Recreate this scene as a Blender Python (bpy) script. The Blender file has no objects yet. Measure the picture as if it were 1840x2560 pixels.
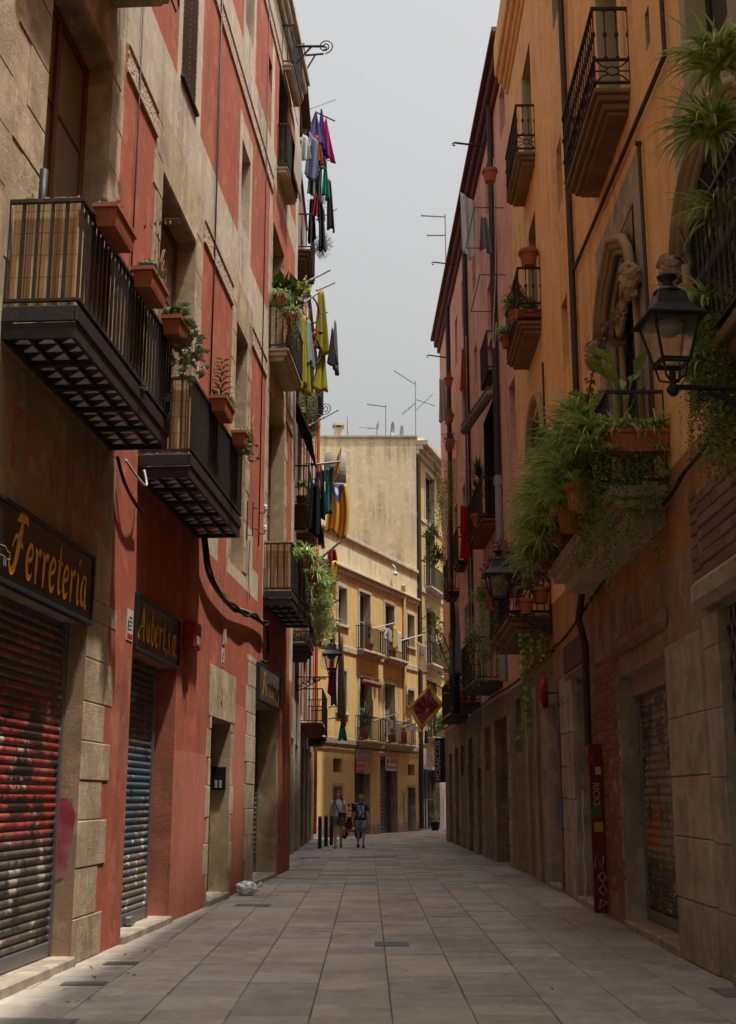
import bpy, math, random
from mathutils import Vector, Matrix, noise
R = math.radians
SC = bpy.context.scene
COL = SC.collection
random.seed(7)

# ------------------------------------------------------------------ camera
cam = bpy.data.cameras.new('camera'); cam_o = bpy.data.objects.new('camera', cam); COL.objects.link(cam_o)
cam.sensor_fit = 'VERTICAL'; cam.sensor_height = 36; cam.sensor_width = 24; cam.lens = 43.65
cam.clip_start = .1; cam.clip_end = 5000
cam_o.location = (0, 0, 1.5); cam_o.rotation_euler = (R(90 + 12.97), 0, 0)
SC.camera = cam_o

# ------------------------------------------------------------------ sky, sun, exposure
SUN = Vector((1.0, -.48, 3.55)).normalized()          # towards the sun
world = bpy.data.worlds.new('World'); SC.world = world; world.use_nodes = True
nt = world.node_tree; nt.nodes.clear()
sky = nt.nodes.new('ShaderNodeTexSky'); sky.sky_type = 'NISHITA'; sky.sun_disc = False
sky.sun_elevation = math.asin(SUN.z); sky.sun_rotation = math.atan2(SUN.x, SUN.y)
sky.air_density = 2.0; sky.dust_density = 9.0; sky.ozone_density = 1.0
hsv = nt.nodes.new('ShaderNodeHueSaturation'); hsv.inputs['Saturation'].default_value = .06
nt.links.new(sky.outputs[0], hsv.inputs['Color'])
# thin high overcast: one soft grey veil over the whole sky, faintly uneven
tcw = nt.nodes.new('ShaderNodeTexCoord'); nzw = nt.nodes.new('ShaderNodeTexNoise')
nzw.inputs['Scale'].default_value = 1.6; nzw.inputs['Detail'].default_value = 5
nt.links.new(tcw.outputs['Generated'], nzw.inputs['Vector'])
rmp = nt.nodes.new('ShaderNodeMapRange'); rmp.inputs['To Min'].default_value = 3.65; rmp.inputs['To Max'].default_value = 4.05
nt.links.new(nzw.outputs['Fac'], rmp.inputs['Value'])
sepw = nt.nodes.new('ShaderNodeSeparateXYZ'); nt.links.new(tcw.outputs['Generated'], sepw.inputs[0])
hz = nt.nodes.new('ShaderNodeMapRange'); hz.inputs['From Max'].default_value = .7; hz.inputs['To Min'].default_value = 1.08; hz.inputs['To Max'].default_value = .94; nt.links.new(sepw.outputs['Z'], hz.inputs['Value'])
mz = nt.nodes.new('ShaderNodeMath'); mz.operation = 'MULTIPLY'; nt.links.new(rmp.outputs[0], mz.inputs[0]); nt.links.new(hz.outputs[0], mz.inputs[1])
mixw = nt.nodes.new('ShaderNodeMix'); mixw.data_type = 'RGBA'; mixw.inputs['Factor'].default_value = .05
nt.links.new(hsv.outputs[0], mixw.inputs['A'])
cmb = nt.nodes.new('ShaderNodeCombineColor')
for i, f in enumerate((1.0, 1.0, .985)):
    mm = nt.nodes.new('ShaderNodeMath'); mm.operation = 'MULTIPLY'; mm.inputs[1].default_value = f
    nt.links.new(mz.outputs[0], mm.inputs[0]); nt.links.new(mm.outputs[0], cmb.inputs[i])
nt.links.new(cmb.outputs[0], mixw.inputs['B'])
bg = nt.nodes.new('ShaderNodeBackground'); bg.inputs['Strength'].default_value = .090
nt.links.new(mixw.outputs['Result'], bg.inputs['Color'])
wo = nt.nodes.new('ShaderNodeOutputWorld'); nt.links.new(bg.outputs[0], wo.inputs['Surface'])
sl = bpy.data.lights.new('sun', 'SUN'); sl.energy = 3.0; sl.angle = R(1.4); sl.color = (1, .93, .82)
so = bpy.data.objects.new('sun', sl); COL.objects.link(so); so.rotation_euler = (-SUN).to_track_quat('-Z', 'Y').to_euler(); so.location = (30, -10, 60)
vs = SC.view_settings; vs.view_transform = 'Standard'; vs.look = 'None'; vs.gamma = 1; vs.exposure = .94; vs.use_curve_mapping = False
SC.cycles.max_bounces = 6; SC.cycles.diffuse_bounces = 4; SC.cycles.glossy_bounces = 2; SC.cycles.transmission_bounces = 4
SC.cycles.caustics_reflective = False; SC.cycles.caustics_refractive = False

# ------------------------------------------------------------------ mesh collector
class MB:
    def __init__(s): s.v = []; s.f = []; s.m = []
    def add(s, vs, fs, mi=0):
        n = len(s.v); s.v += [Vector(p) for p in vs]
        for f in fs: s.f.append([i + n for i in f]); s.m.append(mi)
    def quad(s, a, b, c, d, mi=0): s.add([a, b, c, d], [[0, 1, 2, 3]], mi)
    def box(s, T, a, b, mi=0, c=0):
        (x0, y0, z0), (x1, y1, z1) = a, b
        if x0 > x1: x0, x1 = x1, x0
        if y0 > y1: y0, y1 = y1, y0
        if z0 > z1: z0, z1 = z1, z0
        if c <= 0:
            P = [T(x, y, z) for z in (z0, z1) for y in (y0, y1) for x in (x0, x1)]
            F = [[0, 2, 3, 1], [4, 5, 7, 6], [0, 1, 5, 4], [2, 6, 7, 3], [0, 4, 6, 2], [1, 3, 7, 5]]
            if T.flip: F = [f[::-1] for f in F]
            s.add(P, F, mi); return
        c = min(c, (x1 - x0) * .45, (y1 - y0) * .45, (z1 - z0) * .45)
        X, Y, Z = (x0, x1), (y0, y1), (z0, z1); ix = {}; P = []
        for i in (0, 1):
            for j in (0, 1):
                for k in (0, 1):
                    x, y, z = X[i], Y[j], Z[k]; cx, cy, cz = (c, -c)[i], (c, -c)[j], (c, -c)[k]
                    for ax, p in ((0, (x, y + cy, z + cz)), (1, (x + cx, y, z + cz)), (2, (x + cx, y + cy, z))):
                        ix[i, j, k, ax] = len(P); P.append(T(*p))
        F = []
        for i in (0, 1):
            q = [ix[i, 0, 0, 0], ix[i, 1, 0, 0], ix[i, 1, 1, 0], ix[i, 0, 1, 0]]; F.append(q if i else q[::-1])
            q = [ix[0, i, 0, 1], ix[1, i, 0, 1], ix[1, i, 1, 1], ix[0, i, 1, 1]]; F.append(q[::-1] if i else q)
            q = [ix[0, 0, i, 2], ix[1, 0, i, 2], ix[1, 1, i, 2], ix[0, 1, i, 2]]; F.append(q if i else q[::-1])
        for a in (0, 1):
            for b_ in (0, 1):
                F.append([ix[a, b_, 0, 0], ix[a, b_, 0, 1], ix[a, b_, 1, 1], ix[a, b_, 1, 0]])
                F.append([ix[a, 0, b_, 0], ix[a, 0, b_, 2], ix[a, 1, b_, 2], ix[a, 1, b_, 0]])
                F.append([ix[0, a, b_, 1], ix[0, a, b_, 2], ix[1, a, b_, 2], ix[1, a, b_, 1]])
                for k in (0, 1): F.append([ix[a, b_, k, 0], ix[a, b_, k, 1], ix[a, b_, k, 2]])
        s.add(P, F, mi)
    def tube(s, path, r, n=6, mi=0, cap=True):
        P = [Vector(p) for p in path]; m = len(P); rr = r if isinstance(r, (list, tuple)) else [r] * m
        t0 = (P[1] - P[0]).normalized(); u = t0.orthogonal().normalized(); base = len(s.v); ring = []
        for i in range(m):
            t = (P[min(i + 1, m - 1)] - P[max(i - 1, 0)]).normalized()
            u = (u - t * u.dot(t)); u = u.normalized() if u.length > 1e-6 else t.orthogonal().normalized()
            w = t.cross(u)
            for k in range(n):
                a = 2 * math.pi * k / n; ring.append(P[i] + (u * math.cos(a) + w * math.sin(a)) * rr[i])
        F = [[i * n + k, i * n + (k + 1) % n, (i + 1) * n + (k + 1) % n, (i + 1) * n + k] for i in range(m - 1) for k in range(n)]
        if cap: F += [list(range(n))[::-1], [(m - 1) * n + k for k in range(n)]]
        s.add(ring, F, mi)
    def lathe(s, c, prof, n=12, mi=0, sx=1, sy=1, rot=0):
        c = Vector(c); m = len(prof); V = []
        for r, z in prof:
            for k in range(n):
                a = 2 * math.pi * k / n + rot; V.append(c + Vector((math.cos(a) * r * sx, math.sin(a) * r * sy, z)))
        F = [[i * n + k, i * n + (k + 1) % n, (i + 1) * n + (k + 1) % n, (i + 1) * n + k] for i in range(m - 1) for k in range(n)]
        F += [list(range(n))[::-1], [(m - 1) * n + k for k in range(n)]]
        s.add(V, F, mi)
    def grid(s, fn, nu, nv, mi=0):
        V = [fn(i / nu, j / nv) for j in range(nv + 1) for i in range(nu + 1)]
        s.add(V, [[j * (nu + 1) + i, j * (nu + 1) + i + 1, (j + 1) * (nu + 1) + i + 1, (j + 1) * (nu + 1) + i] for j in range(nv) for i in range(nu)], mi)
    def poly(s, pts, T, d0, d1, mi=0):
        """prism: polygon in (s, z), from depth d0 to d1"""
        n = len(pts); V = [T(p[0], d0, p[1]) for p in pts] + [T(p[0], d1, p[1]) for p in pts]
        s.add(V, [list(range(n))[::-1], [n + i for i in range(n)]] + [[i, (i + 1) % n, n + (i + 1) % n, n + i] for i in range(n)], mi)

class Fr:
    """frame of a wall: s along it, d out of it into the street, z up"""
    def __init__(s, p, q, side):
        s.p = Vector((p[0], p[1], 0)); e = Vector((q[0] - p[0], q[1] - p[1], 0)); s.len = e.length; s.e = e.normalized()
        s.n = Vector((s.e.y, -s.e.x, 0)) * side; s.flip = side > 0; s.ang = math.atan2(s.e.y, s.e.x)
    def __call__(s, a, d, z): return s.p + s.e * a + s.n * d + Vector((0, 0, z))
class FW:
    flip = False
    def __call__(s, x, y, z): return Vector((x, y, z))
WF = FW()
class FO:
    """frame turned by ang about z at origin o"""
    flip = False
    def __init__(s, o, ang=0): s.o = Vector(o); s.c, s.s_ = math.cos(ang), math.sin(ang)
    def __call__(s, x, y, z): return s.o + Vector((x * s.c - y * s.s_, x * s.s_ + y * s.c, z))

WL = {}
def link(o, parent, org):
    COL.objects.link(o); WL[o] = Vector(org)
    if parent is not None: o.parent = parent; o.location = Vector(org) - WL[parent]
    else: o.location = org
    return o
def mesh(name, mb, mats, org, smooth=False):
    me = bpy.data.meshes.new(name)
    me.from_pydata([tuple(v - org) for v in mb.v], [], mb.f)
    for m in (mats if isinstance(mats, (list, tuple)) else [mats]): me.materials.append(m)
    me.polygons.foreach_set('material_index', mb.m)
    if smooth: me.polygons.foreach_set('use_smooth', [True] * len(me.polygons))
    me.update(); return me
def obj(name, mb, mats, parent=None, org=None, smooth=False):
    if org is None:
        xs = [v.x for v in mb.v]; ys = [v.y for v in mb.v]
        org = Vector(((min(xs) + max(xs)) / 2, (min(ys) + max(ys)) / 2, min(v.z for v in mb.v)))
    org = Vector(org)
    return link(bpy.data.objects.new(name, mesh(name, mb, mats, org, smooth)), parent, org)
def inst(name, me, org, parent=None, rz=0, sc=1, rot=None):
    o = bpy.data.objects.new(name, me); o.rotation_euler = rot if rot else (0, 0, rz)
    o.scale = (sc, sc, sc) if not isinstance(sc, tuple) else sc
    return link(o, parent, org)
def tag(o, label, cat, group=None, kind=None):
    o['label'] = label; o['category'] = cat
    if group: o['group'] = group
    if kind: o['kind'] = kind
    return o
def thing(name, loc, label, cat, group=None):
    o = bpy.data.objects.new(name, None); o.empty_display_size = .2
    return tag(link(o, None, Vector(loc)), label, cat, group)
def struct(o): o['kind'] = 'structure'; return o

# ------------------------------------------------------------------ materials
def new_mat(name):
    m = bpy.data.materials.new(name); m.use_nodes = True; t = m.node_tree
    return m, t, t.nodes['Principled BSDF']
def nd(t, typ, ins=None, **kw):
    n = t.nodes.new('ShaderNode' + typ)
    for k, v in kw.items(): setattr(n, k, v)
    for k, v in (ins or {}).items():
        if hasattr(v, 'is_output') or isinstance(v, bpy.types.NodeSocket): t.links.new(v, n.inputs[k])
        else: n.inputs[k].default_value = v
    return n
def c4(c): return (c[0], c[1], c[2], 1)
def pos(t, scale=(1, 1, 1), coord='pos'):
    if coord == 'pos': src = nd(t, 'NewGeometry').outputs['Position']
    else: src = nd(t, 'TexCoord').outputs['Object']
    return nd(t, 'Mapping', {'Vector': src, 'Scale': scale}).outputs[0]
def noise_(t, vec, scale, detail=4, rough=.55):
    return nd(t, 'TexNoise', {'Vector': vec, 'Scale': scale, 'Detail': detail, 'Roughness': rough}).outputs['Fac']
def rng(t, v, a, b, c=0., d=1.):
    return nd(t, 'MapRange', {'Value': v, 'From Min': a, 'From Max': b, 'To Min': c, 'To Max': d}).outputs[0]
def mixc(t, f, a, b):
    n = nd(t, 'Mix', data_type='RGBA')
    for k, v in (('Factor', f), ('A', a), ('B', b)):
        if isinstance(v, bpy.types.NodeSocket): t.links.new(v, n.inputs[k] if k == 'Factor' else [i for i in n.inputs if i.name == k and i.type == 'RGBA'][0])
        elif k == 'Factor': n.inputs[0].default_value = v
        else: [i for i in n.inputs if i.name == k and i.type == 'RGBA'][0].default_value = c4(v)
    return n.outputs['Result'] if n.outputs['Result'].type == 'RGBA' else [o for o in n.outputs if o.type == 'RGBA'][0]
def math_(t, op, a, b=None):
    n = nd(t, 'Math', operation=op)
    for i, v in enumerate((a, b)):
        if v is None: continue
        if isinstance(v, bpy.types.NodeSocket): t.links.new(v, n.inputs[i])
        else: n.inputs[i].default_value = v
    return n.outputs[0]
def bump(t, bsdf, h, strength, dist=.02):
    b = nd(t, 'Bump', {'Height': h, 'Strength': strength, 'Distance': dist}); t.links.new(b.outputs[0], bsdf.inputs['Normal'])
MATS = {}
def surf(name, c, c2=None, var=.35, scale=1.2, streak=None, streak_amt=.5, patch=None, patch_amt=.4, patch_scale=.8, bmp=.3, bscale=45, rough=.88, metal=0, spec=.25, rnd=0, coord='pos', grime=0, gcol=(.09, .065, .045)):
    """plaster, stone, metal...: base colour varied by two noises, rain streaks, patches, fine relief"""
    if name in MATS: return MATS[name]
    m, t, b = new_mat(name); c2 = c2 or tuple(x * .72 for x in c)
    v = pos(t, coord=coord); f = noise_(t, v, scale, 6, .62)
    col = mixc(t, rng(t, f, .5 - var, .5 + var), c2, c)
    f2 = noise_(t, v, scale * 9, 4); col = mixc(t, rng(t, f2, .3, .75, 0, .22), col, tuple(x * .6 for x in c))
    if streak:
        vs_ = pos(t, (2.2, 2.2, .3), coord); f3 = math_(t, 'ADD', math_(t, 'MULTIPLY', noise_(t, vs_, 1.1, 1.5, .5), .7), math_(t, 'MULTIPLY', noise_(t, v, 4., 6, .7), .3))
        col = mixc(t, rng(t, f3, .5, .72, 0, streak_amt), col, streak)
    if patch:
        f4 = noise_(t, pos(t, (1, 1, 1), coord), patch_scale, 7, .68)
        col = mixc(t, rng(t, f4, .54, .62, 0, patch_amt), col, patch)
    if grime:
        big = noise_(t, v, .45, 4, .6); dr = math_(t, 'ADD', math_(t, 'MULTIPLY', noise_(t, pos(t, (4, 4, .35), coord), 1.0, 1.5, .5), .7), math_(t, 'MULTIPLY', noise_(t, v, 5., 6, .7), .3)); sp_ = noise_(t, v, 7, 6, .75)
        f5 = math_(t, 'MULTIPLY', rng(t, dr, .46, .62), rng(t, big, .40, .58)); col = mixc(t, math_(t, 'MULTIPLY', f5, grime), col, gcol)
        col = mixc(t, rng(t, sp_, .54, .66, 0, grime * .85), col, tuple(x * .55 for x in c)); col = mixc(t, rng(t, noise_(t, v, 2.3, 8, .74), .53, .60, 0, grime * .7), col, tuple(min(1, x * 1.25 + .05) for x in c))
    if grime > .3:
        wv = nd(t, 'VectorMath', {0: v, 1: nd(t, 'TexNoise', {'Vector': v, 'Scale': 2.5, 'Detail': 5.}).outputs['Color']}, operation='ADD').outputs[0]
        ed = nd(t, 'TexVoronoi', {'Vector': wv, 'Scale': .8}, feature='DISTANCE_TO_EDGE').outputs['Distance']
        col = mixc(t, math_(t, 'MULTIPLY', rng(t, ed, .002, .009, 1, 0), rng(t, big, .5, .56, 0, .55)), col, gcol)
    if rnd:
        oi = nd(t, 'ObjectInfo').outputs['Random']
        col = mixc(t, rng(t, oi, 0, 1, 0, rnd), col, tuple(min(1, x * 1.7 + .02) for x in c))
        oi2 = math_(t, 'FRACT', math_(t, 'MULTIPLY', oi, 7.31))
        col = mixc(t, rng(t, oi2, .3, 1, 0, rnd), col, tuple(x * .45 for x in c))
    t.links.new(col, b.inputs['Base Color'])
    b.inputs['Roughness'].default_value = rough; b.inputs['Metallic'].default_value = metal; b.inputs['Specular IOR Level'].default_value = spec
    if bmp:
        h = math_(t, 'ADD', noise_(t, v, bscale, 5, .7), math_(t, 'MULTIPLY', noise_(t, v, bscale * .2, 4), .7))
        bump(t, b, h, bmp)
    MATS[name] = m; return m
def leafmat(name, c, c2, c3=None, trans=.35, rough=.5):
    if name in MATS: return MATS[name]
    m, t, b = new_mat(name)
    ri = nd(t, 'NewGeometry').outputs['Random Per Island']
    col = mixc(t, rng(t, ri, 0, .7), c, c2)
    if c3: col = mixc(t, rng(t, ri, .78, .92), col, c3)
    t.links.new(col, b.inputs['Base Color']); b.inputs['Roughness'].default_value = rough; b.inputs['Specular IOR Level'].default_value = .3
    tr = nd(t, 'BsdfTranslucent', {'Color': col}); mx = nd(t, 'MixShader', {'Fac': trans})
    t.links.new(b.outputs[0], mx.inputs[1]); t.links.new(tr.outputs[0], mx.inputs[2]); t.links.new(mx.outputs[0], t.nodes['Material Output'].inputs[0])
    MATS[name] = m; return m
def flat(name, c, rough=.6, metal=0, spec=.3, bmp=.08):
    return surf(name, c, var=.5, scale=3, bmp=bmp, bscale=30, rough=rough, metal=metal, spec=spec)
def glassmat(name, c=(.02, .022, .025), rough=.08):
    if name in MATS: return MATS[name]
    m, t, b = new_mat(name); b.inputs['Base Color'].default_value = c4(c); b.inputs['Roughness'].default_value = rough
    b.inputs['Specular IOR Level'].default_value = .6; MATS[name] = m; return m

RED = surf('red_stucco', (.41, .108, .054), (.33, .083, .042), scale=.9, streak=(.28, .078, .045), streak_amt=.35, patch=(.5, .18, .105), patch_amt=.35, bmp=.25, grime=0.55)
RED2 = surf('faded_red_stucco', (.46, .16, .10), (.40, .125, .078), scale=1.5, streak=(.36, .10, .07), streak_amt=.3, bmp=.3, grime=0.35)
PALE = surf('grey_beige_stucco', (.52, .44, .34), (.43, .36, .27), scale=.7, streak=(.33, .25, .17), streak_amt=.55, patch=(.56, .5, .41), bmp=.18, grime=0.6)
STONE = surf('sandstone', (.48, .375, .24), (.25, .19, .12), var=.16, scale=2.4, streak=(.19, .13, .08), streak_amt=.45, patch=(.54, .43, .29), patch_amt=.5, patch_scale=2.6, bmp=.65, bscale=42, rnd=.16, grime=.6)
GREYST = surf('grey_stone', (.43, .365, .29), (.24, .20, .158), var=.16, scale=2.2, streak=(.15, .125, .10), streak_amt=.45, patch=(.47, .40, .31), patch_amt=.45, patch_scale=2.4, bmp=.65, bscale=42, rnd=.15, grime=.6)
OLDPL = surf('old_plaster', (.40, .30, .19), (.29, .205, .12), scale=.8, streak=(.34, .10, .06), streak_amt=.45, patch=(.23, .16, .10), patch_amt=.55, bmp=.25, grime=0.6)
OCHRE = surf('ochre_stucco', (.86, .49, .195), (.76, .40, .145), scale=.55, streak=(.60, .31, .125), streak_amt=.5, patch=(.84, .54, .27), patch_amt=.45, patch_scale=.6, bmp=.3, grime=0.34)
OCHREDK = surf('weathered_ochre', (.48, .215, .07), (.30, .13, .05), scale=.7, streak=(.14, .07, .04), streak_amt=.6, patch=(.33, .19, .11), patch_amt=.6, patch_scale=.9, bmp=.55, grime=0.5)
PINK = surf('salmon_stucco', (.80, .41, .295), (.70, .33, .235), scale=.6, streak=(.52, .22, .16), streak_amt=.5, patch=(.82, .49, .38), patch_amt=.4, bmp=.3, grime=0.34)
RUBBLE = surf('rubble_wall', (.35, .25, .18), (.22, .15, .11), scale=1.6, streak=(.11, .075, .06), streak_amt=.5, patch=(.26, .11, .075), patch_amt=.6, patch_scale=1.4, bmp=.9, bscale=14, grime=0.6)
YEL = surf('yellow_stucco', (.68, .48, .20), (.60, .41, .16), scale=.5, streak=(.42, .28, .11), streak_amt=.4, bmp=.2, grime=0.25)
BEIGE = surf('beige_render', (.70, .60, .39), (.62, .52, .325), scale=.35, streak=(.30, .245, .16), streak_amt=.5, patch=(.59, .50, .33), patch_scale=.4, bmp=.3, bscale=20, grime=0.4)
TRIM = surf('pale_trim', (.53, .46, .34), (.43, .37, .27), scale=1.2, streak=(.3, .25, .18), streak_amt=.4, bmp=.25, grime=0.4)
BROWNW = surf('brown_stone_wall', (.22, .15, .105), (.14, .095, .07), scale=1.1, streak=(.08, .06, .05), streak_amt=.5, bmp=.5)
WHITEW = surf('off_white_wall', (.58, .52, .43), (.48, .42, .34), streak=(.35, .28, .2), bmp=.25, grime=0.5)
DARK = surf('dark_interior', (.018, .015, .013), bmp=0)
IRON = surf('black_iron', (.022, .021, .022), (.035, .028, .024), scale=6, patch=(.085, .05, .032), patch_amt=.35, patch_scale=7, bmp=.25, bscale=60, rough=.55, metal=.3, spec=.4)
RUSTY = surf('rusty_iron', (.055, .030, .024), (.03, .02, .018), scale=5, patch=(.10, .05, .03), patch_scale=6, bmp=.3, bscale=60, rough=.7, metal=.2)
WOOD = surf('brown_door_wood', (.17, .06, .035), (.11, .04, .026), scale=2.5, streak=(.08, .03, .02), bmp=.25, bscale=50, rough=.55)
WOODDK = surf('dark_wood', (.045, .028, .02), (.03, .02, .016), scale=3, bmp=.3, rough=.6)
TERRA = surf('terracotta', (.36, .105, .048), (.28, .08, .038), scale=6, bmp=.12, rough=.7, rnd=.15, patch=(.42, .2, .13), patch_scale=9, patch_amt=.3)
STEEL = surf('galvanised_steel', (.30, .30, .30), (.2, .2, .2), scale=5, bmp=.15, rough=.45, metal=.8)
GLASS = glassmat('window_glass'); GLASSB = glassmat('blind_glass', (.16, .14, .115), .25)
PIPEDK = surf('brown_drainpipe', (.06, .042, .038), (.04, .03, .028), scale=2, bmp=.15, rough=.6)
SOIL = flat('potting_soil', (.03, .02, .014), .95)
SPIDER = leafmat('spider_plant_leaf', (.16, .25, .05), (.38, .47, .14), (.66, .69, .38))
SPIDER2 = leafmat('grey_green_leaf', (.13, .19, .065), (.29, .36, .14), (.45, .48, .27))
CREEP = leafmat('creeper_leaf', (.06, .115, .024), (.17, .25, .055), (.25, .24, .08))
DKLEAF = leafmat('dark_glossy_leaf', (.02, .045, .014), (.055, .09, .025), None, .15, .3)
LIME = leafmat('lime_leaf', (.12, .19, .03), (.24, .31, .05), None, .4)
PURPLE = leafmat('purple_leaf', (.11, .022, .055), (.24, .06, .12), (.36, .14, .19))
SUCC = leafmat('succulent_leaf', (.11, .16, .09), (.22, .26, .15), (.30, .32, .22), .1, .45)
TEAL = leafmat('blue_green_leaf', (.02, .09, .06), (.05, .15, .10), None, .1)
DRY = leafmat('dry_stalk', (.10, .06, .03), (.20, .12, .06), (.28, .16, .06), .2)
STRAW = leafmat('dry_grey_bush', (.12, .085, .06), (.22, .165, .12), None, .2)
# ------------------------------------------------------------------ building tools
FL = Fr((-2.85, 10.15), (-1.78, 26.14), 1)
FR = Fr((3.05, 10.86), (3.30, 31.0), -1)
FP = Fr((3.235, 25.8), (2.80, 46.1), -1)
FK = Fr((-2.07, 27.3), (-2.07, 48.3), 1)
FY = Fr((-2.372, 47.9), (2.4, 60.0), 1)
FZ = Fr((2.4, 60.0), (3.7, 64.5), 1)

def facade(fr, s0, s1, z0, z1, ops, regions, thick=.5):
    """wall sheet with openings (sa,sb,za,zb,recess,mi) and painted regions (sa,sb,za,zb,mi); later regions win"""
    mb = MB(); S = {s0, s1}; Z = {z0, z1}
    for o in list(ops) + list(regions):
        for x in o[:2]:
            if s0 < x < s1: S.add(round(x, 4))
        for x in o[2:4]:
            if z0 < x < z1: Z.add(round(x, 4))
    S = sorted(S); Z = sorted(Z)
    for i in range(len(S) - 1):
        for j in range(len(Z) - 1):
            a, b = (S[i] + S[i + 1]) / 2, (Z[j] + Z[j + 1]) / 2
            if any(o[0] < a < o[1] and o[2] < b < o[3] for o in ops): continue
            mi = 0
            for r in regions:
                if r[0] < a < r[1] and r[2] < b < r[3]: mi = r[4]
            mb.quad(fr(S[i], 0, Z[j]), fr(S[i + 1], 0, Z[j]), fr(S[i + 1], 0, Z[j + 1]), fr(S[i], 0, Z[j + 1]), mi)
    for o in ops:
        sa, sb, za, zb, r, mi = o
        mb.quad(fr(sa, 0, za), fr(sa, -r, za), fr(sa, -r, zb), fr(sa, 0, zb), mi)
        mb.quad(fr(sb, 0, za), fr(sb, -r, za), fr(sb, -r, zb), fr(sb, 0, zb), mi)
        mb.quad(fr(sa, 0, zb), fr(sb, 0, zb), fr(sb, -r, zb), fr(sa, -r, zb), mi)
        mb.quad(fr(sa, 0, za), fr(sb, 0, za), fr(sb, -r, za), fr(sa, -r, za), mi)
    for s_ in (s0, s1): mb.quad(fr(s_, 0, z0), fr(s_, -thick, z0), fr(s_, -thick, z1), fr(s_, 0, z1), 0)
    mb.quad(fr(s0, 0, z1), fr(s1, 0, z1), fr(s1, -thick, z1), fr(s0, -thick, z1), 0)
    return mb
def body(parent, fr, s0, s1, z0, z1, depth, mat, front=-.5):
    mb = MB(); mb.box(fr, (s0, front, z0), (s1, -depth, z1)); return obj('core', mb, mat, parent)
def stones(parent, fr, lst, mat, proud=.007, c=.007, name='stone'):
    for (a, b, za, zb) in lst:
        mb = MB(); mb.box(fr, (a + .004, -.05, za + .005), (b - .004, proud + random.uniform(-.004, .006), zb - .005), 0, c)
        obj(name, mb, mat, parent)
def quoins(z0, z1, h, sa, sb, sb2, jig=.04):
    """courses of alternating long and short jamb stones"""
    L = []; z = z0; k = 0
    while z < z1 - .08:
        hh = min(h * random.uniform(.85, 1.15), z1 - z)
        if z1 - z - hh < .12: hh = z1 - z
        e = (sb if k % 2 else sb2) + random.uniform(-jig, jig); L.append((min(sa, e), max(sa, e), z, z + hh)); z += hh; k += 1
    return L
def casement(parent, fr, sa, sb, za, zb, d, nv=2, nh=3, wood=None, glass=None, name='window', fw=.06):
    """a timber door or window: frame with bars as the part, every pane a piece of it"""
    wood = wood or WOOD; glass = glass or GLASS; mb = MB(); t = .05
    mb.box(fr, (sa, d - t, za), (sa + fw, d, zb), 0, .006); mb.box(fr, (sb - fw, d - t, za), (sb, d, zb), 0, .006)
    mb.box(fr, (sa + fw, d - t, zb - fw), (sb - fw, d - .003, zb)); mb.box(fr, (sa + fw, d - t, za), (sb - fw, d - .003, za + fw * 1.3))
    w = (sb - sa - 2 * fw) / nv; h = (zb - za - 2.3 * fw) / nh
    for i in range(1, nv): mb.box(fr, (sa + fw + w * i - fw * .5, d - t, za + fw), (sa + fw + w * i + fw * .5, d + .008, zb - fw))
    for j in range(1, nh): mb.box(fr, (sa + fw, d - t, za + fw * 1.3 + h * j - .02), (sb - fw, d - .012, za + fw * 1.3 + h * j + .02))
    o = obj(name, mb, wood, parent)
    for i in range(nv):
        for j in range(nh):
            g = MB(); x = sa + fw + w * i; z = za + fw * 1.3 + h * j
            g.box(fr, (x + .002, d - .034, z + .002), (x + w - .002, d - .026, z + h - .002)); obj('pane', g, glass, o)
    return o
def plank_door(parent, fr, sa, sb, za, zb, d, n, mat, name='door'):
    mb = MB(); mb.box(fr, (sa, d - .06, za), (sb, d - .03, zb)); o = obj(name, mb, mat, parent); w = (sb - sa) / n
    for i in range(n):
        p = MB(); p.box(fr, (sa + w * i + .004, d - .03, za + .01), (sa + w * (i + 1) - .004, d + random.uniform(-.004, .004), zb - .01), 0, .006); obj('plank', p, mat, o)
    return o
def shutter(parent, fr, sa, sb, za, zb, d, mat, pitch=.092, frame=None, name='roller_shutter'):
    """roller shutter: side guides and bottom bar are the part, every slat a piece of its own"""
    mb = MB(); f = frame or STEEL
    mb.box(fr, (sa, d - .05, za), (sa + .05, d + .025, zb)); mb.box(fr, (sb - .05, d - .05, za), (sb, d + .025, zb))
    mb.box(fr, (sa + .05, d - .04, za), (sb - .05, d + .012, za + .13), 0, .01); mb.box(fr, (sa + .05, d - .03, za + .13), (sb - .05, d - .022, zb))
    o = obj(name, mb, f, parent); n = int((zb - za - .13) / pitch); sl_ = MB(); prof = []
    for k in range(6):
        a = math.pi * k / 5; prof.append((-.018 + .024 * math.sin(a), .006 + (pitch - .018) * (1 - math.cos(a)) / 2))
    V = []; org = fr((sa + sb) / 2, d, 0)
    for x in (sa + .05, sb - .05):
        for dd, z in prof: V.append(fr(x, d + dd, z))
    sl_.add(V, [[k, k + 1, 7 + k, 6 + k] for k in range(5)])
    me = mesh('slat', sl_, mat, org, True)
    for k in range(n): inst('slat', me, org + Vector((0, 0, za + .13 + k * pitch)), o)
    return o
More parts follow.
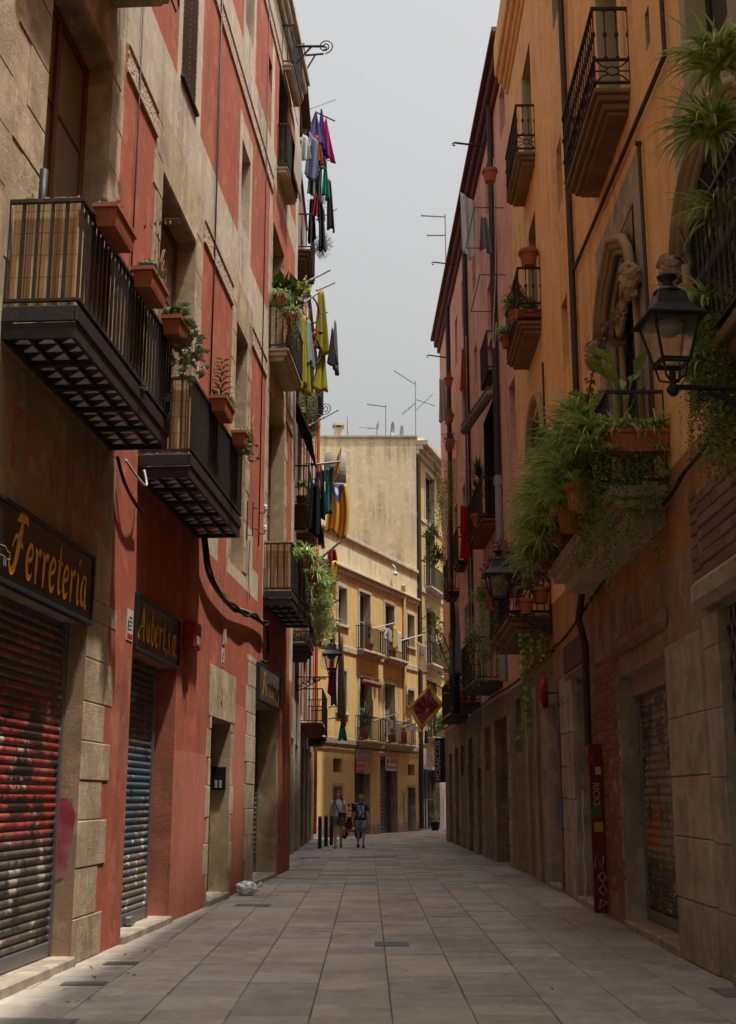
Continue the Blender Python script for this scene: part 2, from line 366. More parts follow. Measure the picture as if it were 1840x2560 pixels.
def louvre(parent, fr, sa, sb, za, zb, d, mat, n=None, name='louvred_shutter'):
    mb = MB(); w = .05
    for a, b in ((sa, sa + w), (sb - w, sb), ((sa + sb) / 2 - w / 2, (sa + sb) / 2 + w / 2)): mb.box(fr, (a, d - .04, za), (b, d, zb))
    for a, b in ((za, za + w), (zb - w, zb)): mb.box(fr, (sa + w, d - .04, a), (sb - w, d - .004, b))
    n = n or int((zb - za) / .09); h = (zb - za - 2 * w) / n
    o = obj(name, mb, mat, parent); org = fr((sa + sb) / 2, d, 0); V = []; s_ = MB()
    for a, b in ((sa + w, (sa + sb) / 2 - w / 2), ((sa + sb) / 2 + w / 2, sb - w)):
        s_.box(Fr2(fr, -.02), (a, -.015, .0), (b, .012, h * .55))
    me = mesh('slat', s_, mat, org)
    for k in range(n): inst('slat', me, org + Vector((0, 0, za + w + k * h)), o)
    return o
def Fr2(fr, dd):
    class G:
        flip = fr.flip
        def __call__(s, a, d, z): return fr(a, d + dd + z * .3 + FRD[0], z)
    return G()
FRD = [0.]
def surround(parent, fr, sa, sb, za, zb, w, mat, d=.02, sill=True, name='window_surround'):
    mb = MB()
    mb.box(fr, (sa - w, -.03, za), (sa, d, zb + w), 0, .006); mb.box(fr, (sb, -.03, za), (sb + w, d, zb + w), 0, .006)
    mb.box(fr, (sa, -.03, zb), (sb, d + .004, zb + w), 0, .006)
    if sill: mb.box(fr, (sa - w - .05, -.03, za - .1), (sb + w + .05, d + .06, za), 0, .01)
    return obj(name, mb, mat, parent)

# --- railings and balconies
def bal_mesh(kind, h, mat, key, fr):
    mb = MB()
    if kind == 'plain': mb.box(fr0(fr), (-.011, -.011, 0), (.011, .011, h))
    elif kind == 'round': mb.tube([(0, 0, 0), (0, 0, h)], .008, 6)
    elif kind == 'twist':
        for k in range(10): mb.lathe((0, 0, h * k / 10), [(.009, 0), (.016, h * .03), (.016, h * .07), (.009, h * .1)], 5)
    else:   # knob
        mb.lathe((0, 0, 0), [(.009, 0), (.009, h * .03), (.022, h * .035), (.022, h * .055), (.009, h * .07), (.009, h * .42), (.017, h * .44), (.026, h * .47), (.026, h * .51), (.017, h * .54), (.009, h * .56), (.009, h * .92), (.02, h * .94), (.02, h * .96), (.009, h)], 7)
    return mesh('baluster', mb, mat, Vector((0, 0, 0)), kind in ('knob', 'round'))
class fr0:
    def __init__(s, fr): s.e, s.n, s.flip = fr.e, fr.n, fr.flip
    def __call__(s, a, d, z): return s.e * a + s.n * d + Vector((0, 0, z))
def railing(bal, fr, s0, s1, d, z0, z1, kind='plain', step=.125, mat=None, zb=None, ends=(True, True), scroll=0):
    """rails are one sub-part of the balcony, every baluster another"""
    mat = mat or IRON; mb = MB(); r = .018; b0 = z0 + .06
    segs = [((s0, d), (s1, d))]
    if ends[0]: segs.append(((s0, 0), (s0, d)))
    if ends[1]: segs.append(((s1, d), (s1, 0)))
    for (a, b), (c, e) in segs:
        x0, x1 = min(a, c), max(a, c); y0, y1 = min(b, e), max(b, e); along = x1 - x0 > y1 - y0
        for z, t in ((z1, .016), (b0, .012)) + (((z0 + scroll, .012),) if scroll else ()):
            if along: mb.box(fr, (x0 - .02, d - .02, z - t), (x1 + .02, d + .02, z + t))
            else: mb.box(fr, (x0 - .018, y0, z - t - .0015), (x0 + .018, y1 - .022, z + t - .0015))
    rail = obj('railing', mb, mat, bal)
    zs = z0 + scroll if scroll else b0
    me = bal_mesh(kind, z1 - zs, mat, 0, fr)
    for (a, b), (c, e) in segs:
        L = max(abs(a - c), abs(b - e)); n = max(1, round(L / step))
        for k in range(n + (1 if L > 1.2 else 0)):
            u = k / n; inst('baluster', me, fr(a + (c - a) * u, b + (e - b) * u, zs), bal)
    if scroll:
        sm = MB(); zc0 = b0; hh = z0 + scroll - b0
        for (a, b), (c, e) in segs:
            L = max(abs(a - c), abs(b - e)); n = max(1, round(L / .36))
            for k in range(n):
                def P(u, v, k=k, a=a, b=b, c=c, e=e, n=n): w = (k + u) / n; return fr(a + (c - a) * w, b + (e - b) * w, zc0 + v * hh)
                for poly in ([(0, 0), (.22, .28), (.38, .36), (.5, .3), (.62, .36), (.78, .28), (1, 0)], [(0, 1), (.22, .72), (.38, .64), (.5, .7), (.62, .64), (.78, .72), (1, 1)], [(.38, .36), (.3, .5), (.38, .64)], [(.62, .36), (.7, .5), (.62, .64)], [(0, .5), (.3, .5)], [(.7, .5), (1, .5)], [(0, 0), (0, 1)]):
                    sm.tube([P(*q) for q in poly], .009, 5)
        obj('scroll_panel', sm, mat, bal)
    return rail
def stone_slab(parent, fr, s0, s1, d, z, mat, steps=((.07, 0), (.07, .05), (.05, .11)), name='balcony'):
    """moulded stone slab: stacked tiers, each stepped in"""
    mb = MB(); zz = z
    for i, (h, inn) in enumerate(steps):
        mb.box(fr, (s0 + inn, -.02, zz - h), (s1 - inn, d - inn, zz), 0, .014); zz -= h - .002
    return obj(name, mb, mat, parent)
def iron_balcony(parent, fr, s0, s1, d, z):
    """iron-framed slab with two-tone triangle tiles showing underneath"""
    mb = MB(); mb.box(fr, (s0, 0, z + .09), (s1, d, z + .13))
    for a in (s0, s1 - .035): mb.box(fr, (a, 0, z), (a + .035, d, z + .088))
    for b in (0.002, d - .035): mb.box(fr, (s0 + .036, b, z), (s1 - .036, b + .033, z + .088))
    mb.box(fr, (s0 - .02, d - .012, z + .135), (s1 + .02, d + .015, z + .27), 0, .008); mb.box(fr, (s0 - .02, 0, z + .135), (s0 + .008, d - .013, z + .27), 0, .008); mb.box(fr, (s1 - .008, 0, z + .135), (s1 + .02, d - .013, z + .27), 0, .008)
    n = max(3, round((s1 - s0) / .65)); g = (s1 - s0 - .07) / n
    for k in range(1, n): mb.box(fr, (s0 + .035 + g * k - .03, .036, z + .005), (s0 + .035 + g * k + .03, d - .036, z + .088))
    for j in (1, 2): mb.box(fr, (s0 + .036, d * j / 3 - .011, z + .02), (s1 - .036, d * j / 3 + .011, z + .087))
    bal = obj('balcony', mb, IRON, parent); tw = (g - .06) / 3; td = d / 3 - .024
    t = MB(); f0 = fr0(fr)
    A, B, C, D = (0, 0), (tw - .006, 0), (tw - .006, td), (0, td)
    for tri, mi in (((A, B, D), 0), ((B, C, D), 1)):
        top = [f0(x, y, .03) for x, y in tri]; bot = [f0(x, y, 0) for x, y in tri]
        t.add(bot + top, [[0, 1, 2], [3, 5, 4], [0, 3, 4, 1], [1, 4, 5, 2], [2, 5, 3, 0]], mi)
    me = mesh('tile', t, [TILEDK, TILELT], Vector((0, 0, 0)))
    for k in range(n):
        for i in range(3):
            for j in range(3): inst('tile', me, fr(s0 + .035 + g * k + .03 + tw * i + .003, j * d / 3 + .012, z + .05), bal)
    return bal
TILEDK = flat('black_tile', (.02, .018, .017), .35); TILELT = flat('cream_tile', (.80, .74, .64), .35)

# ------------------------------------------------------------------ ground and paving
g = MB(); g.box(WF, (-400, -200, -.5), (400, 900, -.07)); struct(obj('ground', g, surf('earth', (.16, .14, .12), bmp=.2), None, (0, 0, 0)))
JOINT = surf('joint_dirt', (.15, .125, .10), bmp=.6, bscale=80)
PAVE = surf('paving_stone', (.41, .37, .325), (.34, .305, .265), scale=1.4, patch=(.35, .315, .28), patch_amt=.45, patch_scale=1.1, bmp=.3, bscale=90, rough=.8, rnd=.27, grime=.4)
def spots(m):
    t = m.node_tree; b = t.nodes['Principled BSDF']; lk = b.inputs['Base Color'].links[0]; src = lk.from_socket; v = pos(t)
    vo = nd(t, 'TexVoronoi', {'Vector': v, 'Scale': 3.2}); rr = nd(t, 'SeparateColor', {'Color': vo.outputs['Color']}).outputs[0]
    f = math_(t, 'LESS_THAN', vo.outputs['Distance'], rng(t, rr, .45, 1, 0, .085)); col = mixc(t, math_(t, 'MULTIPLY', f, .55), src, (.10, .088, .076))
    st = noise_(t, pos(t, (1, .45, 1)), .9, 8, .72); col = mixc(t, rng(t, st, .48, .64, 0, .6), col, (.22, .19, .165)); t.links.new(col, b.inputs['Base Color'])
spots(PAVE)
g = MB(); g.box(WF, (-9, -12, -.069), (14, 78, -.007)); pav = struct(obj('pavement', g, JOINT, None, (0, 0, -.07)))
slabs = []; W_ = .58; seed = random.Random(3)
meshes = {}
for L in (.36, .45, .58, .72):
    for kk in range(2):
        m_ = MB(); j = .003 + .0015 * kk; m_.box(WF, (-W_ / 2 + j, -L / 2 + j, -.05), (W_ / 2 - j, L / 2 - j, 0), 0, .006); meshes[L, kk] = mesh('paving_slab', m_, PAVE, Vector((0, 0, 0)))
def curve_x(y): return 0 if y < 30 else .0042 * (y - 30) ** 2
far = MB()
for i in range(-8, 10):
    y = 7.2 + seed.random() * .6
    while y < 66:
        L = seed.choice((.36, .45, .45, .58, .58, .72)); x = -.12 + i * W_
        if y > 27 and i > 5: x += 0
        xl = -2.85 + .0669 * (y - 10.15) if y < 27.6 else (-2.2 if y < 48 else -2.4 + (y - 47.9) * .39); xr = 3.35 if y < 46 else 9
        if x + .3 > xl and x - .3 < xr: slabs.append((y, x, L, seed.uniform(-.004, .004)))
        y += L
slabs.sort()
near = [q for q in slabs if q[0] > 8.6][:300]; rest = [q for q in slabs if q[0] > 8.6][300:] + [q for q in slabs if q[0] <= 8.6]
for y, x, L, dz in near: inst('paving_slab', meshes[L, seed.randrange(2)], Vector((x, y + L / 2, dz)), pav, rot=(seed.uniform(-.004, .004), seed.uniform(-.005, .005), seed.uniform(-.004, .004)))
for y, x, L, dz in rest:
    xo = curve_x(y) if y > 48 else 0
    far.box(WF, (x - W_ / 2 + .004, y + .004, -.05), (x + W_ / 2 - .004, y + L - .004, dz), seed.randrange(3))
PAVES = [surf('paving_stone_b', (.41, .37, .325), (.34, .305, .265), scale=1.4, patch=(.35, .315, .28), bmp=.3, bscale=90), surf('paving_stone_c', (.44, .40, .355), scale=1.4, bmp=.3, bscale=90), surf('paving_stone_d', (.33, .295, .26), scale=1.4, bmp=.3, bscale=90)]
for m_ in PAVES: spots(m_)
o = obj('paving_slabs', far, PAVES, pav, (0, 30, 0)); o['kind'] = 'stuff'
# ------------------------------------------------------------------ the red building (left)
B1 = thing('red_building', FL(0, -4, 0), 'red stucco building with beige bands and shuttered hardware shop at street level', 'building')
ops = [(-1.9, 1.85, 0, 3.15, .24, 3), (3.6, 5.87, .0, 3.12, .26, 4), (8.28, 9.9, 0.02, 2.65, .32, 2), (12.4, 15.2, 0, 3.22, .42, 2),
       (-.2, 1.77, 5.2, 9.12, .3, 2), (4.1, 6.17, 5.2, 9.15, .3, 2), (9.55, 10.7, 5.2, 9.3, .28, 2), (13.35, 15.7, 5.3, 9.35, .32, 2),
       (4.89, 5.84, 11.02, 13.1, .22, 1), (9.67, 10.57, 11.25, 12.8, .22, 1), (13.45, 15.2, 10.2, 13.1, .3, 2),
       (9.7, 10.6, 15.15, 17.0, .2, 1), (12.42, 12.96, 15.68, 16.3, .2, 0), (13.95, 15.3, 14.45, 17.05, .3, 2), (4.9, 5.85, 15.15, 17.0, .2, 1), (-1.9, -.95, 8.05, 9.3, .2, 2)]
reg = [(-16, 2.2, 5, 9.5, 2), (-16, 2.2, 9.5, 19, 1), (-16, 2.6, 0, 5, 5),
       (2.2, 17.5, 9.75, 10.88, 1), (2.2, 17.5, 13.95, 14.65, 1), (2.2, 17.5, 17.35, 18.6, 1),
       (4.66, 6.2, 10.88, 13.4, 1), (9.43, 10.78, 10.88, 13.25, 1), (9.5, 10.85, 14.65, 17.35, 1), (4.66, 6.2, 14.65, 17.3, 1),
       (12.95, 13.35, 5.2, 18, 1), (17.0, 17.5, 4, 18, 1), (7.4, 11.7, 5.0, 6.15, 1), (8.4, 9.2, 4.7, 5.6, 0), (11.7, 12.4, 5.0, 5.5, 1),
       (3.75, 6.65, 5.2, 10.0, 2), (9.15, 11.1, 5.2, 10.15, 2),
       (5.87, 8.05, 0, 2.1, 4), (10.15, 11.4, 0, 3.0, 4)]
mb = facade(FL, -16, 17.5, -.1, 18.7, ops, reg)
JAMB = surf('ashlar_wall', (.50, .385, .25), (.31, .24, .155), var=.2, grime=.5, scale=1.6, streak=(.30, .17, .09), streak_amt=.6, patch=(.52, .41, .27), patch_amt=.6, patch_scale=1.2, bmp=.4, bscale=50)
obj('wall', mb, [RED, PALE, JAMB, OLDPL, RED2, OLDPL], B1)
body(B1, FL, -16, 17.45, -.1, 18.6, 9, DARK)
mb = MB(); mb.box(FL, (-16, -9, 18.7), (17.55, .24, 18.82)); mb.box(FL, (-16, 0, 18.45), (17.53, .17, 18.698), 0, .03); mb.box(FL, (-16, 0, 18.25), (17.52, .09, 18.448), 0, .03); obj('cornice', mb, PALE, B1)
# faux-ashlar grooves are in the stucco; the carved friezes stand a little proud
m, t, b = new_mat('carved_frieze'); v = pos(t); n1 = nd(t, 'TexVoronoi', {'Vector': v, 'Scale': 14.}, feature='DISTANCE_TO_EDGE').outputs['Distance']; n2 = noise_(t, v, 22, 3)
f = math_(t, 'ADD', rng(t, n1, .0, .12, 0, .6), rng(t, n2, .4, .6, 0, .5)); t.links.new(mixc(t, rng(t, f, .35, .7), (.21, .07, .05), (.55, .42, .33)), b.inputs['Base Color']); b.inputs['Roughness'].default_value = .9
bump(t, b, f, .8, .03); FRZ = m
for a, c, z0, z1 in ((2.28, 3.72, 9.46, 9.74), (6.68, 9.12, 9.48, 9.76), (11.15, 12.9, 9.54, 9.82), (15.8, 17.0, 9.54, 9.82), (2.25, 4.6, 13.62, 13.9), (6.3, 13.3, 13.66, 13.94), (2.25, 9.4, 17.05, 17.33), (10.9, 17.0, 17.05, 17.33)):
    mb = MB(); mb.box(FL, (a, -.02, z0), (c, .012, z1)); mb.box(FL, (a, -.02, z0 - .05), (c, .03, z0 - .002), 1, .008); mb.box(FL, (a, -.02, z1 + .002), (c, .03, z1 + .05), 1, .008); obj('frieze', mb, [FRZ, PALE], B1)
# jamb stones, course by course
Q = quoins(0, 3.42, .43, 1.851, 2.62, 2.84); stones(B1, FL, Q, STONE)
stones(B1, FL, quoins(3.42, 4.0, .5, 2.05, 2.72, 2.62), STONE)
stones(B1, FL, quoins(0, 2.66, .42, 8.279, 7.98, 8.12), STONE); stones(B1, FL, quoins(0, 2.66, .42, 9.901, 10.22, 10.1), STONE)
stones(B1, FL, [(8.06, 10.24, 2.66, 3.42)], STONE, .01)
stones(B1, FL, quoins(0, 3.95, .42, 12.399, 11.35, 11.5), STONE); stones(B1, FL, quoins(0, 3.2, .45, 15.201, 15.62, 15.45), STONE)
stones(B1, FL, quoins(5.25, 9.6, .52, 1.771, 2.24, 2.12), STONE); stones(B1, FL, quoins(5.25, 9.15, .52, -.201, -.95, -.7), STONE)
stones(B1, FL, quoins(5.25, 9.9, .5, 4.099, 3.66, 3.8), STONE); stones(B1, FL, quoins(5.25, 9.9, .5, 6.171, 6.68, 6.56), STONE)
stones(B1, FL, [(4.1, 6.17, 9.17, 9.95), (-.2, 1.77, 9.14, 9.7), (9.55, 10.7, 9.32, 10.12), (13.35, 15.7, 9.37, 10.0)], STONE, .01)
stones(B1, FL, quoins(5.25, 10.1, .5, 9.549, 9.1, 9.2), STONE); stones(B1, FL, quoins(5.25, 10.1, .5, 10.701, 11.15, 11.05), STONE)
stones(B1, FL, quoins(5.3, 9.9, .5, 13.349, 12.98, 13.06), STONE); stones(B1, FL, quoins(5.3, 9.9, .5, 15.701, 16.1, 16.0), STONE)
stones(B1, FL, quoins(10.2, 13.1, .5, 13.449, 13.1, 13.2), STONE)
# large wall blocks left of the first tall door
zz = 5.2
while zz < 9.4:
    hh = random.uniform(.48, .62); x = -5.6 + random.uniform(0, .5)
    while x < -1.0:
        w = random.uniform(.7, 1.2); e = min(x + w, -1.0)
        if not (x < -.9 and e > -1.95 and zz + hh > 8.0): stones(B1, FL, [(x, e, zz, zz + hh)], STONE, .003)
        x += w
    zz += hh
# thresholds
for a, c in ((-1.9, 1.85), (3.6, 5.87), (8.28, 9.9), (12.4, 15.2)):
    mb = MB(); mb.box(FL, (a - .02, -.4, -.05), (c + .02, .05, .085), 0, .015); obj('doorstep', mb, GREYST, B1)
# tall doors and windows
casement(B1, FL, -.2, 1.77, 5.2, 9.12, -.26, 2, 4, WOOD, GLASSB, 'balcony_door', .11)
casement(B1, FL, 4.1, 6.17, 5.2, 9.15, -.26, 2, 4, WOOD, GLASSB, 'balcony_door', .11)
casement(B1, FL, 9.55, 10.7, 5.2, 9.3, -.24, 1, 4, WOOD, GLASSB, 'balcony_door', .1)
casement(B1, FL, 13.35, 15.7, 5.3, 9.35, -.28, 2, 4, WOOD, GLASSB, 'balcony_door', .1)
casement(B1, FL, 13.45, 15.2, 10.2, 13.1, -.26, 2, 3, WOODDK, GLASS, 'balcony_door', .1)
casement(B1, FL, 13.95, 15.3, 14.45, 17.05, -.26, 2, 3, WOODDK, GLASS, 'balcony_door', .1)
casement(B1, FL, -1.9, -.95, 8.05, 9.3, -.17, 1, 1, WOODDK, GLASS, 'window', .06)
for a, c, z0, z1 in ((4.89, 5.84, 11.02, 13.1), (4.9, 5.85, 15.15, 17.0)):
    FRD[0] = 0; louvre(B1, FL, a, c, z0, z1, -.12, surf('grey_slat', (.22, .19, .16), bmp=.1)); mb = MB(); mb.box(FL, (a - .04, -.02, z0 - .05), (c + .04, .05, z0 - .001), 0, .01); obj('sill', mb, WOODDK, B1)
plank_door(B1, FL, 9.67, 10.57, 11.25, 12.8, -.18, 4, surf('beige_board', (.45, .37, .27), bmp=.2), 'blind_panel')
casement(B1, FL, 9.7, 10.6, 15.15, 17, -.16, 1, 2, WOODDK, GLASS); casement(B1, FL, 12.42, 12.96, 15.68, 16.3, -.16, 1, 1, WOODDK, GLASS)

# roller shutters with spray paint (flat print on the slats)
def graffiti(name, base, layers):
    m, t, b = new_mat(name); v = pos(t); col = mixc(t, rng(t, noise_(t, v, 5), .3, .7), tuple(x * .6 for x in base), base)
    col = mixc(t, rng(t, noise_(t, pos(t, (1, 1, 30)), 1.5, 2), .55, .65, 0, .4), col, tuple(x * .35 for x in base))
    sep = nd(t, 'SeparateXYZ', {'Vector': v})
    for (zlo, zhi, ylo, yhi, sc, th, c, off, stretch) in layers:
        mp = nd(t, 'Mapping', {'Vector': nd(t, 'NewGeometry').outputs['Position'], 'Location': (off, off * .7, off * 1.3), 'Scale': (1, 1, stretch)}).outputs[0]
        n_ = noise_(t, mp, sc, 3, .5)
        f = rng(t, n_, th, th + .03) if th > 0 else rng(t, math_(t, 'ABSOLUTE', math_(t, 'SUBTRACT', n_, -th)), .004, .016, 1, 0)
        for axis, lo, hi in (('Z', zlo, zhi), ('Y', ylo, yhi)):
            f = math_(t, 'MULTIPLY', f, math_(t, 'MULTIPLY', rng(t, sep.outputs[axis], lo - .08, lo + .08), rng(t, sep.outputs[axis], hi - .08, hi + .08, 1, 0)))
        col = mixc(t, f, col, c)
    t.links.new(col, b.inputs['Base Color']); b.inputs['Roughness'].default_value = .5; b.inputs['Metallic'].default_value = .15
    bump(t, b, noise_(t, v, 60), .1); return m
Y0 = 10.15
GR1 = graffiti('sprayed_shutter_red', (.14, .12, .095), [(1.15, 2.45, 7, 12.4, 1.3, .36, (.25, .03, .026), 3.1, 1.), (.9, 2.6, 7, 12.4, 1.3, -.40, (.34, .3, .27), 3.1, 1.), (.5, 2.6, 7, 12.4, 1.3, -.36, (.015, .012, .012), 3.1, 1.), (.3, 2.7, 7, 12.4, 1.9, -.5, (.02, .015, .015), 6.4, .8), (1.2, 2.5, 7, 12.4, 3.2, .57, (.34, .075, .055), 8.3, 1.), (1.3, 2.4, 7, 12.4, 3.0, .52, (.03, .018, .016), 1.7, 1.4), (1.9, 2.55, 7, 12.4, 5., .66, (.42, .38, .34), 5.2, .5),
    (2.5, 3.1, 7, 12.4, 7., .55, (.42, .10, .03), 2.2, 2.), (.1, 1.15, 7, 12.4, 2.8, .60, (.34, .31, .27), 9.7, .8), (.1, 1.3, 7, 12.4, 3.0, .54, (.03, .028, .025), 6.1, .7)])
GR2 = graffiti('sprayed_shutter_blue', (.21, .195, .165), [(.9, 2.1, 13, 17, 1.8, .40, (.06, .11, .15), 2.4, 1.), (.3, 2.3, 13, 17, 1.8, -.43, (.36, .28, .2), 2.4, 1.), (.3, 2.3, 13, 17, 1.8, -.4, (.02, .02, .02), 2.4, 1.), (1., 2.2, 13, 17, 4.2, .6, (.02, .025, .03), 7.7, 1.), (1.2, 2.1, 13, 17, 5, .63, (.40, .30, .20), 4.4, .6), (.2, 1.1, 13, 17, 4.5, .6, (.5, .48, .44), 1.2, .8), (.5, 1.0, 13, 17, 6, .64, (.05, .15, .35), 3.3, .8), (2.1, 3.1, 13, 17, 3, .42, (.05, .04, .036), 3.9, 1)])
GR3 = graffiti('dark_shutter', (.10, .095, .085), [(.2, 3, 20, 27, 3, .6, (.2, .19, .17), 3.3, 1)])
GR4 = graffiti('sprayed_shutter_orange', (.30, .25, .20), [(1.2, 2.2, 12, 15.6, 2.6, .52, (.028, .02, .018), 2.0, .6), (.3, 2.7, 12, 15.6, 2.6, -.52, (.42, .36, .3), 2.0, .6), (.3, 2.7, 12, 15.6, 3.4, -.5, (.02, .016, .015), 7.0, .7), (.75, 1.5, 12, 15.6, 2.4, .49, (.40, .115, .03), 5.5, .8), (2.0, 2.75, 12, 15.6, 4.2, .5, (.06, .03, .04), 1.1, 1.), (.85, 1.6, 12, 15.6, 3.8, .6, (.10, .16, .04), 8.8, 1), (0, .8, 12, 15.6, 1.5, .25, (.03, .027, .025), 4., 1.), (.1, .85, 12, 15.6, 9., .6, (.45, .34, .05), 2.7, .8), (.8, 2.7, 12, 15.6, 4.6, .62, (.02, .016, .015), 6.6, .8)])
shutter(B1, FL, -1.9, 1.85, .09, 3.15, -.2, GR1, .078)
shutter(B1, FL, 3.6, 5.6, .09, 3.12, -.22, GR2, .082)
shutter(B1, FL, 12.4, 15.2, .09, 3.22, -.38, GR3, .094)
plank_door(B1, FL, 8.28, 9.9, .09, 2.65, -.29, 5, WOODDK)

# balconies of the red building
for a, c, d in ((-.88, 2.36, .6), (3.5, 6.88, .6), (13.05, 16.3, .53)):
    bal = iron_balcony(B1, FL, a, c, d, 5.04); railing(bal, FL, a, c, d, 5.3, 6.22, 'plain', .118)
bal = stone_slab(B1, FL, 13.2, 15.35, .4, 10.22, PALE, ((.06, 0), (.09, .04), (.09, .1))); railing(bal, FL, 13.2, 15.35, .4, 10.22, 11.12, 'twist', .12)
bal = stone_slab(B1, FL, 13.8, 15.35, .24, 14.5, PALE, ((.05, 0), (.08, .03))); railing(bal, FL, 13.8, 15.35, .24, 14.5, 15.48, 'twist', .12)
bal = stone_slab(B1, FL, 14.3, 15.9, .24, 17.25, PALE, ((.05, 0), (.08, .03))); railing(bal, FL, 14.3, 15.9, .24, 17.25, 18.2, 'plain', .12)
bal = stone_slab(B1, FL, -1.3, 1.78, .62, 9.98, PALE, ((.05, 0), (.07, .03), (.07, .09))); railing(bal, FL, -1.3, 1.78, .62, 9.98, 11.0, 'knob', .13)
# ------------------------------------------------------------------ two narrow houses behind the red building (left)
B2 = thing('brown_house', FK(5, -4, 0), 'narrow brown stone house between the red building and the white house', 'building')
ops = [(1.2, 2.6, 0, 3, .3, 1), (3.6, 5.2, 0, 3.1, .3, 1), (6.2, 7.8, 0, 3.1, .3, 1), (8.6, 10, 0, 3, .3, 1)]
for z in (5.4, 9.0, 12.6, 16.2): ops += [(4.7, 6.0, z, z + 2.5, .25, 1), (8.0, 9.3, z, z + 2.5, .25, 1)]
mb = facade(FK, -.4, 11, -.1, 20, ops, [(-.4, 11, 0, 4.2, 1), (10.2, 10.6, 4.2, 20, 2)]); obj('wall', mb, [BROWNW, GREYST, WHITEW], B2); body(B2, FK, -.4, 11, -.1, 19.9, 8, DARK)
mb = MB(); mb.box(FK, (-.4, -8, 20.001), (11.1, .06, 20.12)); mb.box(FK, (-.4, .061, 19.3), (3.4, .52, 19.42)); mb.box(FK, (-.4, 0, 19.0), (3.35, .3, 19.298), 0, .05); obj('eaves', mb, BROWNW, B2)
B3 = thing('white_house', FK(16, -4, 0), 'white walled house with orange-red drainpipe beyond the brown house', 'building')
ops = [(12, 13.5, 0, 3.1, .3, 1), (14.6, 16.1, 0, 3.1, .3, 1), (17.6, 19, 0, 3.1, .3, 1)]
for z in (3.9, 7.6, 11.2, 14.6): ops += [(12.6, 13.8, z, z + 2.4, .25, 1), (16.2, 17.4, z, z + 2.4, .25, 1)]
REDPAINT = surf('red_painted_wall', (.42, .06, .035), bmp=.25)
mb = facade(FK, 11.004, 20.6, -.1, 18.2, ops, [(11, 20.6, 0, 3.8, 1), (11.0, 12.2, 4, 18.2, 2), (19.2, 20.6, 4, 18.2, 2), (14.2, 15.4, 4, 18.2, 2)]); obj('wall', mb, [WHITEW, GREYST, REDPAINT], B3); body(B3, FK, 11.004, 20.6, -.1, 18.1, 8, DARK)
mb = MB(); mb.box(FK, (11.1, -8, 18.201), (20.7, .1, 18.32)); obj('eaves', mb, BROWNW, B3)
mb = MB(); mb.tube([FK(20.45, .09, .2), FK(20.45, .09, 18)], .065, 8)
for z in range(2, 18, 2): mb.tube([FK(20.45, .09, z), FK(20.45, .09, z + .08)], .08, 8)
obj('drainpipe', mb, surf('orange_drainpipe', (.50, .11, .03), bmp=.1, rough=.5), B3)
mb = MB(); mb.tube([FK(2.95, .07, .05), FK(2.95, .07, 4.6), FK(2.9, .07, 19.5)], .05, 7); obj('drainpipe', mb, PIPEDK, B2)
for P, L in ((B2, [(1.2, 2.6, 3), (3.6, 5.2, 3.1), (6.2, 7.8, 3.1), (8.6, 10, 3)]), (B3, [(12, 13.5, 3.1), (14.6, 16.1, 3.1), (17.6, 19, 3.1)])):
    for a, c, z in L: shutter(P, FK, a, c, .02, z, -.26, GR3, .12)
for P, xs, zs in ((B2, ((4.7, 6.0), (8, 9.3)), (5.4, 9.0, 12.6, 16.2)), (B3, ((12.6, 13.8), (16.2, 17.4)), (3.9, 7.6, 11.2, 14.6))):
    for z in zs:
        for a, c in xs: casement(P, FK, a, c, z, z + 2.45, -.22, 2, 3, WOODDK, GLASS, 'balcony_door', .07)
DKSLAB = surf('dark_slab', (.10, .075, .06), bmp=.4)
for P, a, c, d, z, kind, m in ((B2, 4.3, 6.6, .57, 5.35, 'round', DKSLAB), (B2, 4.3, 6.6, .5, 9.0, 'plain', BROWNW), (B2, 4.3, 6.6, .5, 12.6, 'plain', BROWNW), (B2, 4.3, 6.6, .5, 16.2, 'plain', BROWNW),
                               (B2, 7.7, 9.8, .5, 9.0, 'plain', BROWNW), (B2, 7.7, 9.8, .5, 12.6, 'plain', BROWNW), (B2, 7.7, 9.8, .5, 6.0, 'plain', DKSLAB), (B3, 11.2, 15.6, .66, 3.75, 'plain', surf('red_edge_slab', (.20, .06, .045), bmp=.3)),
                               (B3, 15.9, 18, .6, 3.55, 'plain', DKSLAB), (B3, 12.2, 14.2, .55, 7.6, 'plain', DKSLAB), (B3, 16, 18, .55, 7.6, 'plain', DKSLAB), (B3, 12.2, 14.2, .5, 11.2, 'plain', DKSLAB), (B3, 12.2, 14.2, .5, 14.6, 'plain', DKSLAB)):
    bal = stone_slab(P, FK, a, c, d, z, m, ((.07, 0), (.1, .06), (.1, .14))); railing(bal, FK, a, c, d, z, z + 1.03, kind, .14, scroll=.3 if z == 5.35 else 0)

# ------------------------------------------------------------------ the yellow building closing the street and the tall beige one behind it
B4 = thing('yellow_building', FY(6, -4, 0), 'yellow stucco building with pale window surrounds closing the end of the street', 'building')
ops = [(2.7, 3.6, 2.5, 3.05, .35, 0), (2.75, 3.6, 0, 1.95, .35, 0), (4.95, 6.75, 0, 3.42, .4, 2), (7.9, 10.1, 0, 3.28, .4, 2), (11.5, 12.45, 2.52, 3.03, .3, 0), (11.45, 12.45, 0, 1.98, .35, 2),
       (3.1, 4.0, 4.9, 6.6, .3, 1), (5.5, 6.85, 3.95, 6.5, .3, 1), (8.45, 9.75, 3.95, 6.5, .3, 1), (11.5, 12.4, 5.7, 6.45, .3, 1),
       (3.1, 4.0, 8.5, 10.05, .3, 1), (5.45, 6.7, 7.75, 10.2, .3, 1), (8.55, 9.7, 7.75, 10.1, .3, 1), (11.5, 12.5, 8.5, 10.05, .3, 1)]
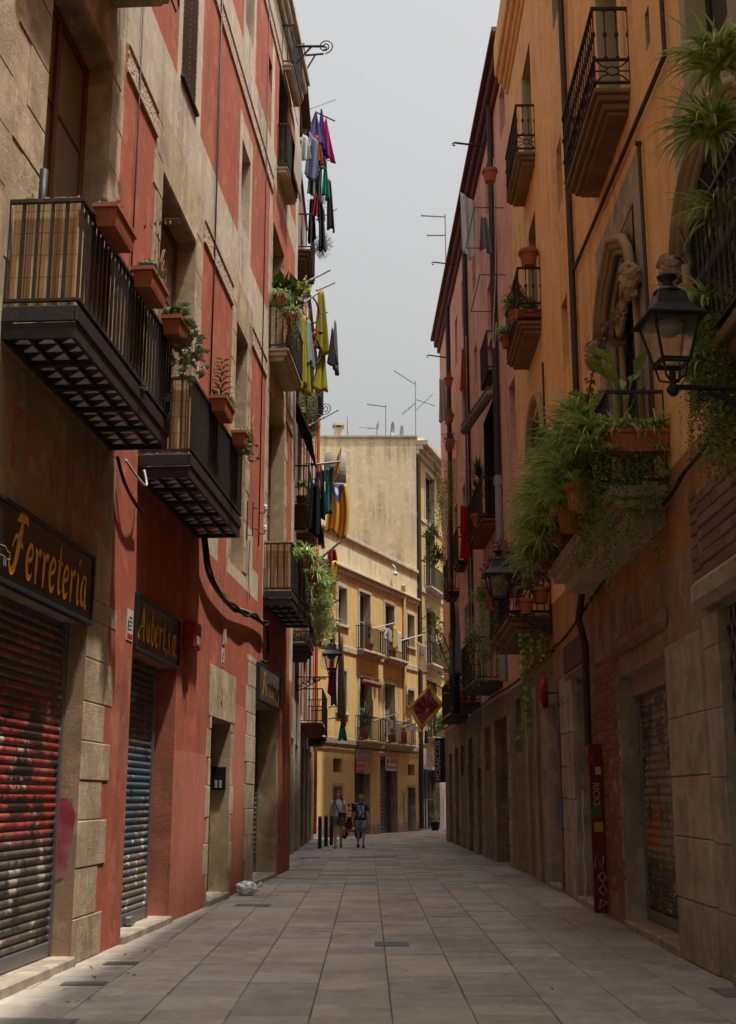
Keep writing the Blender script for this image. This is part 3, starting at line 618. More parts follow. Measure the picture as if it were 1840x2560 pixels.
mb = facade(FY, -1, 12.97, -.1, 12.3, ops, [(-1, 13, 10.75, 12.3, 3), (-1, 13, 0, .42, 2)]); obj('wall', mb, [YEL, TRIM, GREYST, BEIGE], B4)
body(B4, FY, -1, 12.9, -.1, 11.6, 8, DARK)
for z, h, d in ((3.62, .26, .05), (7.4, .26, .05), (10.62, .2, .12), (10.83, .1, .2), (12.2, .16, .12)):
    mb = MB(); mb.box(FY, (-1, -.02, z), (12.96, d, z + h), 0, .02); obj('band', mb, TRIM, B4)
for a, c, z0, z1, sill in ((3.1, 4.0, 4.9, 6.6, 1), (5.5, 6.85, 3.95, 6.5, 0), (8.45, 9.75, 3.95, 6.5, 0), (11.5, 12.4, 5.7, 6.45, 1), (3.1, 4, 8.5, 10.05, 1), (5.45, 6.7, 7.75, 10.2, 0), (8.55, 9.7, 7.75, 10.1, 0), (11.5, 12.5, 8.5, 10.05, 1)):
    surround(B4, FY, a, c, z0, z1, .17, TRIM, .03, sill); casement(B4, FY, a, c, z0, z1, -.27, 2, 2, random.choice((WOODDK, WOOD, surf('white_window_wood', (.45, .42, .36), bmp=.1))), random.choice((GLASS, glassmat('curtained_glass', (.22, .20, .17), .2))))
for a, c, z in ((4.95, 6.75, 3.42), (7.9, 10.1, 3.28)): shutter(B4, FY, a, c, .0, z, -.36, GR3, .16)
plank_door(B4, FY, 11.45, 12.45, .05, 1.98, -.3, 3, WOODDK); plank_door(B4, FY, 2.75, 3.6, .05, 1.95, -.3, 3, WOODDK)
surround(B4, FY, 2.75, 3.6, 0, 1.95, .13, GREYST, .02, False, 'door_surround'); surround(B4, FY, 11.45, 12.45, 0, 1.98, .12, GREYST, .02, False, 'door_surround')
for a, c, z in ((5.0, 7.7, 3.86), (8.35, 11.65, 3.86), (5.1, 7.7, 7.66), (8.3, 10.8, 7.66)):
    bal = stone_slab(B4, FY, a, c, .36, z, TRIM, ((.1, 0), (.1, .07), (.08, .15))); railing(bal, FY, a, c, .33, z, z + 1.0, 'plain', .13)
mb = MB(); mb.tube([FY(10.9, .07, 3.9), FY(10.9, .07, 11.0), FY(10.8, .1, 11.3)], .09, 8); obj('downpipe', mb, YEL, B4)
for s_ in (5.2, 8.4): 
    for z in (10.35, 6.7):
        mb = MB(); mb.tube([FY(s_, .1, z), FY(s_ + 1.5, .1, z)], .012, 5); obj('curtain_rod', mb, IRON, B4)

B5 = thing('beige_tall_building', (0, 63, 0), 'tall beige building with blank stained side wall behind the yellow one', 'building')
FB = Fr((-9, 60.0), (2.4, 60.0), 1)
mb = facade(FB, 0, 11.4, -.1, 19.15, [], []); 
def top_(x): return 19.15
obj('blank_wall', mb, BEIGE, B5)
ops = [(1.9, 3.9, 15.4, 17.9, .3, 1), (1.75, 3.9, 11.85, 14.8, .3, 1), (1.75, 3.9, 8.0, 10.8, .3, 1), (1.75, 3.9, 4.4, 7.2, .3, 1), (.9, 4.4, 0, 2.85, .35, 2), (6.5, 8.5, 11.85, 14.8, .3, 1), (6.5, 8.5, 8, 10.8, .3, 1), (6.2, 9, 0, 2.9, .3, 2)]
mb = facade(FZ, .004, 16, -.1, 19.1, ops, [(0, 16, 0, 3.6, 2)]); obj('wall', mb, [surf('mustard_stucco', (.50, .375, .125), (.42, .31, .10), streak=(.3, .22, .1), bmp=.2), TRIM, GREYST], B5)
mb = MB(); mb.box(Fr((-9, 60.5), (2.4, 60.5), 1), (0, 0, 0), (11.2, -9, 19.0)); obj('core', mb, DARK, B5)
mb = MB(); mb.box(FZ, (.3, -.55, 0), (16, -6, 19.0)); obj('core', mb, DARK, B5)
for i, (z, h, d) in enumerate(((18.3, .22, .16), (18.525, .22, .36), (18.75, .3, .6), (15.05, .28, .06), (11.45, .3, .06), (7.6, .3, .06), (4.0, .3, .06))):
    mb = MB(); mb.box(FZ, (.02, -.02, z), (16, d, z + h), 0, .03); obj('cornice' if i < 3 else 'band', mb, TRIM, B5)
mb = MB(); mb.box(FB, (0, -.6, 19.152), (11.5, .06, 19.25)); obj('coping', mb, GREYST, B5)
mb = MB(); mb.poly([(.15, 19.0), (4.4, 19.0), (4.4, 19.95), (3.1, 20.05), (.15, 19.25)], FZ, -.35, -3); obj('rooftop_wall', mb, BEIGE, B5)
for a, c, z0, z1 in ((1.9, 3.9, 15.4, 17.9), (1.75, 3.9, 11.85, 14.8), (1.75, 3.9, 8.0, 10.8), (1.75, 3.9, 4.4, 7.2), (6.5, 8.5, 11.85, 14.8), (6.5, 8.5, 8, 10.8)):
    surround(B5, FZ, a, c, z0, z1, .2, TRIM, .03, False); casement(B5, FZ, a, c, z0, z1, -.25, 2, 3, WOODDK, GLASS)
for z in (11.85, 8.0, 4.4): bal = stone_slab(B5, FZ, 1.55, 5.0, .4, z, TRIM, ((.1, 0), (.1, .07))); railing(bal, FZ, 1.55, 5.0, .37, z, z + 1.05, 'plain', .14)
casement(B5, FZ, .9, 4.4, 0, 2.85, -.3, 4, 2, surf('grey_shop_frame', (.13, .14, .145), bmp=.1), GLASS, 'shop_front', .07)
casement(B5, FZ, 6.2, 9, 0, 2.9, -.3, 2, 2, WOODDK, GLASS, 'shop_front', .07)
mb = MB(); mb.tube([FZ(.12, .1, .1), FZ(.12, .1, 18.2)], .11, 8); obj('drainpipe', mb, PIPEDK, B5)
mb = MB(); mb.box(WF, (-1.72, 60.3, 19.25), (-1.3, 60.8, 19.8)); mb.box(WF, (-1.8, 60.22, 19.9), (-1.22, 60.88, 20.0)); 
for x in (-1.7, -1.36): mb.box(WF, (x, 60.32, 19.8), (x + .08, 60.8, 19.9))
obj('chimney', mb, BEIGE, B5)
# stair tower at the left of the blank wall
mb = facade(Fr((-4.2, 57.2), (-1.15, 58.6), 1), 0, 3.35, 10, 17.2, [(2.2, 2.9, 12.6, 13.9, .25, 0)], []); mb.box(Fr((-4.2, 57.2), (-1.15, 58.6), 1), (0, -.5, 10), (3.3, -1.3, 17.1)); obj('stair_tower', mb, BEIGE, B5)

# the unseen neighbour opposite the yellow building: it shades the lower storeys at the bend
B8 = thing('corner_building', (9, 54, 0), 'salmon house round the bend opposite the yellow building', 'building')
FN = Fr((3.25, 47.0), (9.6, 63.2), -1)
mb = facade(FN, 0, 17, -.1, 21.2, [(2 + 4 * i, 3.2 + 4 * i, z, z + 2.3, .25, 1) for i in range(3) for z in (4, 8, 12, 16)], []); obj('wall', mb, [PINK, TRIM], B8)
mb = MB(); mb.box(FN, (0, -.3, 0), (17, -7, 21.1)); obj('core', mb, DARK, B8); mb = MB(); mb.box(FN, (0, -7, 21.201), (17, .05, 21.3)); obj('eaves', mb, TERRA, B8)
# ------------------------------------------------------------------ the ochre building (right)
B6 = thing('ochre_building', FR(2, -4, 0), 'ochre stucco building with carved stone arched windows and stone ground floor', 'building')
ops = [(-1.75, -.1, 0, 3.12, .4, 1), (1.83, 4.62, 0.0, 2.95, .3, 1), (6.86, 8.35, 0, 3.28, .4, 1), (10.15, 11.5, 0, 3.1, .5, 1), (13.6, 14.5, 2.2, 3.5, .3, 1),
       (2.4, 4.4, 5.0, 8.25, .3, 1), (-2.2, .1, 5.0, 7.3, .3, 1), (2.75, 4.1, 9.6, 12.3, .35, 4), (10.95, 12.3, 13.45, 16.1, .35, 4), (10.95, 12.3, 10.0, 12.45, .35, 4), (10.6, 12.6, 5.4, 8.6, .35, 1),
       (7.5, 8.05, 10.9, 12.05, .25, 0), (7.5, 8.1, 8.15, 9.3, .25, 0), (-1.6, -.3, 7.94, 10.4, .25, 4), (1.12, 1.32, 9.5, 9.95, .1, 4), (7.2, 7.9, 14.2, 15.6, .25, 4), (2.8, 4.0, 13.6, 16, .3, 4)]
reg = [(-20, 14.95, 0, 3.85, 2), (-20, 14.95, 3.85, 4.75, 3), (2.05, 4.95, 5, 8.75, 1), (-2.9, .4, 5, 8.2, 1), (4.6, 6.4, .2, 3.3, 2), (-.6, -.1, 7.9, 10.4, 1)]
mb = facade(FR, -20, 14.95, -.1, 18.0, ops, reg); obj('wall', mb, [OCHRE, GREYST, RUBBLE, OCHREDK, surf('pale_reveal', (.42, .33, .19), bmp=.3)], B6); body(B6, FR, -20, 14.9, -.1, 17.9, 9, DARK)
mb = MB()
for z, h, d in ((17.35, .12, .06), (17.475, .14, .13), (17.62, .18, .22), (17.802, .22, .3)): mb.box(FR, (-20, -.02, z), (14.98, d, z + h), 0, .03)
mb.box(FR, (-20, -9, 18.03), (14.98, .3, 18.62)); obj('cornice', mb, OCHRE, B6)
# ground-floor piers: big rounded courses
def pier(a, b, z1, h=.5, proud=.03, c=.008, mat=GREYST):
    z = 0.0
    while z < z1 - .05:
        hh = min(h * random.uniform(.94, 1.06), z1 - z)
        if z1 - z - hh < .15: hh = z1 - z
        mb = MB(); mb.box(FR, (a + .004, -.3, z + .003), (b - .004, proud + random.uniform(-.005, .006), z + hh - .003), 0, c); obj('pier_stone', mb, GREYST, B6); z += hh
pier(.42, 1.829, 3.0, .56, .05, .010); pier(-.098, .41, 3.1, .56, .012, .008); pier(4.63, 4.78, 3.0, .62, .01, .01)
pier(8.36, 9.1, 3.3, .5, .03); pier(9.12, 9.85, 3.4, .5, .015, .015); pier(6.45, 6.85, 2.2, .5, .02, .015); pier(11.52, 12.3, 3.6, .5, .02); pier(13.0, 13.58, 3.6, .5, .02); pier(14.52, 14.93, 3.6, .5, .02); pier(-4.2, -1.77, 3.1, .56, .04)
for a, b, z0, z1, d in ((-2.2, .3, 3.14, 3.42, .14), (1.75, 4.7, 3.2, 3.42, .1), (6.7, 8.9, 3.3, 3.42, .06)):
    mb = MB(); mb.box(FR, (a, -.05, z0), (b, d, z1), 0, .07); obj('lintel', mb, GREYST if b < 1 else surf('brown_lintel', (.30, .19, .11), (.2, .125, .075), scale=2, bmp=.5, grime=.5), B6)
mb = MB(); mb.box(FR, (7.0, -.02, 3.42), (9.05, .035, 3.85), 0, .01); obj('lintel_slab', mb, surf('purple_plaster', (.12, .065, .06), bmp=.5), B6)
mb = MB(); mb.box(FR, (1.84, -.28, 2.72), (4.6, -.16, 2.95)); obj('lintel_panel', mb, surf('pink_board', (.36, .24, .18), bmp=.1), B6)
# bricks where the render has fallen off
BRK = surf('old_brick', (.24, .105, .065), (.17, .07, .048), scale=7, bmp=.6, bscale=50, rnd=.35)
br = MB(); br.box(WF, (0, 0, 0), (1, 1, 1))
bm_ = MB(); f0_ = fr0(FR); bm_.box(f0_, (-.135, -.02, .006), (.135, .012, .079), 0, .008); bme = mesh('brick', bm_, BRK, Vector((0, 0, 0)))
for k in range(34):
    for j in range(6):
        s_ = 4.78 + j * .285 + (.14 if k % 2 else 0); z = .35 + k * .087
        if s_ < 6.35 and random.random() > .1: inst('brick', bme, FR(s_, random.uniform(-.004, .006), z), B6, rot=(0, 0, random.uniform(-.01, .01)))
for a, b, z0, z1 in ((.35, .62, 3.42, 4.3), (-2.3, .35, 3.45, 4.25)):
    z = z0
    while z < z1 - .05:
        x = a + random.uniform(-.1, .1)
        while x < b:
            w = random.uniform(.3, .42); mb = MB(); mb.box(FR, (x + .006, -.03, z + .006), (min(x + w, b) - .006, .018 + random.uniform(-.006, .008), z + .105), 0, .012)
            if min(x + w, b) - x > .1: obj('brick', mb, surf('purplish_brick', (.20, .13, .11), (.15, .095, .08), scale=4, bmp=.7, bscale=40, rnd=.3), B6)
            x += w
        z += .115
shutter(B6, FR, 1.83, 4.62, .09, 2.72, -.24, GR4, .094)
for a, c in ((1.83, 4.62), (6.86, 8.35), (10.15, 11.5), (-1.75, -.1)):
    mb = MB(); mb.box(FR, (a - .02, -.45, -.05), (c + .02, .06, .09), 0, .015); obj('doorstep', mb, GREYST, B6)
plank_door(B6, FR, 10.15, 11.5, .08, 3.1, -.45, 5, WOODDK)
plank_door(B6, FR, 6.86, 8.35, .08, 3.28, -.36, 5, surf('murky_green_door', (.06, .055, .025), (.10, .06, .02), scale=4, bmp=.3))
# folding lattice gate in the nearest doorway
mb = MB(); mb.box(FR, (-1.75, -.11, .1), (-.1, -.09, 3.12)); o = obj('gate', mb, DARK, B6); mb = MB()
for k in range(-8, 24):
    for sg in (1, -1):
        a0 = -1.7 + .14 * k; p = []
        for u in range(2): pass
        x0, x1 = a0, a0 + sg * 1.5 * 1.0; z0, z1 = .1, 3.1
        n = 20; seg = [(x0 + sg * .5 * (zz - .1), zz) for zz in [.1 + 3.0 * i / n for i in range(n + 1)]]
        seg = [q for q in seg if -1.73 < q[0] < -.12]
        if len(seg) > 1: mb.tube([FR(seg[0][0], -.07, seg[0][1]), FR(seg[-1][0], -.07, seg[-1][1])], .012, 4)
obj('lattice', mb, STEEL, o)
# carved gothic windows
CARV = surf('carved_stone', (.40, .285, .175), (.28, .19, .115), scale=2.2, streak=(.16, .10, .065), streak_amt=.5, bmp=.8, bscale=20)
def arch(cx, hw, zs, rise, name='gothic_arch'):
    mb = MB(); N = 14
    def C(u, k=1.): # ogee-pointed arch
        x = -1 + 2 * u; z = (1 - abs(x) ** 2.2) ** .6 * .86 + .14 * max(0, 1 - abs(x) * 3); return cx + x * hw * k, zs + z * rise * k
    top = zs + rise * 1.12
    for i in range(N):
        (x0, z0), (x1, z1) = C(i / N), C((i + 1) / N)
        for d in (.0, ): mb.add([FR(x0, .02, z0), FR(x1, .02, z1), FR(x1, .02, top), FR(x0, .02, top), FR(x0, -.28, z0), FR(x1, -.28, z1), FR(x1, -.28, top), FR(x0, -.28, top)], [[0, 1, 2, 3], [4, 7, 6, 5], [0, 4, 5, 1]])
    for kk, rr, dd in ((1.0, .045, .03), (1.1, .05, .07), (1.2, .06, .1), (.9, .035, -.06), (.82, .03, -.14)): mb.tube([FR(C(i / N, kk)[0], dd, C(i / N, kk)[1] - (0 if kk >= 1 else .0)) for i in range(N + 1)], rr, 6)
    # trefoil cusps inside
    for sx in (-1, 1):
        for (px, pz, pr) in ((.62, .18, .2), (.3, .45, .18)):
            mb.tube([FR(cx + sx * hw * px + pr * math.cos(a), -.12, zs + rise * pz + pr * math.sin(a)) for a in [math.pi * 2 * q / 10 for q in range(11)]], .04, 6)
    o = obj(name, mb, CARV, B6, None, True)
    for sx in (-1, 1):      # carved corbel heads and column shafts
        h = MB(); q = FR(cx + sx * hw * 1.22, .1, zs - .08)
        for (dx, dy, dz, r) in ((0, 0, 0, .13), (0, .05, -.1, .1), (.03, .03, .09, .11), (-.05, .02, .05, .09), (.06, -.02, -.04, .09), (0, .1, -.03, .05), (0, .02, -.2, .07)):
            c = q + FR.e * dx * 1.2 + FR.n * dy + Vector((0, 0, dz)); h.lathe(c, [(r * math.sin(math.pi * i / 6) + .002, -r * math.cos(math.pi * i / 6)) for i in range(7)], 12)
        for i_, v_ in enumerate(h.v): h.v[i_] = v_ + Vector((noise.noise(v_ * 24), noise.noise(v_ * 24 + Vector((9, 0, 0))), noise.noise(v_ * 24 + Vector((0, 9, 0))))) * .04
        obj('carved_corbel', h, CARV, o)
    sh = MB()
    for sx in (-1, 1):
        for dd, oo in ((.03, .04), (-.08, -.04), (-.18, -.1)): sh.tube([FR(cx + sx * (hw + oo), dd, 5.0), FR(cx + sx * (hw + oo), dd, zs - .12)], .045, 7)
    obj('column_shafts', sh, CARV, o, None, True)
    return o
arch(3.4, 1.0, 7.3, .78); arch(-1.05, 1.12, 6.55, .72)
casement(B6, FR, 2.4, 4.4, 5.0, 7.9, -.26, 2, 3, surf('grey_green_wood', (.05, .055, .05), bmp=.2), GLASS, 'balcony_door', .09)
FRD[0] = 0; louvre(B6, FR, -2.2, .1, 5.0, 7.2, -.2, surf('dark_green_shutter', (.02, .024, .022), bmp=.1), 22)
casement(B6, FR, 2.75, 4.1, 9.6, 12.3, -.3, 2, 3, WOOD, GLASS, 'balcony_door', .08); casement(B6, FR, 10.95, 12.3, 13.45, 16.1, -.3, 2, 3, WOOD, GLASS, 'balcony_door', .08)
casement(B6, FR, 10.95, 12.3, 10.0, 12.45, -.3, 2, 3, WOODDK, GLASS, 'balcony_door', .08); casement(B6, FR, 10.6, 12.6, 5.4, 8.6, -.3, 2, 3, WOODDK, GLASS, 'balcony_door', .08)
for q in ((7.5, 8.05, 10.9, 12.05), (7.5, 8.1, 8.15, 9.3), (-1.6, -.3, 7.94, 10.4), (7.2, 7.9, 14.2, 15.6), (2.8, 4.0, 13.6, 16), (13.6, 14.5, 2.2, 3.5)): casement(B6, FR, *q, -.2, 1, 2, WOODDK, GLASS)
# small arched niche surround further along
mb = MB(); N = 12; mb.tube([FR(11.6 + 1.15 * math.cos(math.pi * i / N), .03, 7.9 + .95 * math.sin(math.pi * i / N)) for i in range(N + 1)], .09, 6); obj('arch_moulding', mb, CARV, B6)
MOULD = surf('brown_moulding', (.26, .165, .085), (.17, .10, .055), scale=2, streak=(.09, .055, .035), streak_amt=.6, patch=(.33, .24, .14), bmp=.5)
bal = stone_slab(B6, FR, 2.2, 4.65, .43, 9.62, MOULD, ((.06, 0), (.07, .05), (.08, .12), (.05, .18))); railing(bal, FR, 2.2, 4.65, .41, 9.62, 10.66, 'knob', .13, RUSTY, scroll=.36)
bal = stone_slab(B6, FR, 10.6, 12.6, .36, 13.48, MOULD, ((.06, 0), (.07, .05), (.08, .12))); railing(bal, FR, 10.6, 12.6, .34, 13.48, 14.45, 'knob', .13, RUSTY, scroll=.34)
bal = stone_slab(B6, FR, 10.5, 12.75, .43, 10.02, MOULD, ((.06, 0), (.07, .05), (.08, .12))); railing(bal, FR, 10.5, 12.75, .41, 10.02, 11.05, 'knob', .13, RUSTY, scroll=.34)
bal = stone_slab(B6, FR, 1.45, 6.3, .6, 4.62, surf('pale_slab_stone', (.50, .39, .27), (.38, .29, .2), scale=1.5, bmp=.3, grime=.3), ((.12, 0), (.1, .06), (.16, .2))); railing(bal, FR, 1.45, 6.3, .58, 4.62, 5.62, 'plain', .13)
bal = stone_slab(B6, FR, 10.5, 14.4, .76, 4.58, MOULD, ((.08, 0), (.1, .06), (.08, .16))); railing(bal, FR, 10.5, 14.4, .73, 4.58, 5.55, 'plain', .13)
bal = stone_slab(B6, FR, -5, -2.3, .62, 4.62, MOULD, ((.1, 0), (.1, .06), (.1, .14))); railing(bal, FR, -5, -2.3, .6, 4.62, 5.66, 'knob', .13)
for P in ([(6.6, .07, 18.2), (6.5, .07, 9.2), (6.55, .07, 4.5), (6.55, .16, 3.95), (6.5, .09, 3.6), (6.55, .09, 2.2)],): mb = MB(); mb.tube([FR(*q) for q in P], .05, 8); obj('drainpipe', mb, PIPEDK, B6)
mb = MB(); mb.tube([FR(.35, .05, 12), FR(.35, .05, 8.83), FR(6.45, .05, 9.2)], .028, 6); obj('conduit', mb, PIPEDK, B6)
mb = MB(); mb.tube([FR(1.72, .05, 8.6), FR(1.72, .05, 5.2)], .022, 6); mb.tube([FR(1.72, .02, 8.62), FR(1.72, .09, 8.62)], .03, 6); obj('conduit', mb, PIPEDK, B6)
mb = MB(); mb.tube([FR(10.2, .05, 9.1), FR(10.2, .05, 6.2)], .02, 6); obj('conduit', mb, PIPEDK, B6)

# ------------------------------------------------------------------ the salmon building (right, further along)
B7 = thing('salmon_building', FP(10, -4, 0), 'salmon pink building with brown drainpipes beyond the ochre one', 'building')
ops = [(.6, 1.5, 17.0, 18.2, .22, 0), (3.85, 4.6, 16.4, 17.9, .22, 0), (.2, 1.2, 9.0, 10.6, .25, 0), (3.9, 4.7, 13.1, 14.5, .22, 0), (7.4, 8.1, 13.0, 14.1, .22, 0), (3.6, 4.9, 11.95, 12.95, .2, 0), (3.3, 6.2, 8.15, 11.3, .3, 1), (11.2, 12.2, 8.6, 11.0, .25, 2), (13.9, 15, 8.6, 11, .25, 2), (11.2, 12.2, 4.6, 7.2, .25, 2), (14, 15, 4.6, 7.2, .25, 2), (17, 18, 4.6, 7.2, .25, 2), (17, 18, 8.6, 11, .25, 2),
       (10.6, 11.4, 16, 17.6, .22, 0), (13, 13.8, 15.6, 17.2, .22, 0), (11, 11.8, 12.6, 14, .22, 0), (16, 16.8, 13, 14.6, .22, 0), (7.3, 8.1, 15.8, 17.3, .22, 0), (6.9, 8.3, 4.6, 7.2, .25, 2),
       (.65, 1.5, 2.45, 3.57, .25, 3), (2.85, 5.2, 0, 3.35, .45, 3), (6.35, 7.45, 2.2, 3.3, .3, 3), (8.3, 9.3, 0, 2.3, .35, 3), (10.4, 11.8, 0, 3.2, .4, 3), (13.2, 14.2, 2.2, 3.1, .3, 3), (14.8, 16.2, 0, 3.1, .35, 3), (17.4, 18.6, 0, 3, .35, 3)]
mb = facade(FP, .004, 20.2, -.1, 19, ops, [(0, 20.2, 0, 3.85, 3)] + [(a - .12, a, 4, 11.5, 2) for a in (11.2, 14, 17)] + [(a, a + .12, 4, 11.5, 2) for a in (12.2, 15, 18)]); obj('wall', mb, [PINK, DARK, TRIM, RUBBLE], B7); body(B7, FP, .004, 20.1, -.1, 18.9, 9, DARK, -.46)
mb = MB(); mb.box(FP, (0.01, -9, 19.002), (20.3, .34, 19.12)); mb.box(FP, (.01, -.02, 18.7), (20.25, .22, 19.0), 0, .04); mb.box(FP, (.01, -.02, 18.45), (20.22, .1, 18.698), 0, .04); obj('eaves', mb, surf('dark_red_eaves', (.16, .05, .04), bmp=.3), B7)
mb = MB(); mb.box(FP, (-.3, -3, 18.3), (1.5, -.6, 21)); obj('rooftop_wall', mb, GREYST, B7)
for q in ops:
    if q[4] < .3 and q[2] > 2: casement(B7, FP, q[0], q[1], q[2], q[3], -.17, 1, 2, WOODDK, GLASS, 'window', .05)
casement(B7, FP, 3.3, 6.2, 8.15, 11.3, -.26, 3, 3, WOODDK, GLASS, 'balcony_door', .08)
for q in ((2.85, 5.2, .02, 3.35, 5), (8.3, 9.3, .02, 2.3, 3), (10.4, 11.8, .02, 3.2, 4), (14.8, 16.2, .02, 3.1, 4), (17.4, 18.6, .02, 3, 3)): plank_door(B7, FP, q[0], q[1], q[2], q[3], -.3, q[4], WOODDK)
for a, b in ((2.4, 2.84), (5.21, 5.75), (7.7, 8.29), (9.31, 9.8), (10.0, 10.39), (11.81, 12.3), (14.3, 14.79), (16.21, 16.7)):
    z = 0
    while z < 3.1:
        hh = min(random.uniform(.42, .58), 3.3 - z); mb = MB(); mb.box(FP, (a + .004, -.1, z + .006), (b - .004, .02 + random.uniform(-.006, .008), z + hh - .006), 0, .025); obj('pier_stone', mb, GREYST, B7); z += hh
mb = MB(); mb.tube([FP(2.7, .09, 19), FP(2.7, .09, 8.95)], .08, 8); obj('drainpipe', mb, PIPEDK, B7)
mb = MB(); mb.tube([FP(2.7, .09, 8.95), FP(2.65, .09, 4.1)], .09, 8); mb.tube([FP(2.7, .09, 8.9), FP(2.7, .09, 8.7)], .11, 8); obj('drainpipe_sleeve', mb, surf('grey_sleeve', (.33, .31, .29), bmp=.1), B7)
mb = MB(); mb.tube([FP(9.5, .08, 18.9), FP(9.5, .08, 4)], .075, 8); obj('drainpipe', mb, PIPEDK, B7)
mb = MB(); mb.tube([FP(15.6, .08, 18.9), FP(15.6, .08, 4)], .075, 8); obj('drainpipe', mb, PIPEDK, B7)
for a, c, d, z, kind, m in ((3.5, 6.7, .42, 8.1, 'twist', surf('red_slab', (.24, .075, .05), bmp=.3)), (3.4, 6.2, .7, 4.2, 'twist', DKSLAB), (8.2, 10.9, .6, 4.05, 'twist', DKSLAB), (11.6, 14.6, .55, 3.95, 'plain', DKSLAB), (11, 12.4, .3, 8.5, 'plain', RUSTY), (13.7, 15.2, .4, 8.0, 'plain', RUSTY), (3.5, 5.0, .2, 11.9, 'plain', RUSTY)):
    bal = stone_slab(B7, FP, a, c, d, z, m, ((.07, 0), (.09, .07))); railing(bal, FP, a, c, d - .02, z, z + 1.0, kind, .13, RUSTY)
# ------------------------------------------------------------------ lettering tools
GL = {
 'F': (.86, [[(.52, .96, .05), (.5, .8, .2), (.4, .5, .22), (.32, .25, .2), (.2, .05, .17), (.04, .0, .13), (-.08, .12, .1), (-.05, .3, .06)], [(.2, .9, .05), (.45, 1.0, .2), (.75, 1.02, .19), (.88, .9, .04)], [(.02, .42, .05), (.2, .62, .09), (.42, .6, .1), (.66, .48, .08)]]),
 'e': (.48, [[(.05, .3, .06), (.33, .38, .1), (.4, .52, .1), (.26, .62, .1), (.1, .48, .15), (.06, .28, .17), (.16, .06, .15), (.32, .04, .1), (.44, .14, .04)]]),
 'r': (.46, [[(.04, .62, .06), (.14, .5, .16), (.14, .25, .17), (.16, -.02, .06)], [(.16, .42, .05), (.3, .6, .1), (.42, .55, .14)]]),
 't': (.42, [[(.2, .98, .05), (.2, .6, .15), (.18, .3, .17), (.24, .06, .13), (.4, .08, .04)], [(.02, .62, .07), (.4, .62, .07)]]),
 'i': (.34, [[(.04, .62, .05), (.14, .5, .15), (.14, .25, .16), (.2, .03, .12), (.32, .08, .04)], [(.13, .78, .05), (.2, .84, .13), (.26, .92, .05)]]),
 'a': (.56, [[(.38, .6, .06), (.2, .6, .1), (.07, .4, .15), (.08, .15, .15), (.22, .04, .1), (.36, .2, .06)], [(.42, .64, .05), (.38, .4, .16), (.38, .2, .16), (.44, .02, .1), (.54, .08, .04)]]),
 'A': (.82, [[(.16, .1, .1), (.04, .02, .12), (-.04, .14, .1), (.1, .3, .08), (.3, .55, .1), (.45, .95, .13)], [(.4, 1.0, .06), (.5, .75, .2), (.55, .4, .2), (.6, .05, .16), (.76, .06, .04)], [(.16, .38, .07), (.55, .36, .07)]]),
 'u': (.6, [[(.03, .62, .05), (.12, .45, .16), (.12, .2, .16), (.24, .03, .1), (.38, .15, .06)], [(.42, .64, .05), (.42, .4, .16), (.42, .18, .16), (.48, .02, .1), (.58, .08, .04)]]),
 'b': (.52, [[(.14, 1.02, .05), (.1, .7, .15), (.1, .3, .17), (.16, .05, .13), (.3, .02, .1), (.42, .2, .15), (.4, .45, .14), (.25, .58, .08), (.12, .45, .05)]]),
 's': (.42, [[(.36, .54, .1), (.24, .62, .08), (.1, .5, .13), (.22, .32, .14), (.34, .16, .13), (.2, .02, .09), (.04, .1, .1)]]),
 ',': (.2, [[(.08, .1, .1), (.1, .0, .12), (.03, -.16, .04)]]), '.': (.2, [[(.04, .04, .12), (.12, .04, .12)]])}
def script_text(fr, txt, s0, z0, h, d, slant=.1, width=1.0, ddir=1):
    out = []; x = 0
    for ch in txt:
        w, strokes = GL[ch]; mb = MB()
        for st in strokes:
            # smooth the stroke
            pts = []
            for i in range(len(st) - 1):
                p0, p1, p2, p3 = st[max(i - 1, 0)], st[i], st[i + 1], st[min(i + 2, len(st) - 1)]
                for k in range(4):
                    u = k / 4; pts.append(tuple(.5 * (2 * p1[j] + (p2[j] - p0[j]) * u + (2 * p0[j] - 5 * p1[j] + 4 * p2[j] - p3[j]) * u * u + (3 * p1[j] - p0[j] - 3 * p2[j] + p3[j]) * u ** 3) for j in range(3)))
            pts.append(st[-1]); L, Rr = [], []
            for i, (px, py, pw) in enumerate(pts):
                a, b = pts[max(i - 1, 0)], pts[min(i + 1, len(pts) - 1)]; dx, dy = b[0] - a[0], b[1] - a[1]; n = math.hypot(dx, dy) or 1
                ox, oy = -dy / n * abs(pw) * .5, dx / n * abs(pw) * .5; L.append((px + ox, py + oy)); Rr.append((px - ox, py - oy))
            P = lambda q, dd: fr(s0 + ddir * (x + q[0] + q[1] * slant) * h * width, dd, z0 + q[1] * h)
            for i in range(len(pts) - 1):
                mb.add([P(L[i], d), P(Rr[i], d), P(Rr[i + 1], d), P(L[i + 1], d)], [[0, 1, 2, 3]])
        x += w + .06; out.append(mb)
    return out
def block_text(txt, loc, fr_x, size, mat, name='lettering', parent=None, sx=1., up=(0, 0, 1), extr=.002):
    """plain capital lettering; fr_x = reading direction"""
    cu = bpy.data.curves.new(name, 'FONT'); cu.body = txt; cu.size = size; cu.extrude = extr; cu.offset = size * .012; cu.materials.append(mat); cu.resolution_u = 3
    tmp = bpy.data.objects.new('tmp', cu); me = bpy.data.meshes.new_from_object(tmp); bpy.data.objects.remove(tmp); me.materials.clear(); me.materials.append(mat)
    o = bpy.data.objects.new(name, me); X = Vector(fr_x).normalized(); U = Vector(up).normalized(); Z = X.cross(U)
    M = Matrix((X, U, Z)).transposed(); o.rotation_euler = M.to_euler(); o.scale = (sx, 1, 1)
    return link(o, parent, Vector(loc))

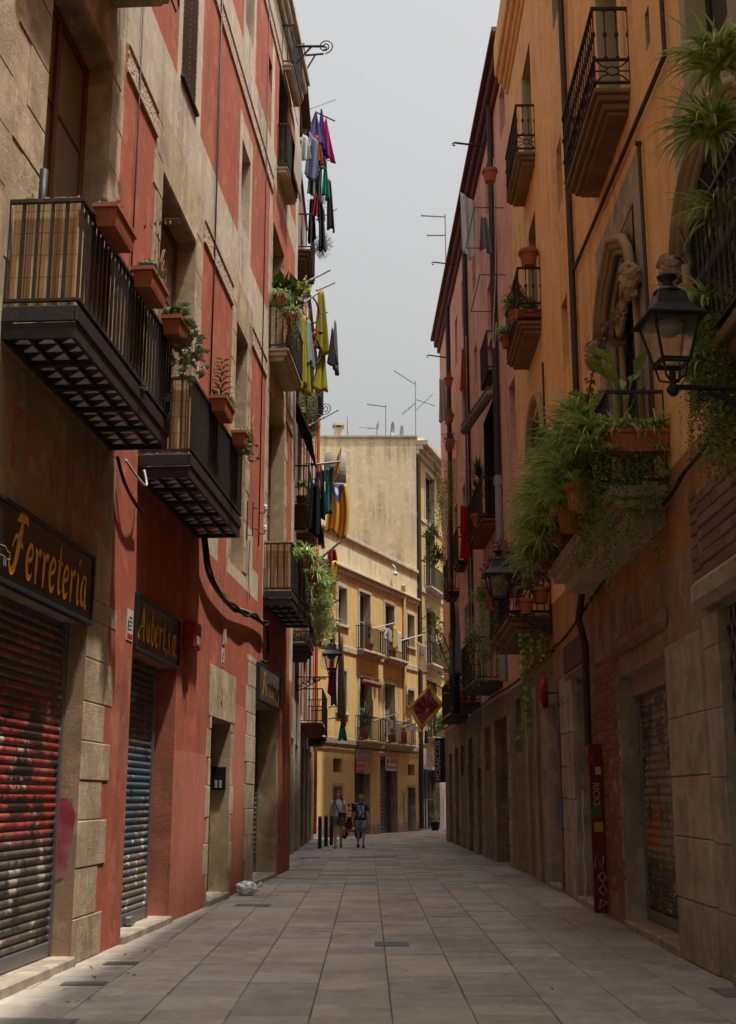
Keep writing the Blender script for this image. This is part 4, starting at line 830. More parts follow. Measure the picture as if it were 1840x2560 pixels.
# ------------------------------------------------------------------ shop signs
SIGNBK = surf('black_sign_panel', (.012, .013, .014), bmp=.03, rough=.22, spec=.5); SIGNFR = surf('dark_blue_sign_frame', (.022, .027, .034), bmp=.05, rough=.4)
GOLD = surf('gold_letter_paint', (.90, .46, .045), (.85, .41, .035), bmp=.03, rough=.5)
def shop_sign(s0, s1, z0, z1, d, txt, label, h, x0, zoff, width=1., gold=None):
    r = thing('shop_sign', FL((s0 + s1) / 2, 0, z0), label, 'shop sign', 'black and gold shop signs')
    mb = MB(); mb.box(FL, (s0 + .03, .02, z0 + .03), (s1 - .03, d, z1 - .03)); obj('panel', mb, SIGNBK, r)
    mb = MB()
    for a, b, c, e in ((s0, s1, z0, z0 + .04), (s0, s1, z1 - .04, z1)): mb.box(FL, (a, .0, c), (b, d + .018, e), 0, .006)
    for a, b in ((s0, s0 + .03), (s1 - .03, s1)): mb.box(FL, (a, .0, z0 + .041), (b, d + .015, z1 - .041), 0, .006)
    obj('frame', mb, SIGNFR, r)
    
    for m in script_text(FL, txt, x0, z0 + zoff, h, d + .004, .1, width): obj('letter', m, gold or GOLD, r)
    return r
r = shop_sign(-1.55, 1.78, 3.12, 3.8, .06, 'Ferreteria', 'black sign above the red graffiti shutter reading Ferreteria in gold script', .47, -.52, .13, .80)
# a little outline animal beside the lettering
mb = MB(); c0 = (-.82, 3.26)
for st in ([(-.12, .06), (-.1, .12), (.06, .13), (.12, .1), (.17, .1), (.18, .05), (.12, .04), (.06, .05), (-.08, .05), (-.12, .06)], [(-.09, .05), (-.1, -.02)], [(-.05, .05), (-.05, -.02)], [(.05, .05), (.05, -.02)], [(.09, .05), (.09, -.02)]): mb.tube([FL(c0[0] + x, .106, c0[1] + z) for x, z in st], .004, 4)
obj('emblem', mb, flat('grey_print', (.35, .35, .34)), r)
shop_sign(3.6, 5.84, 3.1, 3.75, .03, 'Aubert,s.a.', 'black sign above the blue shutter reading Aubert, s.a. in gold script', .42, 3.72, .14, .86)
shop_sign(12.35, 15.1, 3.22, 3.9, .07, 'Ferreteria', 'dull black Ferreteria sign over the deep stone doorway further along', .38, 12.7, .14, 1.05, surf('faded_gold_paint', (.36, .19, .04), (.2, .11, .03), scale=8, bmp=.05))
# faded painted wording on the old plaster over the first sign
m, t, b = new_mat('faded_red_paint'); v = pos(t); t.links.new(mixc(t, rng(t, noise_(t, v, 4, 6, .7), .38, .62), (.36, .24, .15), (.40, .085, .05)), b.inputs['Base Color']); b.inputs['Roughness'].default_value = .9
r = thing('painted_word', FL(.4, 0, 4.05), 'faded red painted word TEXIDOS on the plaster over the first sign', 'lettering')
for k, ch in enumerate('TEXIDOS'): block_text(ch, FL(-.62 + k * .44 - (.16 if k > 3 else 0), .003, 4.12), FL.e, .74, m, 'letter', r, .8, extr=.001)
# alarm box, plaques, intercom, number
r = thing('alarm_box', FL(6.35, 0, 3.4), 'red alarm box beside the gold lettered Aubert sign', 'alarm box')
mb = MB(); mb.box(FL, (6.15, .0, 3.42), (6.55, .17, 3.78), 0, .02); obj('housing', mb, surf('alarm_red', (.33, .03, .022), bmp=.05, rough=.45), r)
mb = MB(); mb.box(FL, (6.2, .171, 3.46), (6.38, .2, 3.58), 0, .02); obj('strobe', mb, surf('milky_plastic', (.5, .46, .4), bmp=0, rough=.4), r)
WHITEP = flat('white_enamel', (.62, .60, .56), .4); REDP = flat('red_print', (.45, .03, .03), .5); BLKP = flat('black_print', (.02, .02, .02), .5)
def plaque(s, z, w, h, label):
    r = thing('warning_sticker', FL(s, 0, z), label, 'sticker'); mb = MB(); mb.box(FL, (s, .0, z), (s + w, .008, z + h)); obj('plate', mb, WHITEP, r)
    mb = MB(); mb.box(FL, (s + .02, .009, z + .02), (s + w - .02, .0105, z + h * .22)); obj('red_strip', mb, REDP, r)
    mb = MB()
    for k in range(4): mb.box(FL, (s + w * .35, .009, z + h * (.34 + .13 * k)), (s + w * random.uniform(.75, .92), .0102, z + h * (.38 + .13 * k)))
    mb.poly([(s + .03, z + h * .3), (s + w * .28, z + h * .3), (s + w * .25, z + h * .6), (s + w * .18, z + h * .7), (s + .03, z + h * .6)], FL, .009, .0104); obj('print', mb, BLKP, r)
plaque(3.3, 3.18, .25, .34, 'white and red warning sticker on the red pier by the Aubert sign'); plaque(8.95, 3.48, .22, .28, 'small white and red sticker over the stone doorway')
r = thing('intercom', FL(9.9, -.1, 1.6), 'dark steel intercom panel on the stone door reveal', 'intercom')
mb = MB(); mb.box(FL, (9.86, -.27, 1.62), (9.9, -.05, 1.98), 0, .008); obj('plate', mb, surf('dark_steel', (.05, .05, .05), bmp=.05, rough=.3, metal=.6), r)
for k in range(4):
    for j in range(2): mb = MB(); mb.box(FL, (9.853, -.22 + .07 * j, 1.66 + .03 * k), (9.861, -.18 + .07 * j, 1.68 + .03 * k)); obj('button', mb, WHITEP, r)
r = thing('house_number', FL(9.1, 0, 3.8), 'pale cast house number over the small sticker on red wall', 'house number'); mb = MB(); mb.box(FL, (9.02, 0, 3.8), (9.16, .02, 4.08), 0, .02); mb.box(FL, (9.06, .02, 3.83), (9.12, .04, 4.05), 0, .01); obj('plate', mb, surf('cream_cast', (.5, .42, .3), bmp=.2), r)
mb = MB(); f = [(8.95, 2.95), (9.05, 2.86), (9.15, 2.95)]; mb.tube([FL(a, .012, z) for a, z in f], .012, 5); mb.tube([FL(9.05, .012, 3.05), FL(9.05, .012, 3.1)], .012, 5)
for s_ in (8.6, 8.7, 8.78, 9.3, 9.4, 9.48): mb.tube([FL(s_, .012, 2.98), FL(s_ + .03, .012, 3.08)], .008, 5)
tag(obj('carved_date', mb, surf('carved_shadow', (.2, .14, .085), bmp=.2), None), 'carved date marks on the stone lintel of the small doorway', 'carving')

# ------------------------------------------------------------------ reed screens inside the railings
def reedmat(name, fr, k=1.):
    m, t, b = new_mat(name); p = nd(t, 'NewGeometry').outputs['Position']; e = fr.e + fr.n
    u = nd(t, 'VectorMath', {0: p, 1: tuple(e * 90)}, operation='DOT_PRODUCT').outputs['Value']
    w = nd(t, 'TexWhiteNoise', {'W': math_(t, 'FLOOR', u)}, noise_dimensions='1D').outputs['Value']
    zc = nd(t, 'SeparateXYZ', {'Vector': p}).outputs['Z']
    cr = nd(t, 'ValToRGB', {'Fac': w}); el = cr.color_ramp.elements; el[0].color = (.10 * k, .045 * k, .02 * k, 1); el[1].color = (.52 * k, .37 * k, .18 * k, 1)
    for q, c in ((.3, (.27, .15, .07)), (.55, (.42, .27, .11)), (.75, (.50, .34, .15))): x = el.new(q); x.color = (c[0] * k, c[1] * k, c[2] * k, 1)
    tie = math_(t, 'GREATER_THAN', math_(t, 'FRACT', math_(t, 'MULTIPLY', zc, 5.2)), .955)
    col = mixc(t, math_(t, 'MULTIPLY', tie, .6), cr.outputs[0], (.08, .05, .03)); t.links.new(col, b.inputs['Base Color']); b.inputs['Roughness'].default_value = .7
    bump(t, b, math_(t, 'SINE', math_(t, 'MULTIPLY', u, 6.283)), .6, .006); return m
REEDM = reedmat('reed_cane', FL, 1.5); REEDK = reedmat('aged_reed_cane', FK, 1.1)
def reed(fr, s0, s1, d, z0, z1, label, m):
    mb = MB(); dd = d - .035; path = [(s0 + .035, 0.03), (s0 + .035, dd), (s1 - .035, dd), (s1 - .035, .03)]
    for i in range(3):
        (a, b), (c, e) = path[i], path[i + 1]; L = math.hypot(c - a, e - b); n = max(6, int(L / .06))
        def P(u, v): 
            w = random.uniform(-.012, .012) if v > .99 else 0; return fr(a + (c - a) * u, b + (e - b) * u - .006 * math.sin(u * n * 1.7), z0 + (z1 - z0) * v + w)
        mb.grid(P, n * 2, 3)
    o = obj('reed_screen', mb, m); sm = o.modifiers.new('thickness', 'SOLIDIFY'); sm.thickness = .008; tag(o, label, 'reed screen', 'reed screens tied inside balcony railings')
reed(FL, -.88, 2.36, .6, 5.33, 6.27, 'split cane screen inside the nearest black balcony on the red building', REEDM)
reed(FL, 3.5, 6.88, .6, 5.33, 6.27, 'split cane screen inside the second black balcony, below succulents', REEDM)
reed(FL, 13.05, 16.3, .53, 5.33, 6.27, 'split cane screen inside the black balcony overhung by spider plants', REEDM)
reed(FK, 4.3, 6.6, .57, 5.4, 6.3, 'weathered cane screen in the balcony below the spider plants', REEDK)

# ------------------------------------------------------------------ plants
def spider(n, L, w, seed, up=1.0, droop=1.0):
    rd = random.Random(seed); mb = MB()
    for _ in range(n):
        az = rd.uniform(0, 6.283); el = rd.uniform(.35, 1.35) * up; l = L * rd.uniform(.6, 1.15); k = rd.uniform(1.4, 2.6) * droop; ww = w * rd.uniform(.7, 1.2)
        p = Vector((rd.uniform(-.04, .04), rd.uniform(-.04, .04), 0)); side = Vector((-math.sin(az), math.cos(az), 0)); N = 6; V = []
        for i in range(N + 1):
            u = i / N; a = el - k * u; V += [p - side * ww * (1 - u ** 2) * .5, p + side * ww * (1 - u ** 2) * .5 + Vector((0, 0, .002))]
            p = p + Vector((math.cos(az) * math.cos(a), math.sin(az) * math.cos(a), math.sin(a))) * l / N
        mb.add(V, [[2 * i, 2 * i + 1, 2 * i + 3, 2 * i + 2] for i in range(N)])
    return mb
def leaf(mb, p, dirv, nrm, l, w):
    d = dirv.normalized(); s = d.cross(nrm); s = s.normalized() if s.length > 1e-5 else d.orthogonal().normalized(); n2 = s.cross(d)
    mb.add([p, p + d * l * .45 + s * w * .5 + n2 * l * .06, p + d * l, p + d * l * .45 - s * w * .5 + n2 * l * .06], [[0, 1, 2, 3]])
def rv(rd): return Vector((rd.gauss(0, 1), rd.gauss(0, 1), rd.gauss(0, 1))).normalized()
def bush(n, rx, ry, rz, l, w, seed, clump=9):
    rd = random.Random(seed); mb = MB(); cs = [(rv(rd) * rd.uniform(.25, 1)) for _ in range(clump)]
    for _ in range(n):
        c = rd.choice(cs); p = c * .72 + rv(rd) * rd.random() ** .5 * .42; p = Vector((p.x * rx, p.y * ry, p.z * rz))
        leaf(mb, p, rv(rd) + Vector((0, 0, .2)), rv(rd), l * rd.uniform(.6, 1.2), w * rd.uniform(.7, 1.2))
    return mb
def trailing(n, L, l, w, seed, spread=.3, out=.12, dens=.035):
    rd = random.Random(seed); mb = MB()
    for _ in range(n):
        p = Vector((rd.uniform(-spread, spread), rd.uniform(-out, out), rd.uniform(-.02, .06))); ln = L * rd.uniform(.35, 1.1); q = 0; wx, wy = rd.uniform(-.25, .25), rd.uniform(-.25, .25)
        while q < ln:
            p = p + Vector((wx * dens * .6 + rd.uniform(-.012, .012), wy * dens * .6 + rd.uniform(-.012, .012), -dens if q > .06 else .02)); q += dens
            leaf(mb, p, rv(rd) + Vector((0, 0, -.5)), rv(rd), l * rd.uniform(.6, 1.2), w * rd.uniform(.7, 1.2))
    return mb
def yucca(n, L, w, seed, trunk=.0):
    rd = random.Random(seed); mb = MB()
    for _ in range(n):
        az = rd.uniform(0, 6.283); el = rd.uniform(-.3, 1.45); l = L * rd.uniform(.7, 1.1); d = Vector((math.cos(az) * math.cos(el), math.sin(az) * math.cos(el), math.sin(el))); s = Vector((-math.sin(az), math.cos(az), 0)) * w * .5; p = Vector((0, 0, trunk)); V = []
        for i in range(5):
            u = i / 4; c = p + d * l * u - Vector((0, 0, .18 * l * u * u)); k = 1 - u ** 1.6; V += [c - s * k, c + s * k]
        mb.add(V, [[2 * i, 2 * i + 1, 2 * i + 3, 2 * i + 2] for i in range(4)])
    return mb
def rosettes(n, R_, seed, spread=(.3, .1), h=.1):
    rd = random.Random(seed); mb = MB()
    for _ in range(n):
        c = Vector((rd.uniform(-spread[0], spread[0]), rd.uniform(-spread[1], spread[1]), rd.uniform(0, h))); ax = (rv(rd) + Vector((0, 0, 1.2))).normalized(); u = ax.orthogonal().normalized(); v_ = ax.cross(u)
        for ring, (m_, tilt) in enumerate(((7, .25), (6, .8))):
            for k in range(m_):
                a = 6.283 * k / m_ + ring * .4; d = (u * math.cos(a) + v_ * math.sin(a)) * math.cos(tilt) + ax * math.sin(tilt); leaf(mb, c, d, ax, R_ * (1 - .3 * ring), R_ * .5)
    return mb
Z0 = Vector((0, 0, 0))
SP = [mesh('spider_leaves', spider(80, .42, .03, 10 + i), SPIDER, Z0) for i in range(3)]
SPL = [mesh('spider_leaves', spider(100, .52, .032, 20 + i, 1.0, .85), SPIDER, Z0) for i in range(3)]
SPG = [mesh('spider_leaves', spider(80, .42, .022, 30 + i, .9, 1.2), SPIDER2, Z0) for i in range(2)]
SPS = [mesh('spider_leaves', spider(26, .2, .016, 40 + i), SPIDER, Z0) for i in range(2)]
TR = [mesh('trailing_stems', trailing(46, .9, .035, .022, 50 + i), CREEP, Z0) for i in range(2)]
TRL = mesh('trailing_stems', trailing(60, 1.5, .035, .022, 55, .3, .25), CREEP, Z0)
TRG = mesh('trailing_stems', trailing(46, 1.0, .05, .016, 57, .2, .2), SPIDER2, Z0)
TRY = mesh('trailing_stems', trailing(40, 1.3, .055, .02, 58, .16, .16), SPIDER, Z0)
BU = mesh('leaves', bush(420, .3, .25, .28, .07, .04, 60), CREEP, Z0); BUL = mesh('leaves', bush(260, .3, .28, .3, .09, .055, 61), LIME, Z0)
BUP = mesh('leaves', bush(420, .36, .3, .42, .12, .035, 62, 14), PURPLE, Z0); BUD = mesh('leaves', bush(520, .3, .3, .35, .16, .012, 63), STRAW, Z0)
YU = mesh('sword_leaves', yucca(60, .62, .045, 64, .0), DKLEAF, Z0); RUB = mesh('glossy_leaves', bush(70, .42, .34, .42, .3, .15, 65, 10), DKLEAF, Z0)
TEALB = mesh('needle_leaves', bush(700, .13, .1, .12, .05, .012, 66, 12), TEAL, Z0)
def troughmesh(L=.62, D=.2, H=.19):
    mb = MB(); t0, t1 = .82, 1.0; P = []
    for z, k, dd in ((0, .86, .78), (H * .8, .97, .95), (H * .8, 1.04, 1.08), (H, 1.04, 1.08)): P.append([(sx * L / 2 * k, sy * D / 2 * dd, z) for sx, sy in ((-1, -1), (1, -1), (1, 1), (-1, 1))])
    P.append([(sx * L / 2 * .98, sy * D / 2 * .98, H) for sx, sy in ((-1, -1), (1, -1), (1, 1), (-1, 1))]); P.append([(sx * L / 2 * .96, sy * D / 2 * .94, H * .82) for sx, sy in ((-1, -1), (1, -1), (1, 1), (-1, 1))])
    V = [q for r in P for q in r]; F = [[3, 2, 1, 0]] + [[4 * i + k, 4 * i + (k + 1) % 4, 4 * i + 4 + (k + 1) % 4, 4 * i + 4 + k] for i in range(5) for k in range(4)]; mb.add(V, F); n = len(P) - 1; mb.add(P[-1], [[0, 1, 2, 3]], 1)
    for k in range(1, 12):   # shallow ribs
        x = -L / 2 * .86 + L * .86 * k / 12
        for sy in (-1, 1): mb.box(WF, (x - .004, sy * D / 2 * .8, H * .15), (x + .004, sy * D / 2 * .93, H * .7))
    return mb
TROUGH = mesh('trough', troughmesh(), [TERRA, SOIL], Z0); TROUGHL = mesh('trough', troughmesh(.62, .24, .24), [TERRA, SOIL], Z0)
def potmesh(r=.13, h=.22):
    mb = MB(); mb.lathe((0, 0, 0), [(r * .68, 0), (r * .93, h * .78), (r * 1.06, h * .78), (r * 1.06, h), (r * .94, h), (r * .9, h * .85)], 14); return mb
POT = mesh('pot', potmesh(), TERRA, Z0); POTB = mesh('pot', potmesh(.2, .34), TERRA, Z0)
def planted(name, p, label, cat, group, pot, plants, ang=0, sc=1.):
    """a pot or box with what grows in it"""
    r = thing(name, p, label, cat, group)
    if pot: inst('trough' if 'trough' in pot.name else 'pot', pot, p, r, ang, sc)
    for me, off, rz, s_ in plants: inst('foliage', me, Vector(p) + Vector(off), r, rz, s_)
    return r
GB = 'flower boxes hung on the red building balconies'
sm1 = mesh('succulents', rosettes(40, .05, 70), SUCC, Z0); sm2 = mesh('succulents', rosettes(60, .06, 71, (.26, .12), .12), SUCC, Z0)
hang_s = mesh('hanging_succulents', rosettes(44, .055, 72, (.22, .1), -.45), SUCC, Z0)
leafy = MB(); rd = random.Random(5)
for k in range(46):
    z = k * .0095; a = k * 2.4; leaf(leafy, Vector((0, 0, z)), Vector((math.cos(a), math.sin(a), .5 - z)), Vector((0, 0, 1)), .12 * (1 - z * 1.2) + .03, .03)
leafy = mesh('upright_stalk', leafy, DKLEAF, Z0)
pink_b = mesh('small_flowers', bush(160, .2, .07, .06, .03, .025, 73), leafmat('pink_flower', (.35, .16, .24), (.42, .34, .36), (.12, .18, .08)), Z0)
drys = MB()
for k in range(9):
    x, y = rd.uniform(-.12, .12), rd.uniform(-.06, .06); h = rd.uniform(.15, .42); drys.tube([(x, y, 0), (x + rd.uniform(-.08, .08), y, h * .6), (x + rd.uniform(-.14, .14), y, h)], [.004, .003, .005], 4)
drys = mesh('dry_stems', drys, DRY, Z0)
ta = FL.ang
planted('flower_box', FL(-.34, .72, 6.12), 'terracotta flower box nearest the camera, with small pink flowers', 'flower box', GB, TROUGH, [(pink_b, (0, 0, .2), ta, 1), (sm1, (0, 0, .2), ta, .8)], ta)
planted('flower_box', FL(.92, .72, 6.12), 'terracotta flower box with teal needle plant and dry stems, middle of the first balcony', 'flower box', GB, TROUGH, [(TEALB, (0.02, -.15, .22), ta, 1), (sm1, (0, .1, .2), ta, .9), (drys, (.0, .2, .2), ta, 1.2), (leafy, (.05, .28, .12), ta, .5)], ta)
planted('flower_box', FL(2.12, .72, 6.12), 'terracotta flower box with succulents spilling over at the end of the first balcony', 'flower box', GB, TROUGH, [(sm2, (0, 0, .22), ta, 1.1), (hang_s, (.13, .12, .2), ta, 1.2), (hang_s, (.12, -.02, .1), ta + 2, .8)], ta)
planted('flower_box', FL(4.72, .72, 6.12), 'terracotta flower box with upright leafy stalk and teal plant, second balcony', 'flower box', GB, TROUGH, [(leafy, (0, -.16, .18), ta, 1.25), (TEALB, (.03, .14, .24), ta, 1.2), (sm1, (0, 0, .18), ta, .9)], ta)
planted('flower_box', FL(6.2, .72, 6.12), 'terracotta flower box with dry strands at the far end of the second balcony', 'flower box', GB, TROUGH, [(TEALB, (.03, .14, .24), ta, 1.2), (SPS[0], (0, -.1, .2), 0, 1.2), (drys, (.1, -.1, .12), ta, 1), (hang_s, (.14, -.2, .06), 1, .6)], ta)
# a dry branch arching out of the first boxes
mb = MB(); P = [FL(-.0, .72, 6.3) + Vector((.0, 0, 0))]; pth = [FL(.0 + u * 1.5, .74 + .1 * u, 6.32 + .9 * u ** .8) for u in [i / 10 for i in range(11)]]; mb.tube(pth, [.006 - .0004 * i for i in range(11)], 4)
for i in range(3, 11):
    for k in range(3): leaf(mb, pth[i] + Vector((0, 0, -.01)), Vector((rd.uniform(-.3, .3), rd.uniform(-.3, .3), -1)), rv(rd), .06, .025)
tag(obj('dry_branch', mb, DRY), 'thin dry branch with brown leaves arching up from the flower boxes', 'branch')
for i, (s_, z, q) in enumerate(((1.2, 5.28, 'first'), (2.15, 5.5, 'first'), (2.3, 5.3, 'first'))):
    o = inst('succulent_tuft', mesh('succulent_tuft', rosettes(9, .06, 80 + i, (.05, .05), .08), SUCC, Z0), FL(s_, .62, z)); tag(o, ('small succulent tuft low on the iron edge of the first balcony', 'succulent tuft clinging high to the bars near the balcony corner', 'succulent tuft just below another at the balcony corner')[i], 'succulent')
o = inst('succulent_tuft', mesh('succulent_tuft', rosettes(10, .07, 85, (.04, .03), .05), SUCC, Z0), FL(3.52, .3, 6.1)); tag(o, 'pale succulent rosette against the cane of the second balcony', 'succulent')
# ------------------------------------------------------------------ plants on the right: the jungle balcony
GR = 'spider plants crowding the jungle balcony'
rdp = random.Random(11)
# (s, d, z, scale, mesh index) along the outside of the railing, named by what can be found beside each
spots_ = [(1.75, .68, 5.25, 1.1), (2.3, .74, 5.5, 1.2), (2.9, .76, 5.1, 1.2), (3.5, .77, 5.5, 1.25), (4.1, .78, 5.05, 1.25), (4.7, .78, 5.45, 1.25), (5.3, .78, 5.05, 1.25), (5.9, .76, 5.35, 1.2), (6.4, .7, 5.0, 1.15), (2.5, .84, 4.9, 1.0), (4.2, .86, 4.75, 1.1), (5.6, .84, 4.7, 1.1)]
JL = ['just behind the long flower box', 'above the low hanging pot', 'below the broad-leaved plant', 'under the lime green shrub', 'low in the middle of the mass', 'high in the middle of the mass', 'low towards the far end', 'high towards the far end', 'at the far corner', 'lowest, beside the low hanging pot', 'lowest in the middle of the mass', 'lowest towards the far end']
for i, (s_, d, z, k) in enumerate(spots_):
    r = thing('spider_plant', FR(s_, d, z), 'spider plant of the jungle balcony, ' + JL[i], 'spider plant', GR)
    inst('pot', POT, FR(s_, d - .12, z - .2), r, 0, .7); inst('foliage', SPL[i % 3], FR(s_, d, z), r, rdp.uniform(0, 6), k); inst('foliage', SPL[(i + 1) % 3], FR(s_ + .25, d + .06, z - .12), r, rdp.uniform(0, 6), k * .9); inst('foliage', SPL[(i + 2) % 3], FR(s_ - .2, d + .1, z - .22), r, rdp.uniform(0, 6), k * .7)
    inst('foliage', TRY if i % 2 else TRG, FR(s_, d + .05, z + .05), r, rdp.uniform(0, 6), .42); inst('foliage', SPS[i % 2], FR(s_ + .1, d + .2, z - .45), r, i, 1.1)
for i, (s_, d, z, k, lab) in enumerate(((2.2, .78, 4.52, 1.0, 'terracotta pot hanging low outside the jungle balcony railing'), (2.75, .8, 4.4, 1.0, 'tilted terracotta pot beside the low hanging one under spider plants'))):
    planted('hanging_pot', FR(s_, d, z), lab, 'pot', 'pots hung under the jungle balcony', POTB, [(SPS[i], (0, 0, .3), 0, 1.)], 0, .85)
ang = FR.ang + math.pi / 2
r = planted('flower_box', FR(1.36, .3, 4.93), 'long terracotta flower box across the near end of the jungle balcony', 'flower box', None, TROUGHL, [(SP[0], FR.n * .2 + Vector((0, 0, .22)), 0, .9), (SP[1], Vector((0, 0, .22)), 1, .85), (SP[2], FR.n * -.2 + Vector((0, 0, .22)), 2, .95), (SPS[0], FR.n * .25 + Vector((-.02, -.12, .02)), 0, 1), (SPS[1], FR.n * -.15 + Vector((0, -.14, .0)), 0, 1.1), (SPS[0], FR.n * -.3 + Vector((0, -.1, -.25)), 0, 1)], ang)
# bird-of-paradise in a big pot
bp = MB(); rd = random.Random(21)
for k in range(12):
    az = rd.uniform(0, 6.28); t_ = rd.uniform(.1, .5); top = Vector((math.cos(az) * t_ * .7, math.sin(az) * t_ * .7, rd.uniform(.3, .75))); bp.tube([(0, 0, 0), top * .6 + Vector((0, 0, .06)), top], .008, 4); leaf(bp, top, Vector((math.cos(az), math.sin(az), .7)), Vector((0, 0, 1)), .36, .15)
planted('potted_plant', FR(2.0, .3, 5.1), 'broad-leaved plant in a round terracotta pot above the long flower box', 'potted plant', None, POTB, [(mesh('broad_leaves', bp, LIME, Z0), (0, 0, .3), 0, 1.0)], 0, .9)
o = inst('trailing_plant', TRL, FR(1.5, .5, 4.9), rz=ang); tag(o, 'dark trailing plant draped below the near corner of the jungle balcony', 'plant')
for i, (s_, d, z, lab) in enumerate(((1.35, .15, 4.85, 'dark trailing plant hanging by the ochre wall under the jungle balcony'), (1.9, .68, 4.75, 'dark trailing plant beside the hanging pots of the jungle balcony'))): tag(inst('trailing_plant', TR[i], FR(s_, d, z), rz=ang + i, sc=1.15), lab, 'plant')
tag(inst('leafy_shrub', BUL, FR(3.0, .5, 5.95), sc=1.1), 'lime green shrub rising from the jungle balcony by the drainpipe', 'shrub'); tag(inst('leafy_shrub', BU, FR(4.2, .55, 5.75), sc=1.3), 'dark leafy shrub behind the spider plants of the jungle balcony', 'shrub')
for i, (s_, d, z, k, lab) in enumerate(((2.6, .66, 5.05, 1.25, 'dark leafy shrub inside the near half of the jungle balcony mass'), (3.9, .7, 4.95, 1.35, 'dark leafy shrub deep in the middle of the jungle balcony mass'), (5.2, .7, 5.0, 1.35, 'dark leafy shrub deep in the far half of the jungle balcony mass'))): tag(inst('leafy_shrub', BU, FR(s_, d, z), rz=i, sc=k), lab, 'shrub')
for i, (s_, d, z, k, lab) in enumerate(((1.42, .4, 4.95, 1.1, 'dark trailing plant under the long flower box'), (2.6, .66, 4.7, .9, 'dark trailing plant between the low hanging pots'))): tag(inst('trailing_plant', TR[i], FR(s_, d, z), rz=ang + i * 2, sc=k), lab, 'plant')
for i, (s_, d, z, k, lab) in enumerate(((11.1, .74, 5.15, 1.1, 'green shrub among the purple plants, near end'), (13.3, .8, 5.3, 1.3, 'green shrub among the purple plants, far end'))): tag(inst('leafy_shrub', BUL if i else BU, FR(s_, d, z), rz=i, sc=k), lab, 'shrub')
tag(inst('trailing_plant', TRG, FR(12.6, .82, 5.1), sc=1.0), 'pale trailing plant hanging before the purple plant balcony slab', 'plant')
for i, (s_, d, z, k, lab) in enumerate(((4.0, .65, 5.2, 1.0, 'leafy plant on the dark balcony behind the laundry'), (9.5, .6, 5.0, .9, 'leafy plant on the dark balcony next to the terracotta pot'))): tag(inst('leafy_shrub', BU, FP(s_, d, z), rz=i, sc=k), lab, 'shrub')
mb = MB(); pth = [FR(3.4 - 2.4 * u, .5, 5.9 + .55 * math.sin(u * 2.4)) for u in [i / 12 for i in range(13)]]; mb.tube(pth, .012, 5)
for p_ in pth:
    for k in range(10): leaf(mb, p_ + rv(rd) * .05, rv(rd), rv(rd), .07, .03)
tag(obj('dead_vine', mb, DRY), 'dry vine arching over the jungle balcony below the gothic window', 'vine')
tag(inst('leafy_creeper', mesh('creeper', trailing(40, 1.6, .06, .045, 91, .25, .08), CREEP, Z0), FR(7.6, .35, 6.9), rz=FR.ang), 'ivy climbing the ochre wall beyond the jungle balcony', 'creeper')
# nearest balcony at the right edge
TRN = mesh('trailing_stems', trailing(130, 1.35, .03, .02, 56, .2, .2, .028), CREEP, Z0)
GN = 'plants on the near balcony at the photo edge'
for i, (s_, d, z, k, lab) in enumerate(((-2.75, .55, 6.15, .95, 'spider plant with long arching blades highest on the near right balcony'), (-2.7, .5, 5.5, .9, 'spider plant below the highest one on the near right balcony'), (-3.2, .6, 6.4, 1.0, 'spider plant cut by the upper right photo edge'), (-2.45, .6, 4.9, .85, 'spider plant beside the near street lamp bracket'), (-2.4, .62, 4.45, .8, 'spider plant under the near lamp bracket, amid small leaves'))):
    r = thing('spider_plant', FR(s_, d, z), lab, 'spider plant', GN); inst('pot', POTB, FR(s_ - .3, d - .36, z - .3), r, 0, .5); inst('foliage', SPL[i % 3], FR(s_, d, z), r, i, k); inst('foliage', SP[i % 3], FR(s_ - .1, d, z + .02), r, i + 2, k)
for i, (s_, d, z, k, lab) in enumerate(((-2.3, .5, 4.8, .8, 'curtain of tiny leaves hanging from the near right balcony, left edge'), (-2.55, .5, 4.75, .85, 'middle curtain of tiny leaves below the near right balcony'), (-2.8, .5, 4.65, .85, 'curtain of tiny leaves at the photo edge below the near balcony'))): tag(inst('trailing_plant', TRN, FR(s_, d, z), rz=i * 1.3, sc=k), lab, 'plant', GN)
snk = MB()
for k in range(7):
    az = rd.uniform(0, 6.28); d_ = Vector((math.cos(az) * .3, math.sin(az) * .3, 1)).normalized(); s2 = Vector((-math.sin(az), math.cos(az), 0)); L = rd.uniform(.5, .8); V = []
    for i in range(5): u = i / 4; c = d_ * L * u; V += [c - s2 * .03 * (1 - u ** 3), c + s2 * .03 * (1 - u ** 3)]
    snk.add(V, [[2 * i, 2 * i + 1, 2 * i + 3, 2 * i + 2] for i in range(4)])
snk = mesh('sword_leaves', snk, DKLEAF, Z0)
planted('potted_plant', FR(-1.98, .45, 4.95), 'sword-leaved plant behind the near street lantern', 'potted plant', None, POTB, [(snk, (0, 0, .3), 0, 1.1)])

